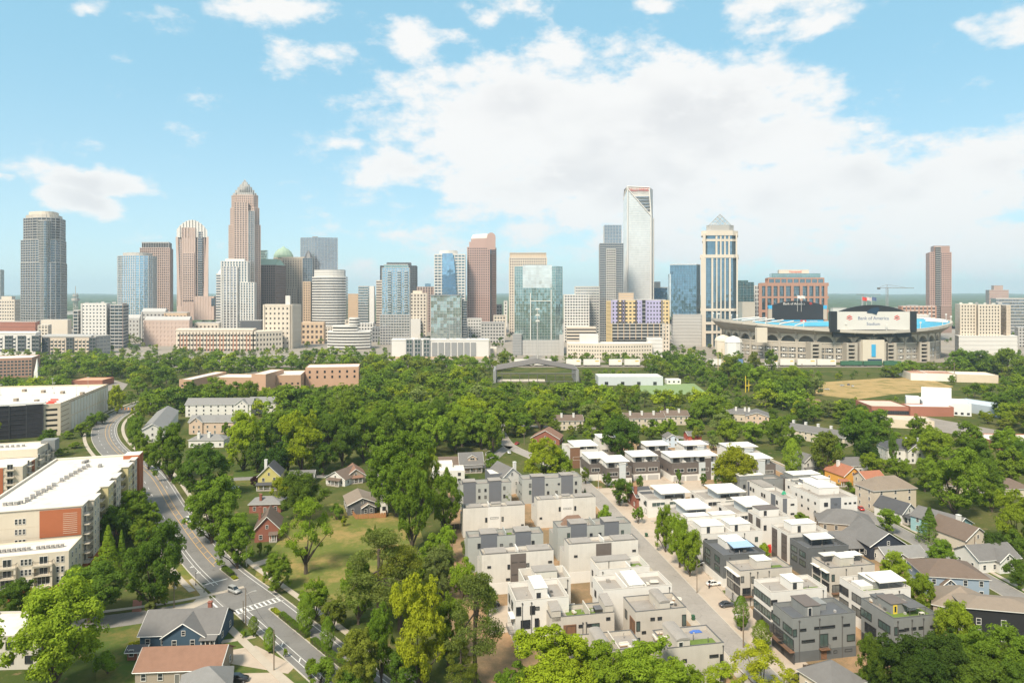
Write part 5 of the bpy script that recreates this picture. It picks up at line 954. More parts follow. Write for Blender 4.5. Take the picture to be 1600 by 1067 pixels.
a = TH('nearest beige townhouse with olive turf roof and blue cover, beside the street', 1043, 1012.6, 1131, 1010, 985, 10.0, 'be', pp=1.1); a.turf(.40, .97, .0, .55).bulk(.17, .40, .02, .95, 2.5, 'be', 'rg', 'barrel', door='white').win('F', .12, 6.6, 2.2, .5, nv=2).win('F', .30, 6.6, .8, .6).win('F', .82, 7.0, 2.0, .5, nv=2).win('F', .52, 2.2, 2.6, 1.2, nv=2).win('F', .96, 5.4, .7, 2.0).win('F', .96, 1.6, .7, 2.0).wins('R', [.3, .7], [2, 5.6], 1.2, 1.8).pipe([.985])
a = TH('beige townhouse with white roof sofas half hidden by the front tree crowns', 905, 1021, 1006, 896, 992, 8.6, 'be', pp=1.1); a.bulk(.30, .48, .1, .9, 2.5, 'be', 'rg', 'barrel', door='dark').fin(.62, 0, 1, .3, 'be').win('F', .2, 4, 1, 1).win('F', .7, 4, 1.6, 1.2)
# --- right group along the street
a = TH('nearest grey townhouse with black roof deck, charcoal base and orange door', 1238.7, 965.8, 1337, 1209.8, 941.5, 10.7, 'gy', roof='dk', base=('ch', 2.6)); a.bulk(.28, .52, .25, .95, 2.5, 'gy', 'br', 'flat', door='white').bulk(.52, .72, .55, .95, 1.5, 'gy', 'gy').pipe([.10, .42, .78], 0.2)
a.win('F', .16, 7.5, 1.5, .45).win('F', .50, 7.6, 5.4, .45, nv=3).win('F', .85, 7.6, 1.7, .45).win('F', .24, 4.7, 3.3, .45, nv=2).win('F', .66, 4.7, 1.0, .5).win('F', .92, 3.9, 2.0, 1.5).win('F', .485, 3.2, 2.2, 3.0, nv=2, pane=2).win('F', .67, 1.4, .8, .5).win('F', .88, 1.4, 1.8, .5).win('F', .03, 6.4, .9, 1.6, pane=2)
a.panel('F', .44, .53, .2, 2.5, 'wd', .16, 'door').balcony('F', .485, 2.7, 2.6, 1.0).balcony('L', .28, 2.9, 5.5, 1.3).balcony('L', .78, 2.9, 5.5, 1.3).wins('L', [.14, .75], [6.5], 3.6, 1.6, nv=3, pane=2).wins('L', [.28, .78], [3.2], 4.2, 2.4, nv=3).garage('L', .28, 5.2, m_='gd').garage('L', .78, 5.2, m_='gd')
a = TH('white townhouse with wide windows beside the nearest grey one', 1205, 925, 1292, 1179.7, 904.5, 10.5, 'wh', base=('ch', 2.7)); a.bulk(.42, .64, .2, .8, 2.4, 'wh', 'rw', 'flat', door='dark').wins('L', [.25, .72], [3.3, 6.7], 4.0, 1.9, nv=3, pane=2).garage('L', .27, 5, m_='gd').garage('L', .76, 5, m_='gd').win('F', .04, 3.6, 1.0, 2.2).pipe([.93], 2).win('F', .05, 7.2, 1.6, 1.2).turf(.66, .97, .05, .4)
a = TH('cream townhouse with white awnings and pale stair house, third from the bottom', 1156.6, 891.8, 1237.6, 1133, 875.5, 10.2, 'be', pp=1.1); a.bulk(.40, .68, .3, .8, 2.5, 'be', 'rw', 'flat').turf(.70, .95, .1, .6).awning('L', .30, 8.6, 3.6).awning('L', .78, 8.6, 3.6).wins('L', [.30, .78], [6.2, 3.2], 3.2, 2.2, nv=2).garage('L', .28, 5.0).garage('L', .76, 5.0).win('F', .04, 7.0, .8, 1.6).win('F', .24, 6.6, .8, 1.7).win('F', .12, 3.0, 2.4, 2.2, nv=2).balcony('F', .12, 2.9, 3.0, 1.0).win('F', .25, 2.8, .8, 1.9).wins('F', [.48, .64], [7.2], 1.1, .5).pipe([.19, .33, .55])
a = TH('charcoal townhouse with blue roof awning beside the street trees', 1130, 867.5, 1196, 1108, 843, 9.6, 'ch', roof='dk', base=('wh', 2.6)); a.bulk(.34, .80, .55, .95, 2.3, 'wh', 'rw').slab(.36, .86, .22, .58, 10.4, mat('awning_blue', (.30, .42, .58), .8, .06), .08, [(.38, .24), (.84, .24)], 'blue_awning', .45).wins('L', [.25, .72], [3.6, 6.4], 3.0, 1.7, nv=2, pane=2).pipe([.15, .6], 3)
a = TH('white double townhouse with two stair houses behind the charcoal one', 1097, 834.6, 1191, 1081, 818, 9.6, 'wh'); a.bulk(.06, .44, .30, .9, 2.4, 'wh', 'rw', door='dark').bulk(.54, .88, .30, .9, 2.4, 'wh', 'rw', door='dark').fin(.49, 0, 1, .4).wins('F', [.06], [3, 6.3], .9, 1.8).win('F', .9, 6, .9, 1.4).wins('L', [.3, .7], [3, 6], 2.2, 1.8, nv=2).pipe([.4, .7])
a = TH('long white townhouse with plain parapet left of the canopy roofs', 1074, 813.5, 1158, 1064, 803, 9.8, 'wh', roof='rw'); a.bulk(.05, .45, .3, .8, 1.6, 'wh', 'rw').bulk(.52, .95, .3, .8, 1.6, 'wh', 'rw').win('F', .1, 5, 1, 1)
# second column
a = TH('grey townhouse with turf roof, yellow stair door and dark pergola', 1397, 966, 1466, 1349.5, 933.4, 10.8, 'gy', pp=1.1); a.turf(.05, 1.0, .0, .5).bulk(.22, .58, .36, .80, 2.4, 'gy', 'br').bulk(.20, .50, .80, .98, 1.8, 'gy', 'co').slab(.45, .82, .12, .44, 12.1, 'co', .12, [(.46, .13), (.81, .13), (.81, .42)], 'pergola').wins('F', [.28, .44, .60, .86], [7.7], 1.1, .5).pipe([.08, .40, .66], 2).win('F', .05, 6.9, 1.0, 1.8, pane=2).win('F', .17, 7.6, 2.2, .4).wins('L', [.16, .72], [6.6], 3.8, 1.7, nv=3, pane=2).win('L', .3, 3.2, 3.8, 2.2, nv=3).win('L', .9, 3, 3.4, 2.2, nv=2).garage('L', .25, 5, m_='gd').garage('L', .8, 5, m_='gd')
b = MB(); b.box(.26 * a.W, .36 * a.D - .12, a.h - 1.1, .26 * a.W + 1.1, .36 * a.D - .02, a.h + 1.1); d_ = b.build('door', mat('door_yellow', (.72, .52, .06), .5, .03), a.o); b = MB(); b.box(.26 * a.W + .3, .36 * a.D - .16, a.h - .6, .26 * a.W + .8, .36 * a.D - .121, a.h + .8); b.build('door_glass', PANE[0], d_)
a = TH('white townhouse with big white sloped roof canopy in the second column', 1349.5, 924, 1423, 1311, 901, 10.5, 'wh'); a.turf(.0, .5, 0, .4).slab(.40, .98, .12, .72, 11.7, 'rw', .2, [(.97, .14), (.6, .14)], 'roof_canopy', .5).bulk(.36, .50, .3, .9, 2.0, 'gy', 'rw').vol(.1, .4, .3, .7, 9.5, 10.6, 'wh', 'planter_wall').wins('L', [.20, .72], [6.6, 3.2], 3.4, 1.9, nv=2).pipe([.25, .75], 4)
a = TH('cream townhouse with planted roof terrace and white stair house in the second column', 1297.4, 887, 1366.8, 1267.7, 869.6, 10.2, 'be', pp=1.1); a.bulk(.36, .66, .3, .75, 2.5, 'be', 'rw').turf(.1, .95, .02, .3).slab(.12, .5, .62, .95, 11.4, 'cr', .12, [(.14, .64), (.48, .64)], 'pergola').slab(.70, .96, .5, .9, 11.3, 'rw', .12, [(.72, .52), (.94, .52)], 'shade_roof').awning('L', .28, 8.6, 3.4).awning('L', .76, 8.6, 3.4).wins('L', [.28, .76], [6.2, 3.2], 3.0, 2.2, nv=2).win('F', .06, 6.4, .8, 1.8).win('F', .12, 3, 2.2, 2.2, nv=2).balcony('F', .12, 2.9, 2.8, .9).pipe([.35, .7]).garage('L', .28, 5).garage('L', .76, 5)
a = TH('charcoal townhouse with white pergola roof over its deck', 1262, 856.6, 1326, 1236.8, 840, 9.6, 'ch', roof='dk'); a.bulk(.3, .95, .62, .96, 1.9, 'ch', 'dk').slab(.22, .80, .3, .75, 11.0, 'rw', .15, [(.24, .32), (.5, .32), (.78, .32)], 'pergola_roof', .4).wins('L', [.25, .72], [3.4, 6.2], 3.0, 1.6, nv=2, pane=2).pipe([.4])
a = TH('white townhouse with umber window columns and white stair house', 1232, 834, 1294, 1209.5, 818, 9.8, 'wh'); a.bulk(.24, .86, .35, .8, 2.7, 'wh', 'rw', door='dark').panel('L', .60, .92, .3, 9.0, 'br', .07).panel('L', .05, .36, .3, 9.0, 'br', .07).wins('L', [.22, .76], [3, 6.2], 2.0, 1.8, nv=2).win('F', .1, 6, .9, 1.4)
a = TH('white townhouse with umber window columns and dark stair-house roof behind it', 1190, 808.6, 1234, 1169.7, 796, 9.8, 'wh'); a.bulk(.12, .82, .4, .9, 2.6, 'wh', 'br', door='dark').panel('L', .62, .92, .3, 9.0, 'br', .07).panel('L', .05, .36, .3, 9.0, 'br', .07).wins('L', [.22, .76], [3, 6.2], 1.8, 1.8, nv=2).win('F', .12, 5.4, .9, 1.6).win('F', .6, 6.6, 1.2, .5)
# white terrace at the right
a = TH('long white townhouse row with slate strips and green tarpaulin on its roof', 1222.5, 778.6, 1246, 1180, 750, 9.6, 'wh', roof='rg'); a.panel('F', 0.02, .30, .3, 9.5, 'dg', .08).wins('F', [.66], [3.2, 6.8], 1.4, .5).wins('L', [.12, .2, .45, .52, .86], [6.4], 1.0, 1.3).wins('L', [.3, .62], [3.2], 1.0, 1.6).panel('L', .70, .82, 0, 9.5, 'dg', .08).panel('L', .02, .08, 0, 9.5, 'dg', .08).bulk(.1, .9, .55, .95, 1.4, 'wh', 'rg')
a = TH('tall white townhouse with slate front strip and small square windows at the right', 1281, 778.5, 1339.7, 1248, 757, 9.8, 'wh', roof='rg'); a.panel('F', .28, .56, 0, 9.7, 'dg', .08).win('F', .16, 6.6, 1.5, 1.4, nv=2).wins('F', [.68, .80, .93], [7.0], .9, .5).win('F', .63, 2.4, .9, 2.4).win('F', .42, 7.0, .8, .4).wins('L', [.2, .4, .62, .85], [3.4, 6.8], .8, .7).bulk(.3, .85, .4, .95, 2.6, 'wh', 'rw').win('F', .08, .3, 1.8, .9)
a = TH('white townhouse with grey roof box behind the tall white one', 1246, 757, 1306, 1232, 748, 9.8, 'wh', roof='rw'); a.bulk(.3, .6, .2, .8, 1.6, 'dg', 'rw').bulk(.65, .95, .3, .9, 2.0, 'wh', 'rw').wins('F', [.15, .6], [6.5], 1.4, 1.4, nv=2).wins('L', [.3, .7], [3.4, 6.8], .9, .8)
a = TH('sage grey house with white belt and flat roof left of the white row', 1156, 751, 1224, 1148, 744, 9.6, 'gy', roof='rg'); a.panel('F', .0, .5, 4.8, 5.2, 'wh', .08, 'belt').wins('F', [.1, .24], [2.2, 6.4], .9, 1.4).bulk(.05, .6, .3, .9, 2.4, 'gy', 'rw').win('F', .75, 6.3, 1.2, .8)
a = TH('sage grey house with white flat roof cap behind the white terrace', 1239, 750.5, 1296, 1226, 741, 9.6, 'gy', roof='rw'); a.bulk(.1, .85, .25, .9, 2.5, 'gy', 'rw').wins('F', [.3, .7], [6.4], .9, 1.6).panel('L', .1, .9, .3, 9.0, 'br', .07)
# --- canopy-roofed houses
def canopy_house(label, xl, yl, xr, h, D, low='wh', mid='br', up='wh', g2=True, ups=(.08, 1.0, .34, 1.0), tower=None, dz=2.9, ov=.03, wl=None, th=TH0):
    a = TH(label, xl, yl, xr, None, None, h, mid, pp=1.0, D=D, base=(low, 3.0), roof='rg', name='canopy_townhouse', th=th)
    u0, u1, t0, t1 = ups; z = h - 1.0; a.vol(u0, u1 - .01, t0, t1 - .01, z, z + dz, up)
    a.slab(u0 - ov, u1 + ov, t0 - .14, t1 + .02, z + dz, 'rw', .3, (), 'canopy_roof', .25)
    o = a.o
    for k, (u, w_) in enumerate(((.28, .22), (.72, .22))):
        link('terrace_door', win_mesh(w_ * a.W, 2.1, 'dark', 2, 1, k % 2), o, ((u0 + (u1 - u0) * u) * a.W, t0 * a.D, z + .12))
    b = MB(); b.box((u0 + (u1 - u0) * .49) * a.W, .04 * a.D, z, (u0 + (u1 - u0) * .51) * a.W, t0 * a.D, z + 1.5); b.build('terrace_divider', W_[up], o)
    if g2: a.garage('F', .27, .40 * a.W).garage('F', .74, .40 * a.W)
    a.win('F', .27, 4.3, .34 * a.W, 1.5, fr='white', nv=3).win('F', .74, 4.3, .34 * a.W, 1.5, fr='white', nv=3)
    a.wins('L', [.3, .7], [4.2], 1.2, .9)
    if tower: a.bay(tower[0], tower[1], .5, dz - 1.0, tower[2], 'rw')
    return a
canopy_house('umber and white house with canopy roof and twin garages, left of the pair', 989.4, 722.6, 1031, 8.6, 14)
canopy_house('umber and white house with canopy roof and twin garages, right of the pair', 1049.5, 724, 1092, 8.6, 15)
canopy_house('canopy-roofed umber house with pale stair tower at the street corner', 948, 732, 987, 7.8, 15, 'wh', 'br', tower=(.50, .76, 'bl'), g2=False)
canopy_house('canopy-roofed umber house behind the corner one', 921, 725.5, 957, 7.8, 15, 'wh', 'br', g2=False, tower=(.55, .8, 'wh'))
canopy_house('canopy-roofed umber house at the back, left of the big dark tree gap', 1010, 705, 1050, 8.4, 13, 'wh', 'br')
canopy_house('white canopy-roofed house at the back beside the lime tree', 1070, 704, 1110, 7.6, 12, 'wh', 'wh', tower=(.5, .75, 'bl'), g2=False)
canopy_house('pale blue canopy-roofed house left of the lime tree', 1092, 722, 1126, 8.6, 13, 'wh', 'bl', g2=False, tower=(.3, .55, 'br'))
canopy_house('white canopy-roofed house right of the lime tree', 1168, 727, 1212, 8.6, 13, 'wh', 'br', tower=(.36, .62, 'bl'), g2=False)
canopy_house('white canopy-roofed house farthest back above the lime tree', 1140, 708, 1188, 8.2, 13, 'wh', 'wh', tower=(.5, .76, 'bl'), g2=False)
canopy_house('brown-fronted white house at the far end of the townhouse street', 891, 703, 935, 9.4, 16, 'wh', 'wh', g2=False, tower=(0.0, .34, 'wd'), ups=(.2, 1.0, .2, .9), dz=2.2)
canopy_house('white house hidden behind the big dark tree', 938, 692, 966, 9.4, 12, 'wh', 'wh', g2=False)
for lb, xl, yl, xr, h in (('pale blue house with overhanging white roof right of the red brick chimney', 1013, 781, 1071, 7.0), ('pale blue house with overhanging white roof in the middle of the block', 1101, 780, 1157, 7.0), ('pale house with overhanging white roof in front of the first pale blue one', 1053, 806, 1104, 7.0), ('pale house with overhanging white roof in front of the second pale blue one', 1147, 801.5, 1197, 7.0)):
    a = canopy_house(lb, xl, yl, xr, h, 13, 'wh', 'wh', 'bl', g2=False, ups=(.40, 1.0, .02, .75), dz=3.4, ov=.10); a.win('F', .68, 6.6, 2.4, 1.0, pane=1).win('F', .92, 6.8, .8, .8).wins('L', [.2, .8], [1.0, 4.0], 1.6, 1.8)
# --- things on the roof terraces
WOODW = mat('outdoor_cushion', (.62, .57, .50), .9, .08, 2); DARKW = mat('outdoor_wicker', (.05, .048, .045), .8, .15, 3); TEAK = mat('teak', (.33, .20, .11), .7, .12, 3)
def sofa(p, rz, label, z, mcush=WOODW, mframe=TEAK, w=2.2):
    o = thing('outdoor_sofa', label, 'sofa', (p.x, p.y, z), rz); b = MB(); b.box(-w / 2, -.4, .08, w / 2, .4, .28); b.box(-w / 2, -.4, 0, -w / 2 + .08, -.3, .1); b.box(w / 2 - .08, -.4, 0, w / 2, -.3, .1); b.box(-w / 2, .3, 0, w / 2, .4, .1); b.build('frame', mframe, o)
    b = MB(); b.box(-w / 2 + .12, -.38, .28, w / 2 - .12, .25, .46); b.build('seat', mcush, o); b = MB(); b.box(-w / 2 + .1, .2, .3, w / 2 - .1, .42, .85); b.build('backrest', mcush, o)
    for s_ in (-1, 1): b = MB(); b.box(s_ * w / 2 - .1, -.4, .28, s_ * w / 2 + .1, .4, .62); b.build('armrest', mcush, o)
def table(p, rz, label, z, w=1.4, d=.8, mt=TEAK):
    o = thing('outdoor_table', label, 'table', (p.x, p.y, z), rz); b = MB(); b.box(-w / 2, -d / 2, .68, w / 2, d / 2, .74); b.build('table_top', mt, o)
    for sx in (-1, 1):
        for sy in (-1, 1): b = MB(); b.box(sx * (w / 2 - .1) - .04, sy * (d / 2 - .1) - .04, 0, sx * (w / 2 - .1) + .04, sy * (d / 2 - .1) + .04, .68); b.build('leg', mt, o)
def hottub(p, rz, label, z):
    o = thing('hot_tub', label, 'hot tub', (p.x, p.y, z), rz); b = MB(); b.box(-1.1, -1.1, 0, 1.1, 1.1, .85); b.build('tub_side', DARKW, o); b = MB(); b.box(-1.15, -1.15, .85, 1.15, -.02, .98); b.box(-1.15, .02, .85, 1.15, 1.15, .98); b.build('cover', mat('tub_cover', (.13, .13, .14), .7, .1), o)
def deckpt(a, b_, px): return None
def roofp(x, y, z): return G(x, y, z)
B1z, B3z, B2z, S1z, R1z, N2z, G4z = 8.07, 8.97, 9.85, 9.78, 9.68, 9.75, 10.0
sofa(roofp(893, 949, B1z), .3, 'white outdoor sofa on the turf of the left roof terrace', B1z); sofa(roofp(897, 958, B1z), 2.0, 'white armchair facing the sofa on the left turf terrace', B1z, w=1.0); table(roofp(885, 955, B1z), .2, 'small pale table on the left turf terrace', B1z, .9, .9, WOODW)
hottub(roofp(935, 954, B1z), TH0, 'dark covered hot tub on the bright green roof terrace', B1z)
sofa(roofp(1031, 990, B3z), .2, 'white sofa at the back of the nearest beige roof deck', B3z); sofa(roofp(1024, 998, B3z), 1.7, 'white side sofa on the nearest beige roof deck', B3z); table(roofp(1036, 999, B3z), .2, 'long pale dining table on the nearest beige roof deck', B3z, 2.0, .9, WOODW)
table(roofp(1048, 945, B2z), .2, 'pale table with parasol hole on the beige mid-street deck', B2z, 1.6, .9, WOODW); sofa(roofp(1058, 938, B2z), -.4, 'pale bench sofa on the beige mid-street deck', B2z)
sofa(roofp(1422, 954, S1z), .2, 'white lounge sofa under the dark pergola', S1z, w=2.6); table(roofp(1440, 961, S1z), .2, 'low white table on the turf beside the pergola', S1z, 1.2, .9, WOODW); sofa(roofp(1371, 937, S1z), .5, 'white corner sofa beside the grey stair house', S1z); sofa(roofp(1362, 940, S1z), 1.8, 'white single seat at the rear of the turf roof', S1z, w=1.0)
sofa(roofp(1022, 911, N2z), .1, 'dark framed sofa on the bright white roof terrace', N2z, WOODW, DARKW); sofa(roofp(1012, 914, N2z), 1.7, 'dark framed armchair on the bright white roof terrace', N2z, WOODW, DARKW, 1.0)
sofa(roofp(975, 1009, 7.6), .2, 'white sofa on the terrace behind the front tree crowns', 7.6); sofa(roofp(985, 1014, 7.6), 1.8, 'white armchair on the terrace behind the front tree crowns', 7.6, w=1.1)
# blue tarpaulin, green tarpaulin, red portable toilet, bins
def crumple(name, label, p, z, rx, ry, hh, m_, seed, cat='tarpaulin'):
    rng = random.Random(seed); b = MB(); n = 9; V = []
    for j in range(n):
        for i in range(n):
            u, v = i / (n - 1) * 2 - 1, j / (n - 1) * 2 - 1; e = max(0, 1 - max(abs(u), abs(v)) ** 3); V.append((u * rx, v * ry, .02 + hh * e * rng.uniform(.45, 1)))
    b.add(V, [(j * n + i, j * n + i + 1, (j + 1) * n + i + 1, (j + 1) * n + i) for j in range(n - 1) for i in range(n - 1)]); me = b.mesh(name, m_); o = link(name, me, None, (p.x, p.y, z), .2); tag(o, label, cat)
crumple('tarpaulin', 'bright blue tarpaulin on the olive turf roof', roofp(1087, 987, B3z), B3z, 1.5, .5, .5, mat('tarp_blue', (.06, .14, .42), .5, .1), 3)
crumple('tarpaulin', 'green tarpaulin on the long white townhouse roof', roofp(1225, 772, 8.7), 8.7, .9, .6, 1.5, mat('tarp_green', (.04, .30, .17), .6, .1), 5)
p = G(1204, 862); o = thing('portable_toilet', 'red portable toilet between the charcoal townhouses', 'toilet', (p.x, p.y, 0), .2); REDP = mat('plastic_red', (.55, .05, .03), .45, .05)
b = MB(); b.box(-.65, -.65, 0, .65, .65, 2.2); b.build('cabin', REDP, o); b = MB(); b.prism([(-.7, -.7), (.7, -.7), (.7, .7), (-.7, .7)], 2.2, 2.5, p1=[(-.4, -.4), (.4, -.4), (.4, .4), (-.4, .4)]); b.build('roof', REDP, o); b = MB(); b.box(-.45, -.69, .1, .45, -.65, 2.0); b.build('door', REDP, o)
BING = mat('bin_green', (.03, .09, .045), .5, .1)
for k, (x, y, lb) in enumerate(((1083, 968, 'green wheelie bin on the pavement beside the mid-street beige house'), (1010, 838, 'dark green wheelie bin on the driveway across the street'), (349, 1057, 'green bin beside the brown-roofed house'))):
    p = G(x, y); o = thing('wheelie_bin', lb, 'bin', (p.x, p.y, .01), .3 * k); b = MB(); b.prism([(-.33, -.38), (.33, -.38), (.33, .38), (-.33, .38)], .08, 1.15, p1=[(-.42, -.46), (.42, -.46), (.42, .46), (-.42, .46)]); b.build('body', BING, o); b = MB(); b.box(-.45, -.5, 1.15, .45, .52, 1.24); b.build('lid', BING, o)
    for s_ in (-1, 1): b = MB(); b.box(s_ * .38 - .05, .28, 0, s_ * .38 + .05, .5, .22); b.build('wheel', DARKW, o)
# ------------------------------------------------------------------ cream apartment building on the left, garage deck, mid-distance blocks
AP = dict(cr=mat('render_cream', (.58, .505, .40), .85, .05, .3, streak=.05, dirt=.08), rd=mat('brick_terracotta', (.36, .115, .05), .85, .08, .5, bump=.01), ol=mat('render_straw', (.56, .47, .25), .85, .06, .3), rf=mat('roof_white_warm', (.66, .60, .525), .8, .10, .12, dirt=.42), un=mat('hvac_grey', (.30, .285, .27), .6, .2, 2), rl=mat('railing_black', (.03, .03, .032), .5, .05))
def bal_mesh(w, dep):
    b = MB(); b.box(-w / 2, -dep, -.22, w / 2, -.01, 0, 0); return b.mesh('balcony', AP['cr'])
def rail_mesh(w, dep):
    r = MB(); r.box(-w / 2, -dep, 1.02, w / 2, -dep + .06, 1.1); r.box(-w / 2, -dep, 1.02, -w / 2 + .06, -.02, 1.1); r.box(w / 2 - .06, -dep, 1.02, w / 2, -.02, 1.1)
    for i in range(int(w / .35) + 1): x = min(-w / 2 + i * .35, w / 2 - .04); r.box(x, -dep, 0, x + .04, -dep + .04, 1.02)
    for i in range(1, int(dep / .35)): 
        for sx in (-w / 2, w / 2 - .04): r.box(sx, -dep + i * .35, 0, sx + .04, -dep + i * .35 + .04, 1.02)
    return r.mesh('railing', AP['rl'])
def balconies(parent, face, W, D, ts, zs, w, dep):
    bm, rm = bal_mesh(w, dep), rail_mesh(w, dep)
    for z in zs:
        for t in ts:
            lo, rz = {'R': ((W, t, z), R(90)), 'F': ((t, 0, z), 0)}[face]; o = link('balcony', bm, parent, lo, rz); link('railing', rm, o); link('balcony_door', win_mesh(2.0, 2.1, 'white', 2, 1, 0), parent, (lo[0], lo[1], z + .05), rz)
def tub(parent, W, D, h, wall, roof, pp=.5, x0=0, y0=0, z0=0, names=('wall', 'roof')):
    b = MB(); t_ = .3; o4 = [(x0, y0), (x0 + W, y0), (x0 + W, y0 + D), (x0, y0 + D)]; i4 = [(x0 + t_, y0 + t_), (x0 + W - t_, y0 + t_), (x0 + W - t_, y0 + D - t_), (x0 + t_, y0 + D - t_)]
    for i in range(4):
        a, c = o4[i], o4[(i + 1) % 4]; a2, c2 = i4[i], i4[(i + 1) % 4]; b.quad((*a, z0), (*c, z0), (*c, h), (*a, h)); b.quad((*c2, h - pp), (*a2, h - pp), (*a2, h), (*c2, h)); b.quad((*a, h), (*c, h), (*c2, h), (*a2, h))
    b.build(names[0], wall, parent); b = MB(); b.quad(*[(x, y, h - pp + .01) for x, y in i4]); b.build(names[1], roof, parent)
def place(corner, th, W):
    """front-left origin for a building whose front-right corner is given"""
    return (corner[0] - math.cos(th) * W, corner[1] - math.sin(th) * W, 0)
def units(parent, pts, z, m_=None, s=(1.0, .9, .9), name='roof_unit'):
    b = MB(); b.box(-s[0] / 2, -s[1] / 2, 0, s[0] / 2, s[1] / 2, s[2]); b.box(-s[0] / 2 - .08, -s[1] / 2 - .08, s[2], s[0] / 2 + .08, s[1] / 2 + .08, s[2] + .1); me = b.mesh(name, m_ or AP['un'])
    for x, y, rz in pts: link(name, me, parent, (x, y, z), rz)
th = R(17); W, D, H_ = 29, 73, 21.6
o = thing('apartment_building', 'large cream apartment building with white roof, red brick panel and stacked balconies', 'apartment building', place((-136, 216), th, W), th)
rotp = lambda L, x, y, t: (L[0] + math.cos(t) * x - math.sin(t) * y, L[1] + math.sin(t) * x + math.cos(t) * y)
L0 = place((-136, 216), th, W); reg([rotp(L0, *q, th) for q in ((0, 0), (W + 3, 0), (W + 3, D), (0, D))])
tub(o, W, D, H_, AP['cr'], AP['rf'], .5)
b = MB(); e = .35
for x0, y0, x1, y1 in ((-e, -e, W + e, .3), (-e, D - .3, W + e, D + e), (-e, .3, .3, D - .3), (W - .3, .3, W + e, D - .3)): b.box(x0, y0, H_ + .003, x1, y1, H_ + .3)
b.build('cornice', AP['rf'], o)
b = MB(); b.box(W * .60, -.18, 12.6, W - .25, .05, H_ - .6); pn = b.build('brick_panel', AP['rd'], o)
b = MB()
for i in range(11): b.box(W * .82, -.26, 13.4 + i * .62, W * .955, -.17, 13.5 + i * .62)
b.build('brick_stripe', AP['cr'], pn, kind='stuff')
b = MB()
for z in (9.6, 12.9, 16.2): b.box(0, -.03, z, W * .595, .02, z + .06)
b.build('joint_line', mat('joint_tan', (.5, .42, .32), .9, .05), o, kind='stuff')
for z in (11.0, 14.2, 17.4):
    for x in (3.0, 12.2):
        for k in (-1, 0, 1): link('window', win_mesh(.62, 1.6, 'white', 1, 2, 0), o, (x + k * 1.05, 0, z))
# right flank: projecting bays and balconies
fl = [3.3 + 3.05 * i for i in range(6)]
bays = [(6, 13, 1.6), (20, 27, 2.4), (34, 41, 1.6), (48, 55, 2.4), (62, 67, 1.6)]
for i, (a_, c_, p_) in enumerate(bays):
    b = MB(); b.box(W - .1, a_, 0, W + p_, c_, H_ + (.5 if i % 2 else -.1), 0, 1); bo = b.build('bay', [AP['ol'] if i % 2 else AP['cr'], AP['rf']], o)
    b = MB(); b.box(W - .2, a_ - .3, H_ + (.5 if i % 2 else -.1), W + p_ + .4, c_ + .3, H_ + (.8 if i % 2 else .25)); b.build('bay_roof', AP['rf'], bo)
    b = MB(); b.box(W - .05, a_ - .05, 0, W + p_ + .05, c_ + .05, 3.2); b.build('brick_base', AP['rd'], bo)
    for z in fl:
        for yy in (a_ + 2, c_ - 2): link('window', win_mesh(.8, 1.5, 'white', 1, 2, 0), bo, (W + p_, yy, z + .5), R(90))
balconies(o, 'R', W, D, (2.6, 16.5, 30.5, 44.5, 58.5), fl[:6], 4.2, 1.9)
b = MB(); b.box(W - 3.5, D - 6, 0, W + 2.4, D + 1.2, H_ + 1.0, 0, 1); b.build('end_tower', [AP['rd'], AP['rf']], o)
b = MB(); b.box(-.06, -.06, 0, W + .06, D + .06, 3.0); b.build('base_course', AP['rd'], o)
pts = [(9 + 6 * i / 26 + (0.9 if i % 2 else 0), 10 + i * 1.75 + (3 if i > 12 else 0), .1 * (i % 3)) for i in range(27)]
units(o, pts, H_ - .48); units(o, [(5 + i * 1.5, 9, 0) for i in range(3)] + [(12 + .4 * i, 64 + i * 1.3, 0) for i in range(3)], H_ - .48); units(o, [(20 - i * .2, 55 + i * 1.8, 0) for i in range(2)], H_ - .48)
b = MB(); b.bar((10, 9, H_ - .2), (14.5, 62, H_ - .2), .12); b.bar((8, 24, H_ - .2), (14, 26, H_ - .2), .1); b.build('roof_duct', AP['un'], o)
# lower front wing
L1 = (-130.5, 201); W2, D2, H2 = 34, 12.6, 13.0
o = thing('apartment_wing', 'lower cream wing with front balconies and brick entrance before the large apartment building', 'apartment building', place(L1, th, W2), th); P1 = place(L1, th, W2); reg([rotp(P1, *q, th) for q in ((0, 0), (W2, 0), (W2, D2), (0, D2))])
tub(o, W2, D2, H2, AP['cr'], AP['rf'], .4, z0=3.4)
b = MB(); b.box(-.06, -.06, 0, W2 + .06, D2 + .06, 3.4); b.build('brick_base', AP['rd'], o)
for z in (4.1, 7.0, 10.0):
    for x in (31.2, 32.4): link('window', win_mesh(.66, 1.7, 'white', 1, 2, 0), o, (x, 0, z))
    for x in (22.2, 23.2, 24.2, 13.6, 14.6): link('window', win_mesh(.62, 1.7, 'white', 1, 2, 0), o, (x, 0, z))
    for y in (3, 6.5, 10): link('window', win_mesh(.9, 1.6, 'white', 1, 2, 0), o, (W2, y, z), R(90))
for x in (9.5, 18.5, 27.6):
    b = MB()
    for s_ in (-1, 1): b.box(x + s_ * 2.3 - .25, -1.3, 3.4, x + s_ * 2.3 + .25, -.01, 9.3)
    b.box(x - 2.55, -1.35, 9.3, x + 2.55, -.01, 9.75); b.box(x - 2.55, -1.35, 3.2, x + 2.55, -.01, 3.75); b.build('porch_frame', AP['cr'], o)
    b = MB(); b.box(x - 2.4, -1.3, 0, x - 1.6, -.07, 3.2); b.box(x + 1.6, -1.3, 0, x + 2.4, -.07, 3.2); b.build('brick_pier', AP['rd'], o)
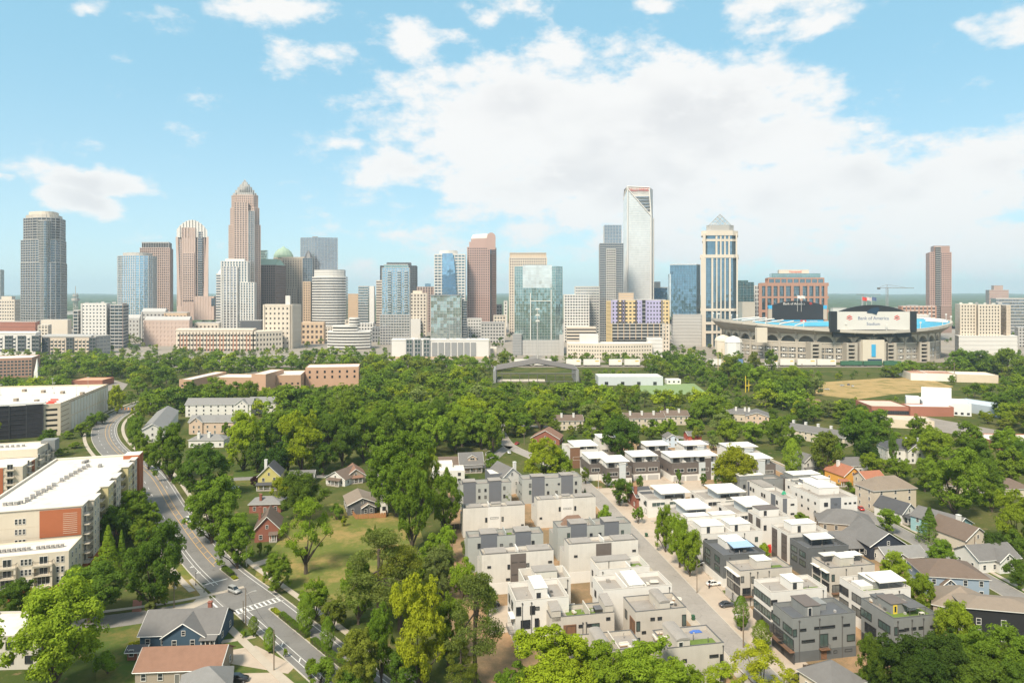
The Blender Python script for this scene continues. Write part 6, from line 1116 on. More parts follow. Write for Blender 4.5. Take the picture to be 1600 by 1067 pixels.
balconies(o, 'F', W2, D2, (9.5, 18.5, 27.6), (6.9, 9.9), 5.0, 1.5); link('window', win_mesh(3.0, 2.3, 'white', 3, 1, 0), o, (27.6, 0, 4.0)); link('window', win_mesh(3.0, 2.3, 'white', 3, 1, 0), o, (18.5, 0, 4.0))
units(o, [(W2 - 3.2 - i * 1.25 - (1.2 if i > 5 else 0), 5.2, 0) for i in range(22)], H2 - .39, s=(.8, .8, .8)); b = MB(); b.bar((3, 4.4, H2 - .25), (W2 - 3, 4.4, H2 - .25), .08); b.build('roof_duct', AP['un'], o)
# second cream building behind
th2 = R(17); W3, D3, H3 = 40, 38, 19.8; L2 = (-205, 286); P2 = place(L2, th2, W3); o = thing('apartment_building', 'second cream apartment building with balconies cut by the left edge', 'apartment building', P2, th2); reg([rotp(P2, *q, th2) for q in ((0, 0), (W3 + 2, 0), (W3 + 2, D3), (0, D3))])
tub(o, W3, D3, H3 - 3.2, AP['cr'], AP['rf'], .5); tub(o, W3 - 4, 18, H3, AP['cr'], AP['rf'], .5, x0=3, y0=D3 - 18.2, z0=H3 - 3.5, names=('upper_wall', 'upper_roof'))
b = MB(); b.box(W3 - 9, -.2, 2, W3 - 7, .05, H3 - 3.4); b.box(W3 - .1, 10, 3, W3 + .2, 13, H3 - 3.4); b.build('brick_panel', AP['rd'], o)
balconies(o, 'R', W3, D3, (6, 18, 27, 34), fl[:5], 3.6, 1.7); balconies(o, 'F', W3, D3, (W3 - 4.5, W3 - 14), fl[:5], 3.6, 1.5)
for z in fl[:5]:
    for x in (W3 - 11.5, W3 - 18, W3 - 20): link('window', win_mesh(.8, 1.6, 'white', 1, 2, 0), o, (x, 0, z + .5))
b = MB(); b.box(W3 - 4, D3 - 5, H3 - 4, W3 + 1.8, D3 + 1, H3 + 1.0); b.build('end_tower', [W_['gy'], AP['rf']], o); units(o, [(20 + i * 2.1, D3 - 9, 0) for i in range(6)] + [(14 + i * 2, 9, 0) for i in range(4)], H3 - 3.7 if False else H3 - .48)
# parking garage
o = thing('parking_garage', 'long beige parking garage with black netting on its near side', 'parking garage', (-285, 431, 0)); Pg = [(0, 0), (-25, 93), (-150, 70), (-100, -52)]; Pg = ccw(Pg); reg([(-285 + x, 431 + y) for x, y in Pg])
GB = mat('precast_beige', (.60, .50, .38), .85, .06, .1, streak=.05); GW = mat('precast_pale', (.60, .57, .50), .85, .05, .1, streak=.05); NET = mat('netting_black', (.022, .021, .026), .9, .5, .12)
hg = 20.2; b = MB(); b.prism(Pg, 0, hg - 1.1, 0, 1); b.build('wall', [GB, AP['rf']], o)
A_, B_, C_, D_ = Vector((0, 0)), Vector((-25, 93)), Vector((-150, 70)), Vector((-100, -52))
def face_box(b, a, c, u0, u1, z0, z1, p, m_=0, back=.2):
    e = (c - a); L = e.length; e.normalize(); n = Vector((e.y, -e.x)); a2 = a + e * u0 * L; c2 = a + e * u1 * L; b.prism(ccw([tuple(a2 - n * back), tuple(a2 + n * p), tuple(c2 + n * p), tuple(c2 - n * back)]), z0, z1, m_)
b = MB()
for a_, c_ in ((A_, B_), (D_, A_)): face_box(b, a_, c_, 0, 1, hg - 1.1, hg, .05, 0, .25)
face_box(b, B_, C_, 0, 1, hg - 1.1, hg, .05, 0, .25); b.build('parapet', GB, o)
for i in range(13):
    b = MB(); u = .19 + i * .062
    for z0, z1 in ((.4, 9.0), (9.8, 18.2)): face_box(b, A_, B_, u, u + .048, z0, z1, .25)
    b.build('precast_panel', GW, o)
b = MB()
for i in range(6): face_box(b, A_, B_, .0, .15, 2.0 + i * 3.1, 2.35 + i * 3.1, .12)
for i in range(6): face_box(b, A_, B_, .15, 1.0, 18.6 + i * .0, 18.9, .16) if i == 0 else None
face_box(b, A_, B_, 0, 1, hg - .2, hg + .05, .15); b.build('shadow_joint', mat('joint_brown', (.28, .20, .13), .9, .1), o, kind='stuff')
b = MB()
for i in range(5): face_box(b, D_, A_, .93, .985, 2.6 + i * 3.3, 3.9 + i * 3.3, .06)
b.build('deck_opening', mat('opening_black', (.012, .012, .012), .9, .05), o, kind='stuff')
for i in range(12):
    b = MB(); u0 = i / 12 * .92; face_box(b, D_, A_, u0 + .001, u0 + .0755, .2, hg + .3 + .5 * math.sin(i * 1.7), .55 + .25 * ((i * 7) % 3)); b.build('net_sheet', NET, o)
b = MB()
for i in range(13): face_box(b, D_, A_, i / 12 * .92 - .002, i / 12 * .92 + .002, 0, hg + 1.2, 1.15, 0, -.9)
for z in (3, 6, 9, 12, 15, 18): face_box(b, D_, A_, 0, .92, z, z + .14, 1.2, 0, -1.05)
b.build('scaffold', mat('scaffold_dark', (.05, .05, .055), .6, .2), o, kind='stuff')
b = MB(); face_box(b, D_, A_, .0, .93, hg + .5, hg + 1.6, 1.3, 0, 2.5); b.build('white_sheeting', mat('sheeting_white', (.70, .68, .66), .7, .12, .4), o)
for i in range(9):
    x, y = -22 - (i % 5) * 17 + (i // 5) * 8, 10 + (i // 5) * 34 + (i % 5) * 5; b = MB(); b.box(-1.1, -1.1, 0, 1.1, 1.1, 1.9); q = b.build('deck_pier', mat('concrete_brown', (.28, .23, .18), .9, .1), o); q.location = (x, y, hg - 1.1)
b = MB()
for u0, u1, v0 in ((.05, .10, -6), (.11, .17, -7), (.2, .27, -9)): p_ = A_.lerp(B_, u0); b.box(p_.x + v0 - 5, p_.y, hg - 1.09, p_.x + v0, p_.y + .5, hg - .1)
b.build('barrier', mat('plastic_red2', (.60, .07, .05), .5, .05), o)
LAMP = mat('lamp_grey', (.42, .41, .38), .5, .1)
for i, (x, y) in enumerate(((-300, 470), (-322, 480), (-340, 505), (-352, 470), (-318, 512), (-380, 480))):
    q = thing('deck_lamp', 'lamp post on the parking garage roof, %s from the left' % ordinal(1 + sorted([800 + a * FPX / c for a, c in ((-300, 470), (-322, 480), (-340, 505), (-352, 470), (-318, 512), (-380, 480))]).index(800 + x * FPX / y)), 'lamp', (x, y, hg - 1.1), 0, 'garage roof lamps'); b = MB(); b.cyl(0, 0, 0, 1.0, .35, 8); b.cyl(0, 0, 1, 7.6, .12, 6, 0, .08); b.build('post', LAMP, q); b = MB(); b.box(-1.0, -.25, 7.6, 1.0, .25, 7.85); b.build('lamp_head', LAMP, q)
# mid-distance flat-roofed blocks
def flat(name, label, xl, yl, xr, h, D, wall, roof, th=0.0, cat='building', base=None, wins=None, fr='dark', pp=.5, ww=(1.6, 1.4)):
    A = G(xl, yl); u = Vector((math.cos(th), math.sin(th))); r = (xr - 800) / FPX; W = (r * A.y - A.x) / (u.x - r * u.y); o = thing(name, label, cat, (A.x, A.y, 0), th); tub(o, W, D, h, wall, roof, pp); reg([rotp((A.x, A.y), *q, th) for q in ((0, 0), (W, 0), (W, D), (0, D))])
    if wins:
        nx, zs = wins
        for z in zs:
            for i in range(nx): link('window', win_mesh(ww[0], ww[1], fr, 2, 1, 0), o, (W * (i + .5) / nx, 0, z))
    return o, W
TANB = mat('brick_tan', (.44, .28, .185), .85, .08, .3, streak=.05); PK = mat('brick_salmon', (.50, .31, .21), .85, .08, .3)
o, W = flat('school_block', 'tan brick flat-roofed school block among trees above the grey-roofed townhouses', 280, 624, 300, 17, 60, TANB, AP['rf'], R(-4), wins=(2, (3, 7, 11)))
tub(o, 42, 26, 15, TANB, AP['rf'], .5, x0=W - 2, y0=34, names=('rear_wall', 'rear_roof')); tub(o, 13, 40, 18.5, PK, AP['rf'], .5, x0=W + 38, y0=30, names=('end_wall', 'end_roof'))
o, W = flat('school_block', 'long salmon brick flat-roofed block in front of the panelled white block', 425, 612, 470, 15, 40, TANB, AP['rf'], R(10), wins=(5, (2.5, 6.5)))
tub(o, 50, 30, 19, PK, AP['rf'], .5, x0=W + 1, y0=26, names=('rear_wall', 'rear_roof'))
for i in range(14): link('window', win_mesh(1.6, 2.2, 'dark', 1, 1, 0), o, (W + 5 + (i % 7) * 7, 26, 8.5 + 5 * (i // 7)))
o, W = flat('field_house', 'long pale blue-grey metal shed beside the practice field', 935, 602, 1036, 8.5, 26, mat('metal_pale', (.50, .53, .54), .6, .05, .2), AP['rf'], 0.0, wins=(4, (.4,)), ww=(3.2, 3.0))
o, W = flat('white_hut', 'small white hut right of the practice field shed', 1042, 600, 1064, 4.6, 10, mat('hut_white', (.72, .70, .66), .8, .05), AP['rf'], 0.0, wins=(3, (1.6,)))
o, W = flat('white_warehouse', 'white warehouse with rusty roof on the straw field', 1423, 594, 1450, 7.5, 46, mat('wh_wall', (.72, .68, .60), .8, .06, .2), mat('roof_rust', (.40, .22, .15), .9, .35, .06), R(-16)); tub(o, 34, 30, 7.6, mat('wh_wall', (.7, .7, .7)), mat('roof_rust', (.4, .2, .1)), .4, x0=W + .1, y0=0, names=('long_wall', 'long_roof'))
o, W = flat('cream_warehouse', 'cream warehouse behind trees at the right of the straw field', 1495, 597, 1560, 8, 30, mat('wh_cream', (.60, .50, .38), .8, .06, .2), AP['rf'], R(-14))
o, W = flat('brick_shop_row', 'low red brick shop row with flat cream roof', 1362, 648, 1420, 6.5, 30, MR['brickr'], mat('roof_tan', (.52, .44, .36), .9, .12, .1, dirt=.4), R(-6), wins=(8, (.6,)), ww=(3.0, 2.6)); tub(o, 30, 14, 7, MR['brickr'], AP['rf'], .5, x0=W + .2, y0=-2, names=('end_wall', 'end_roof'))
o, W = flat('white_shed', 'long white metal shed with shallow roof and tall sign panel', 1442, 646, 1518, 9, 26, mat('shed_white', (.66, .66, .65), .7, .05, .2, lines=.5), mat('roof_metal_pale', (.55, .57, .58), .5, .08, .1), R(-24), wins=(8, (1.0,))); b = MB(); b.box(2, 25, 0, 22, 26, 17); b.build('sign_panel', mat('shed_white', (.7, .7, .7)), o); b = MB(); b.box(-10, 8, 0, -1, 16, 11); b.build('end_block', mat('shed_white', (.7, .7, .7)), o)
o, W = flat('grey_shed', 'blue-grey metal shed at the right edge beyond the trees', 1560, 652, 1592, 7, 40, mat('shed_blue', (.40, .45, .50), .6, .06, .2), mat('roof_metal_blue', (.50, .54, .57), .5, .08, .1), R(20))
o, W = flat('long_brick_shop', 'white-roofed brick shop at the right edge', 1550, 702, 1640, 5, 22, MR['brickr'], AP['rf'], R(-6), wins=(7, (.6,)), ww=(3, 2.6))
o, W = flat('flat_store', 'cream flat-roofed store among trees left of the car park', 1392, 668, 1460, 5.5, 18, mat('wh_cream', (.6, .5, .4)), mat('roof_tan', (.5, .4, .3)), R(-16))
o, W = flat('red_gable_depot', 'orange-roofed low depot left of the avenue top', 112, 604, 160, 6, 24, MR['brickr'], mat('roof_orange', (.55, .32, .20), .9, .12, .1), R(6))
o, W = flat('brick_flats', 'pink and red brick flats at the left edge above the garage', -30, 592, 50, 21, 40, MR['brick'], AP['rf'], R(24), 'apartment block', wins=(14, (2, 5.5, 9, 12.5, 16)), fr='white', ww=(2.2, 2.2))
o, W = flat('corner_house_flat', 'beige flat-roofed building at the lower left corner', -60, 1048, 60, 8.0, 13, W_['be'], AP['rf'], R(3), wins=(4, (1.4, 4.8)), ww=(1.6, 1.8))
# steel hall frame under construction
p0 = G(772, 598); p1 = G(905, 597); o = thing('steel_hall', 'grey steel portal hall frame with open sides beside the practice field', 'building', (p0.x, p0.y, 0)); Wd = p1.x - p0.x; SG = mat('steel_dark', (.13, .12, .115), .6, .1, .2); b = MB()
b2 = MB()
for k in range(6):
    y = k * 9; b.bar((0, y, 0), (2, y, 13), .7); b.bar((Wd, y, 0), (Wd - 2, y, 13), .7); b.bar((2, y, 13), (Wd * .5, y, 20), .75); b.bar((Wd - 2, y, 13), (Wd * .5, y, 20), .75)
b.build('portal_frame', SG, o); b = MB()
for f in (0, .25, .5, .75, 1): x = 2 + (Wd - 4) * f; z = 13 + 7 * (1 - abs(2 * f - 1)); b.bar((x, 0, z), (x, 45, z), .4)
for x in np.arange(8, Wd - 6, 9): b.bar((float(x), 2, 0), (float(x), 2, 9), .3)
b.bar((4, 2, 9), (Wd - 4, 2, 9), .5); b.bar((4, 2, 1), (Wd - 4, 2, 1), .4); b.build('bracing', SG, o); b = MB(); b.quad((2, 44, 13), (Wd / 2, 44, 20.5), (Wd / 2, 20, 20.5), (2, 20, 13)); b = MB(); b.box(3, 3, 0, Wd * .6, 20, 1.2); b.build('floor_slab', AP['cr'], o); b = MB(); b.box(Wd - 4, -1, 0, Wd - 1, 46, 13); b.box(-1, -1, 0, 2, 46, 12); b.build('side_cladding', mat('clad_grey2', (.24, .24, .235), .6, .08, .3), o)
# ------------------------------------------------------------------ pitched-roof houses
SH = dict(gr=mat('shingle_grey', (.150, .142, .136), .9, .13, 1.0, bump=.01, dirt=.2), dg=mat('shingle_charcoal', (.075, .075, .08), .9, .13, 1.0, dirt=.2), br=mat('shingle_brown', (.145, .106, .082), .9, .13, 1.0, dirt=.25), tn=mat('shingle_tan', (.225, .18, .14), .9, .12, 1.0, dirt=.2), rd=mat('shingle_terracotta', (.33, .135, .08), .9, .12, 1.0, dirt=.2), rb=mat('shingle_redbrown', (.225, .125, .085), .9, .14, 1.0, dirt=.3), lg=mat('shingle_pale', (.215, .208, .20), .9, .12, 1.0, dirt=.2))
HW = dict(wh=mat('lap_white', (.62, .595, .55), .8, .05, .5, lines=.2, streak=.04), cr=mat('lap_cream', (.54, .465, .37), .8, .05, .5, lines=.2, streak=.04), bl=mat('lap_blue', (.05, .088, .13), .75, .08, .5, lines=.2), nv=mat('lap_navy', (.030, .036, .052), .75, .08, .5, lines=.2), tl=mat('lap_teal', (.27, .43, .45), .75, .06, .5, lines=.2), og=mat('lap_orange', (.66, .34, .07), .75, .06, .5, lines=.2), ye=mat('lap_yellow', (.50, .44, .16), .75, .06, .5, lines=.2), gy=mat('lap_grey', (.125, .125, .13), .75, .06, .5, lines=.2), bg=mat('lap_bluegrey', (.26, .32, .39), .75, .06, .5, lines=.2), bk=mat('lap_black', (.022, .022, .024), .7, .08, .5, lines=.2), br=mat('brick_house', (.25, .095, .065), .9, .1, .8, streak=.05), tp=mat('lap_taupe', (.33, .275, .215), .8, .06, .5, lines=.2), sa=mat('lap_sand', (.53, .40, .30), .8, .05, .5, lines=.2), lb=mat('lap_paleblue', (.50, .58, .66), .8, .05, .5, lines=.2), rd=mat('lap_red', (.42, .10, .07), .8, .06, .5, lines=.2))
TRIM = FR['white']
def roof_slab(b, p0, p1, p2, p3, t=.18):
    """thick quad"""
    n = (Vector(p1) - Vector(p0)).cross(Vector(p3) - Vector(p0)).normalized() * t; lo = [tuple(Vector(p) - n) for p in (p0, p1, p2, p3)]
    b.add([p0, p1, p2, p3] + lo, [(0, 1, 2, 3), (7, 6, 5, 4), (4, 5, 1, 0), (5, 6, 2, 1), (6, 7, 3, 2), (7, 4, 0, 3)])
def gable_on(o, x0, x1, y0, y1, z, hr, axis, wall, roof, ov=.45, trim=True):
    """gable roof over a rectangle; axis = direction of the ridge"""
    w_ = MB(); w2 = MB(); r = MB(); t = MB(); xm, ym = (x0 + x1) / 2, (y0 + y1) / 2
    if axis == 'y':
        k = (hr) / ((x1 - x0) / 2); e = ov * k
        w_.tri((x0, y0, z), (x1, y0, z), (xm, y0, z + hr)); w2.tri((x1, y1, z), (x0, y1, z), (xm, y1, z + hr))
        roof_slab(r, (x0 - ov, y0 - ov, z - e + .1), (xm, y0 - ov, z + hr + .1), (xm, y1 + ov, z + hr + .1), (x0 - ov, y1 + ov, z - e + .1)) if False else None
        roof_slab(r, (xm, y0 - ov, z + hr + .12), (xm, y1 + ov, z + hr + .12), (x0 - ov, y1 + ov, z - e + .12), (x0 - ov, y0 - ov, z - e + .12)); roof_slab(r, (xm, y1 + ov, z + hr + .12), (xm, y0 - ov, z + hr + .12), (x1 + ov, y0 - ov, z - e + .12), (x1 + ov, y1 + ov, z - e + .12))
        if trim:
            for s_ in (-1, 1): xe = x0 - ov if s_ < 0 else x1 + ov; t.bar((xm, y0 - ov - .05, z + hr - .02), (xe, y0 - ov - .05, z - e - .02), .14)
    else:
        k = (hr) / ((y1 - y0) / 2); e = ov * k
        w_.tri((x0, y1, z), (x0, y0, z), (x0, ym, z + hr)); w2.tri((x1, y0, z), (x1, y1, z), (x1, ym, z + hr))
        roof_slab(r, (x1 + ov, ym, z + hr + .12), (x0 - ov, ym, z + hr + .12), (x0 - ov, y0 - ov, z - e + .12), (x1 + ov, y0 - ov, z - e + .12)); roof_slab(r, (x0 - ov, ym, z + hr + .12), (x1 + ov, ym, z + hr + .12), (x1 + ov, y1 + ov, z - e + .12), (x0 - ov, y1 + ov, z - e + .12))
        if trim:
            t.bar((x0 - ov, y0 - ov - .04, z - e - .02), (x1 + ov, y0 - ov - .04, z - e - .02), .10)
            for xe in (x0 - ov - .04, x1 + ov + .04): t.bar((xe, ym, z + hr), (xe, y0 - ov, z - e), .12)
    w_.build('gable_wall', wall, o); w2.build('gable_wall', wall, o); r.build('roof', roof, o); t.build('fascia', TRIM, o)
def hip_on(o, x0, x1, y0, y1, z, hr, roof, ov=.5):
    x0 -= ov; x1 += ov; y0 -= ov; y1 += ov; b = MB(); W, D = x1 - x0, y1 - y0
    if W > D: p, q = ((x0 + D / 2, y0 + D / 2), (x1 - D / 2, y0 + D / 2))
    else: p, q = ((x0 + W / 2, y0 + W / 2), (x0 + W / 2, y1 - W / 2))
    zt = z + hr; c = [(x0, y0, z), (x1, y0, z), (x1, y1, z), (x0, y1, z)]
    if W > D: b.quad(c[0], c[1], (*q, zt), (*p, zt)); b.tri(c[1], c[2], (*q, zt)); b.quad(c[2], c[3], (*p, zt), (*q, zt)); b.tri(c[3], c[0], (*p, zt))
    else: b.tri(c[0], c[1], (*p, zt)); b.quad(c[1], c[2], (*q, zt), (*p, zt)); b.tri(c[2], c[3], (*q, zt)); b.quad(c[3], c[0], (*p, zt), (*q, zt))
    b.build('roof', roof, o); b = MB(); b.box(x0, y0, z - .2, x1, y1, z - .004); b.build('fascia', TRIM, o)
def house(label, x, y, W, D, hw, hr, th, wall, roof, ridge='y', win=None, porch=None, chim=None, cross=None, dormer=None, fr='white', name='house', wing=None, two=False):
    P = G(x, y); o = thing(name, label, 'house', (P.x, P.y, 0), th); w_ = HW[wall]; r_ = SH[roof]; reg([rotp((P.x, P.y), *q, th) for q in ((-W / 2, -2), (W / 2, -2), (W / 2, D), (-W / 2, D))])
    b = MB(); b.box(-W / 2, 0, 0, W / 2, D, hw); b.build('wall', w_, o)
    if ridge == 'hip': hip_on(o, -W / 2, W / 2, 0, D, hw, hr, r_)
    else: gable_on(o, -W / 2, W / 2, 0, D, hw, hr, ridge, w_, r_)
    zs = [1.0, 3.9, 6.8][:max(1, int(hw / 2.8))]; n = win or max(2, int(W / 3.6))
    for z in zs:
        for i in range(n):
            if z == 1.0 and i == n // 2 and not porch: continue
            link('window', win_mesh(1.0, 1.5, fr, 1, 2, 0), o, (-W / 2 + W * (i + .5) / n, 0, z))
        for s_, rz in ((-1, R(-90)), (1, R(90))):
            for i in range(max(2, int(D / 4.5))): link('window', win_mesh(.9, 1.4, fr, 1, 2, 0), o, (s_ * W / 2, D * (i + .5) / max(2, int(D / 4.5)), z), rz)
    if ridge == 'y' and hr > 2: link('window', win_mesh(.8, 1.2, fr, 1, 2, 0), o, (0, 0, hw + .1))
    link('door', win_mesh(.95, 2.05, fr, 1, 1, 1), o, (-W / 2 + W * (n // 2 + .5) / n, 0, .1))
    if porch:
        pw, pd, px_ = porch; b = MB(); b.box(px_ - pw / 2, -pd, 0, px_ + pw / 2, -.01, .45); po = b.build('porch', mat('porch_floor', (.35, .31, .27), .9, .1), o)
        b = MB(); roof_slab(b, (px_ - pw / 2 - .3, -.02, 3.5), (px_ - pw / 2 - .3, -pd - .4, 2.8), (px_ + pw / 2 + .3, -pd - .4, 2.8), (px_ + pw / 2 + .3, -.02, 3.5), .15); b.build('porch_roof', r_, po)
        for i in range(4): b = MB(); xx = px_ - pw / 2 + .15 + (pw - .3) * i / 3; b.box(xx - .11, -pd + .05, .45, xx + .11, -pd + .27, 2.75); b.build('porch_post', TRIM, po)
        b = MB(); b.box(px_ - pw / 2, -pd + .05, 1.25, px_ + pw / 2, -pd + .12, 1.33); b.build('porch_rail', TRIM, po)
    for cx, cy_, cw in (chim or ()):
        b = MB(); zt = hw + hr + 1.2; b.box(cx - cw / 2, cy_ - cw / 2, hw * .6, cx + cw / 2, cy_ + cw / 2, zt); b.box(cx - cw / 2 - .1, cy_ - cw / 2 - .1, zt, cx + cw / 2 + .1, cy_ + cw / 2 + .1, zt + .2); b.build('chimney', HW['br'] if cw < 1.15 else TRIM, o)
    if cross:
        cx, cw, cd, chw, chr_ = cross; b = MB(); b.box(cx - cw / 2, -cd, 0, cx + cw / 2, .1, chw); b.build('gable_wing_wall', w_, o); gable_on(o, cx - cw / 2, cx + cw / 2, -cd, D * .5, chw, chr_, 'y', w_, r_)
        for z in zs:
            for s_ in (-.22, .22):
                if z + 1.5 < chw + .4: link('window', win_mesh(1.0, 1.5, fr, 1, 2, 0), o, (cx + s_ * cw, -cd, z))
        link('window', win_mesh(.8, 1.1, fr, 1, 2, 0), o, (cx, -cd, chw + .2))
    for (dx, dw) in (dormer or ()):
        z = hw + .35 * hr; b = MB(); yd = D * .13; b.box(dx - dw / 2, yd, z - .8, dx + dw / 2, D * .45, z + 1.3); b.build('dormer_wall', w_, o); gable_on(o, dx - dw / 2, dx + dw / 2, yd, D * .45, z + 1.3, dw * .32, 'y', w_, r_, .25); link('window', win_mesh(dw * .5, 1.0, fr, 2, 1, 0), o, (dx, yd, z + .1))
    return o
# lower left
house('dark blue bungalow with grey roof and white trimmed gable at the crossing', 280, 1012, 19, 11.5, 3.6, 3.6, R(4), 'bl', 'gr', 'x', chim=((5.2, 6.5, .9),), cross=(1.5, 10, 1.2, 3.5, 3.3), porch=(3.5, 2, 7.6))
house('tan house with long red-brown roof in front of the blue bungalow', 277, 1068, 18.5, 9.5, 3.3, 2.9, R(4), 'tp', 'rb', 'x', fr='white')
house('house with pale grey hipped roof at the bottom edge', 320, 1104, 10, 9, 3.0, 3.4, R(20), 'tp', 'lg', 'hip')
house('small shed with dark roof left of the blue bungalow', 212, 1031, 4, 3, 2.2, .7, R(4), 'br', 'dg', 'x')
house('red brick cottage with steep white-trimmed front gable beside the avenue', 417, 846, 8.4, 13, 4.6, 4.4, R(14), 'br', 'br', 'y', chim=((-3.2, 8, .9),), porch=(2.6, 1.6, 2.2))
house('low red brick ranch behind the brick cottage', 414, 801, 12.5, 9, 3.6, 2.0, R(4), 'br', 'lg', 'hip', chim=((-2.2, 2, .9),))
house('yellow house with steep grey gables and white chimney', 420, 765, 9.5, 11, 6.4, 4.6, R(8), 'ye', 'dg', 'y', chim=((-2.5, 6, 1.2),), porch=(9, 2.2, -.5))
house('low grey-roofed bungalow right of the yellow house', 470, 757, 11, 9, 3.0, 2.6, R(6), 'tp', 'gr', 'x')
house('white-gabled bungalow with brown roof right of the grey-roofed one', 524, 758, 11, 14, 3.2, 3.2, R(-24), 'wh', 'br', 'y', porch=(7, 2, 0))
house('brown-roofed bungalow beside the big central tree', 556, 754, 9, 12, 3.3, 3.2, R(20), 'tp', 'rb', 'y', porch=(6, 2, 0))
house('charcoal house with tan roof and white bay behind the wooden fence', 566, 803, 11.5, 14, 4.2, 2.4, R(20), 'gy', 'tn', 'y', cross=(2.2, 5.0, 2.0, 3.2, 1.4))
house('white house with brown dormered roof behind the big central tree', 700, 737, 13, 10, 3.4, 3.0, R(6), 'wh', 'br', 'x')
o, W = flat('flat_white_house', 'white flat-roofed house with wide eaves beside the dormered house', 676, 757, 726, 6.2, 10, W_['wh'], AP['rf'], R(8), 'house', wins=(3, (1.0, 3.8)), ww=(1.2, 1.3)); tub(o, W * .6, 7, 7.6, W_['wh'], AP['rf'], .3, x0=W * .05, y0=8, names=('rear_wall', 'rear_roof'))
house('pale house with steep grey roof and white front dormer', 737, 738, 11.5, 11, 4.2, 4.6, R(10), 'sa', 'gr', 'x', dormer=((0.5, 4.2),), porch=(9, 2, .5))
house('tall white gabled house with slate side walls behind the grey pair', 800, 772, 9, 14, 8.2, 3.6, R(28), 'wh', 'gr', 'y', chim=((3.4, 4, 1.2),))
o, W = flat('slate_annex', 'slate and white flat-roofed annex left of the tall gabled house', 765, 773, 785, 9.2, 10, W_['dg'], AP['rf'], R(14), 'house', wins=(2, (2, 5.6)), ww=(.9, 1.4))
house('brown house with large hipped front roof at the end of the lane', 852, 694, 17, 12, 3.6, 4.6, R(-14), 'br', 'rb', 'y', win=3)
o, W = flat('white_side_house', 'tall narrow white house half hidden by the big central tree', 594, 803, 606, 11, 9, W_['wh'], AP['rf'], R(10), 'house', wins=(1, (1.5, 5, 8)), ww=(1.2, 1.4))
# chimneyed terraces behind the trees
for i, (x, y, n_) in enumerate(((890, 672, 2), (1008, 668, 3), (1056, 664, 2))):
    house('%s brown-roofed terrace with white chimneys among the trees behind the townhouses' % ('left', 'middle', 'right')[i], x, y, 9 * n_, 10, 6.4, 2.8, R(4), 'cr', 'br', 'x', chim=[(-4.5 * n_ + 4 + 8 * k, 3, 1.3) for k in range(n_)])
house('sand gabled end of the grey-roofed terrace beyond the cross street', 1183, 664, 15, 18, 6.0, 2.4, R(-18), 'sa', 'gr', 'y', chim=((-5, 12, 1.3),))
house('grey-roofed terrace with white chimneys left of the sand gable', 1150, 658, 18, 14, 5.4, 2.6, R(-18), 'cr', 'gr', 'x', chim=((-6, 4, 1.3), (0, 4, 1.3), (6, 4, 1.3)))
house('long grey-roofed terrace running away from the lime tree to the right', 1268, 690, 40, 11, 5.6, 2.8, R(-52), 'cr', 'gr', 'x', chim=[(-16 + 8 * k, 8, 1.3) for k in range(5)])
house('small red shed house behind the canopy roofs', 1086, 694, 8, 8, 5.4, 1.6, R(6), 'rd', 'gr', 'x'); house('pale blue cottage beside the red shed house', 1051, 699, 7, 8, 5.6, 2.0, R(6), 'lb', 'gr', 'y')
house('grey-gabled cottage between lime tree and white terrace', 1191, 741, 11, 9, 6.0, 3.2, R(14), 'wh', 'gr', 'y')
# grey-roofed townhouse complex on the left
house('long grey-roofed townhouse row beside the avenue trees', 238, 691, 13, 72, 7.4, 3.6, R(20), 'wh', 'lg', 'y', dormer=None)
house('three-storey grey-roofed townhouse row with end gables, farthest of the complex', 341, 651, 47, 12, 9.0, 3.8, R(2), 'wh', 'lg', 'x', cross=(17, 9, .8, 9.0, 3.4), win=9)
house('middle grey-roofed townhouse row with two front gables', 330, 678, 28, 11, 7.8, 3.4, R(2), 'sa', 'lg', 'x', cross=(-9, 7.5, .8, 7.8, 3.0), win=6); house('low grey-roofed unit with two white chimneys in front of the middle row', 322, 699, 20, 9, 4.4, 2.6, R(2), 'wh', 'lg', 'hip', chim=((-4.5, 1, 1.4), (1, 2, 1.5)))
house('grey-roofed townhouse row at the right of the complex', 415, 646, 26, 12, 8.2, 3.4, R(2), 'wh', 'lg', 'x', cross=(-8, 8, .8, 8.2, 3.2), win=5); house('small brown-roofed cottage with chimney in the trees behind the yellow house', 440, 690, 9, 9, 4, 2.6, R(10), 'sa', 'br', 'x', chim=((-3.8, 3, 1.2),))
# right side
house('orange house with terracotta roof and white porch', 1333, 758, 10, 13, 4.6, 3.8, R(14), 'og', 'rd', 'y', chim=((-1.5, 8, 1.2),), porch=(4, 2, -6)); house('grey-roofed house behind the orange one', 1338, 740, 17, 9, 4.2, 3.0, R(8), 'wh', 'gr', 'x')
house('white porch house with gables among trees above the orange house', 1268, 740, 9, 9, 6.2, 3.2, R(20), 'wh', 'gr', 'y', porch=(9, 2.2, 0))
house('big beige three-storey house with brown hipped roof and slate corner bays', 1399, 797, 20, 11, 8.6, 4.2, R(12), 'cr', 'tn', 'hip', win=3); house('terracotta-roofed cream wing behind the beige house', 1368, 768, 10, 8, 6, 2.4, R(12), 'cr', 'rd', 'x')
house('white bungalow with grey roof and dark red porch', 1421, 816, 8.5, 12, 4.0, 3.4, R(24), 'wh', 'dg', 'y', porch=(8, 2.4, 0))
house('taupe bungalow with broad grey roof beside the white terrace', 1324, 833, 19, 14, 3.4, 3.6, R(-16), 'tp', 'gr', 'hip', cross=(4.5, 6.5, 1.2, 3.6, 2.2))
house('navy house with white trimmed gable and wide grey roofs', 1388, 873, 13, 15, 4.6, 4.2, R(6), 'nv', 'gr', 'y', porch=None); house('navy side wing with white posts left of the navy gable', 1332, 866, 13, 12, 3.4, 2.6, R(6), 'nv', 'gr', 'x', porch=(9, 1.8, 0))
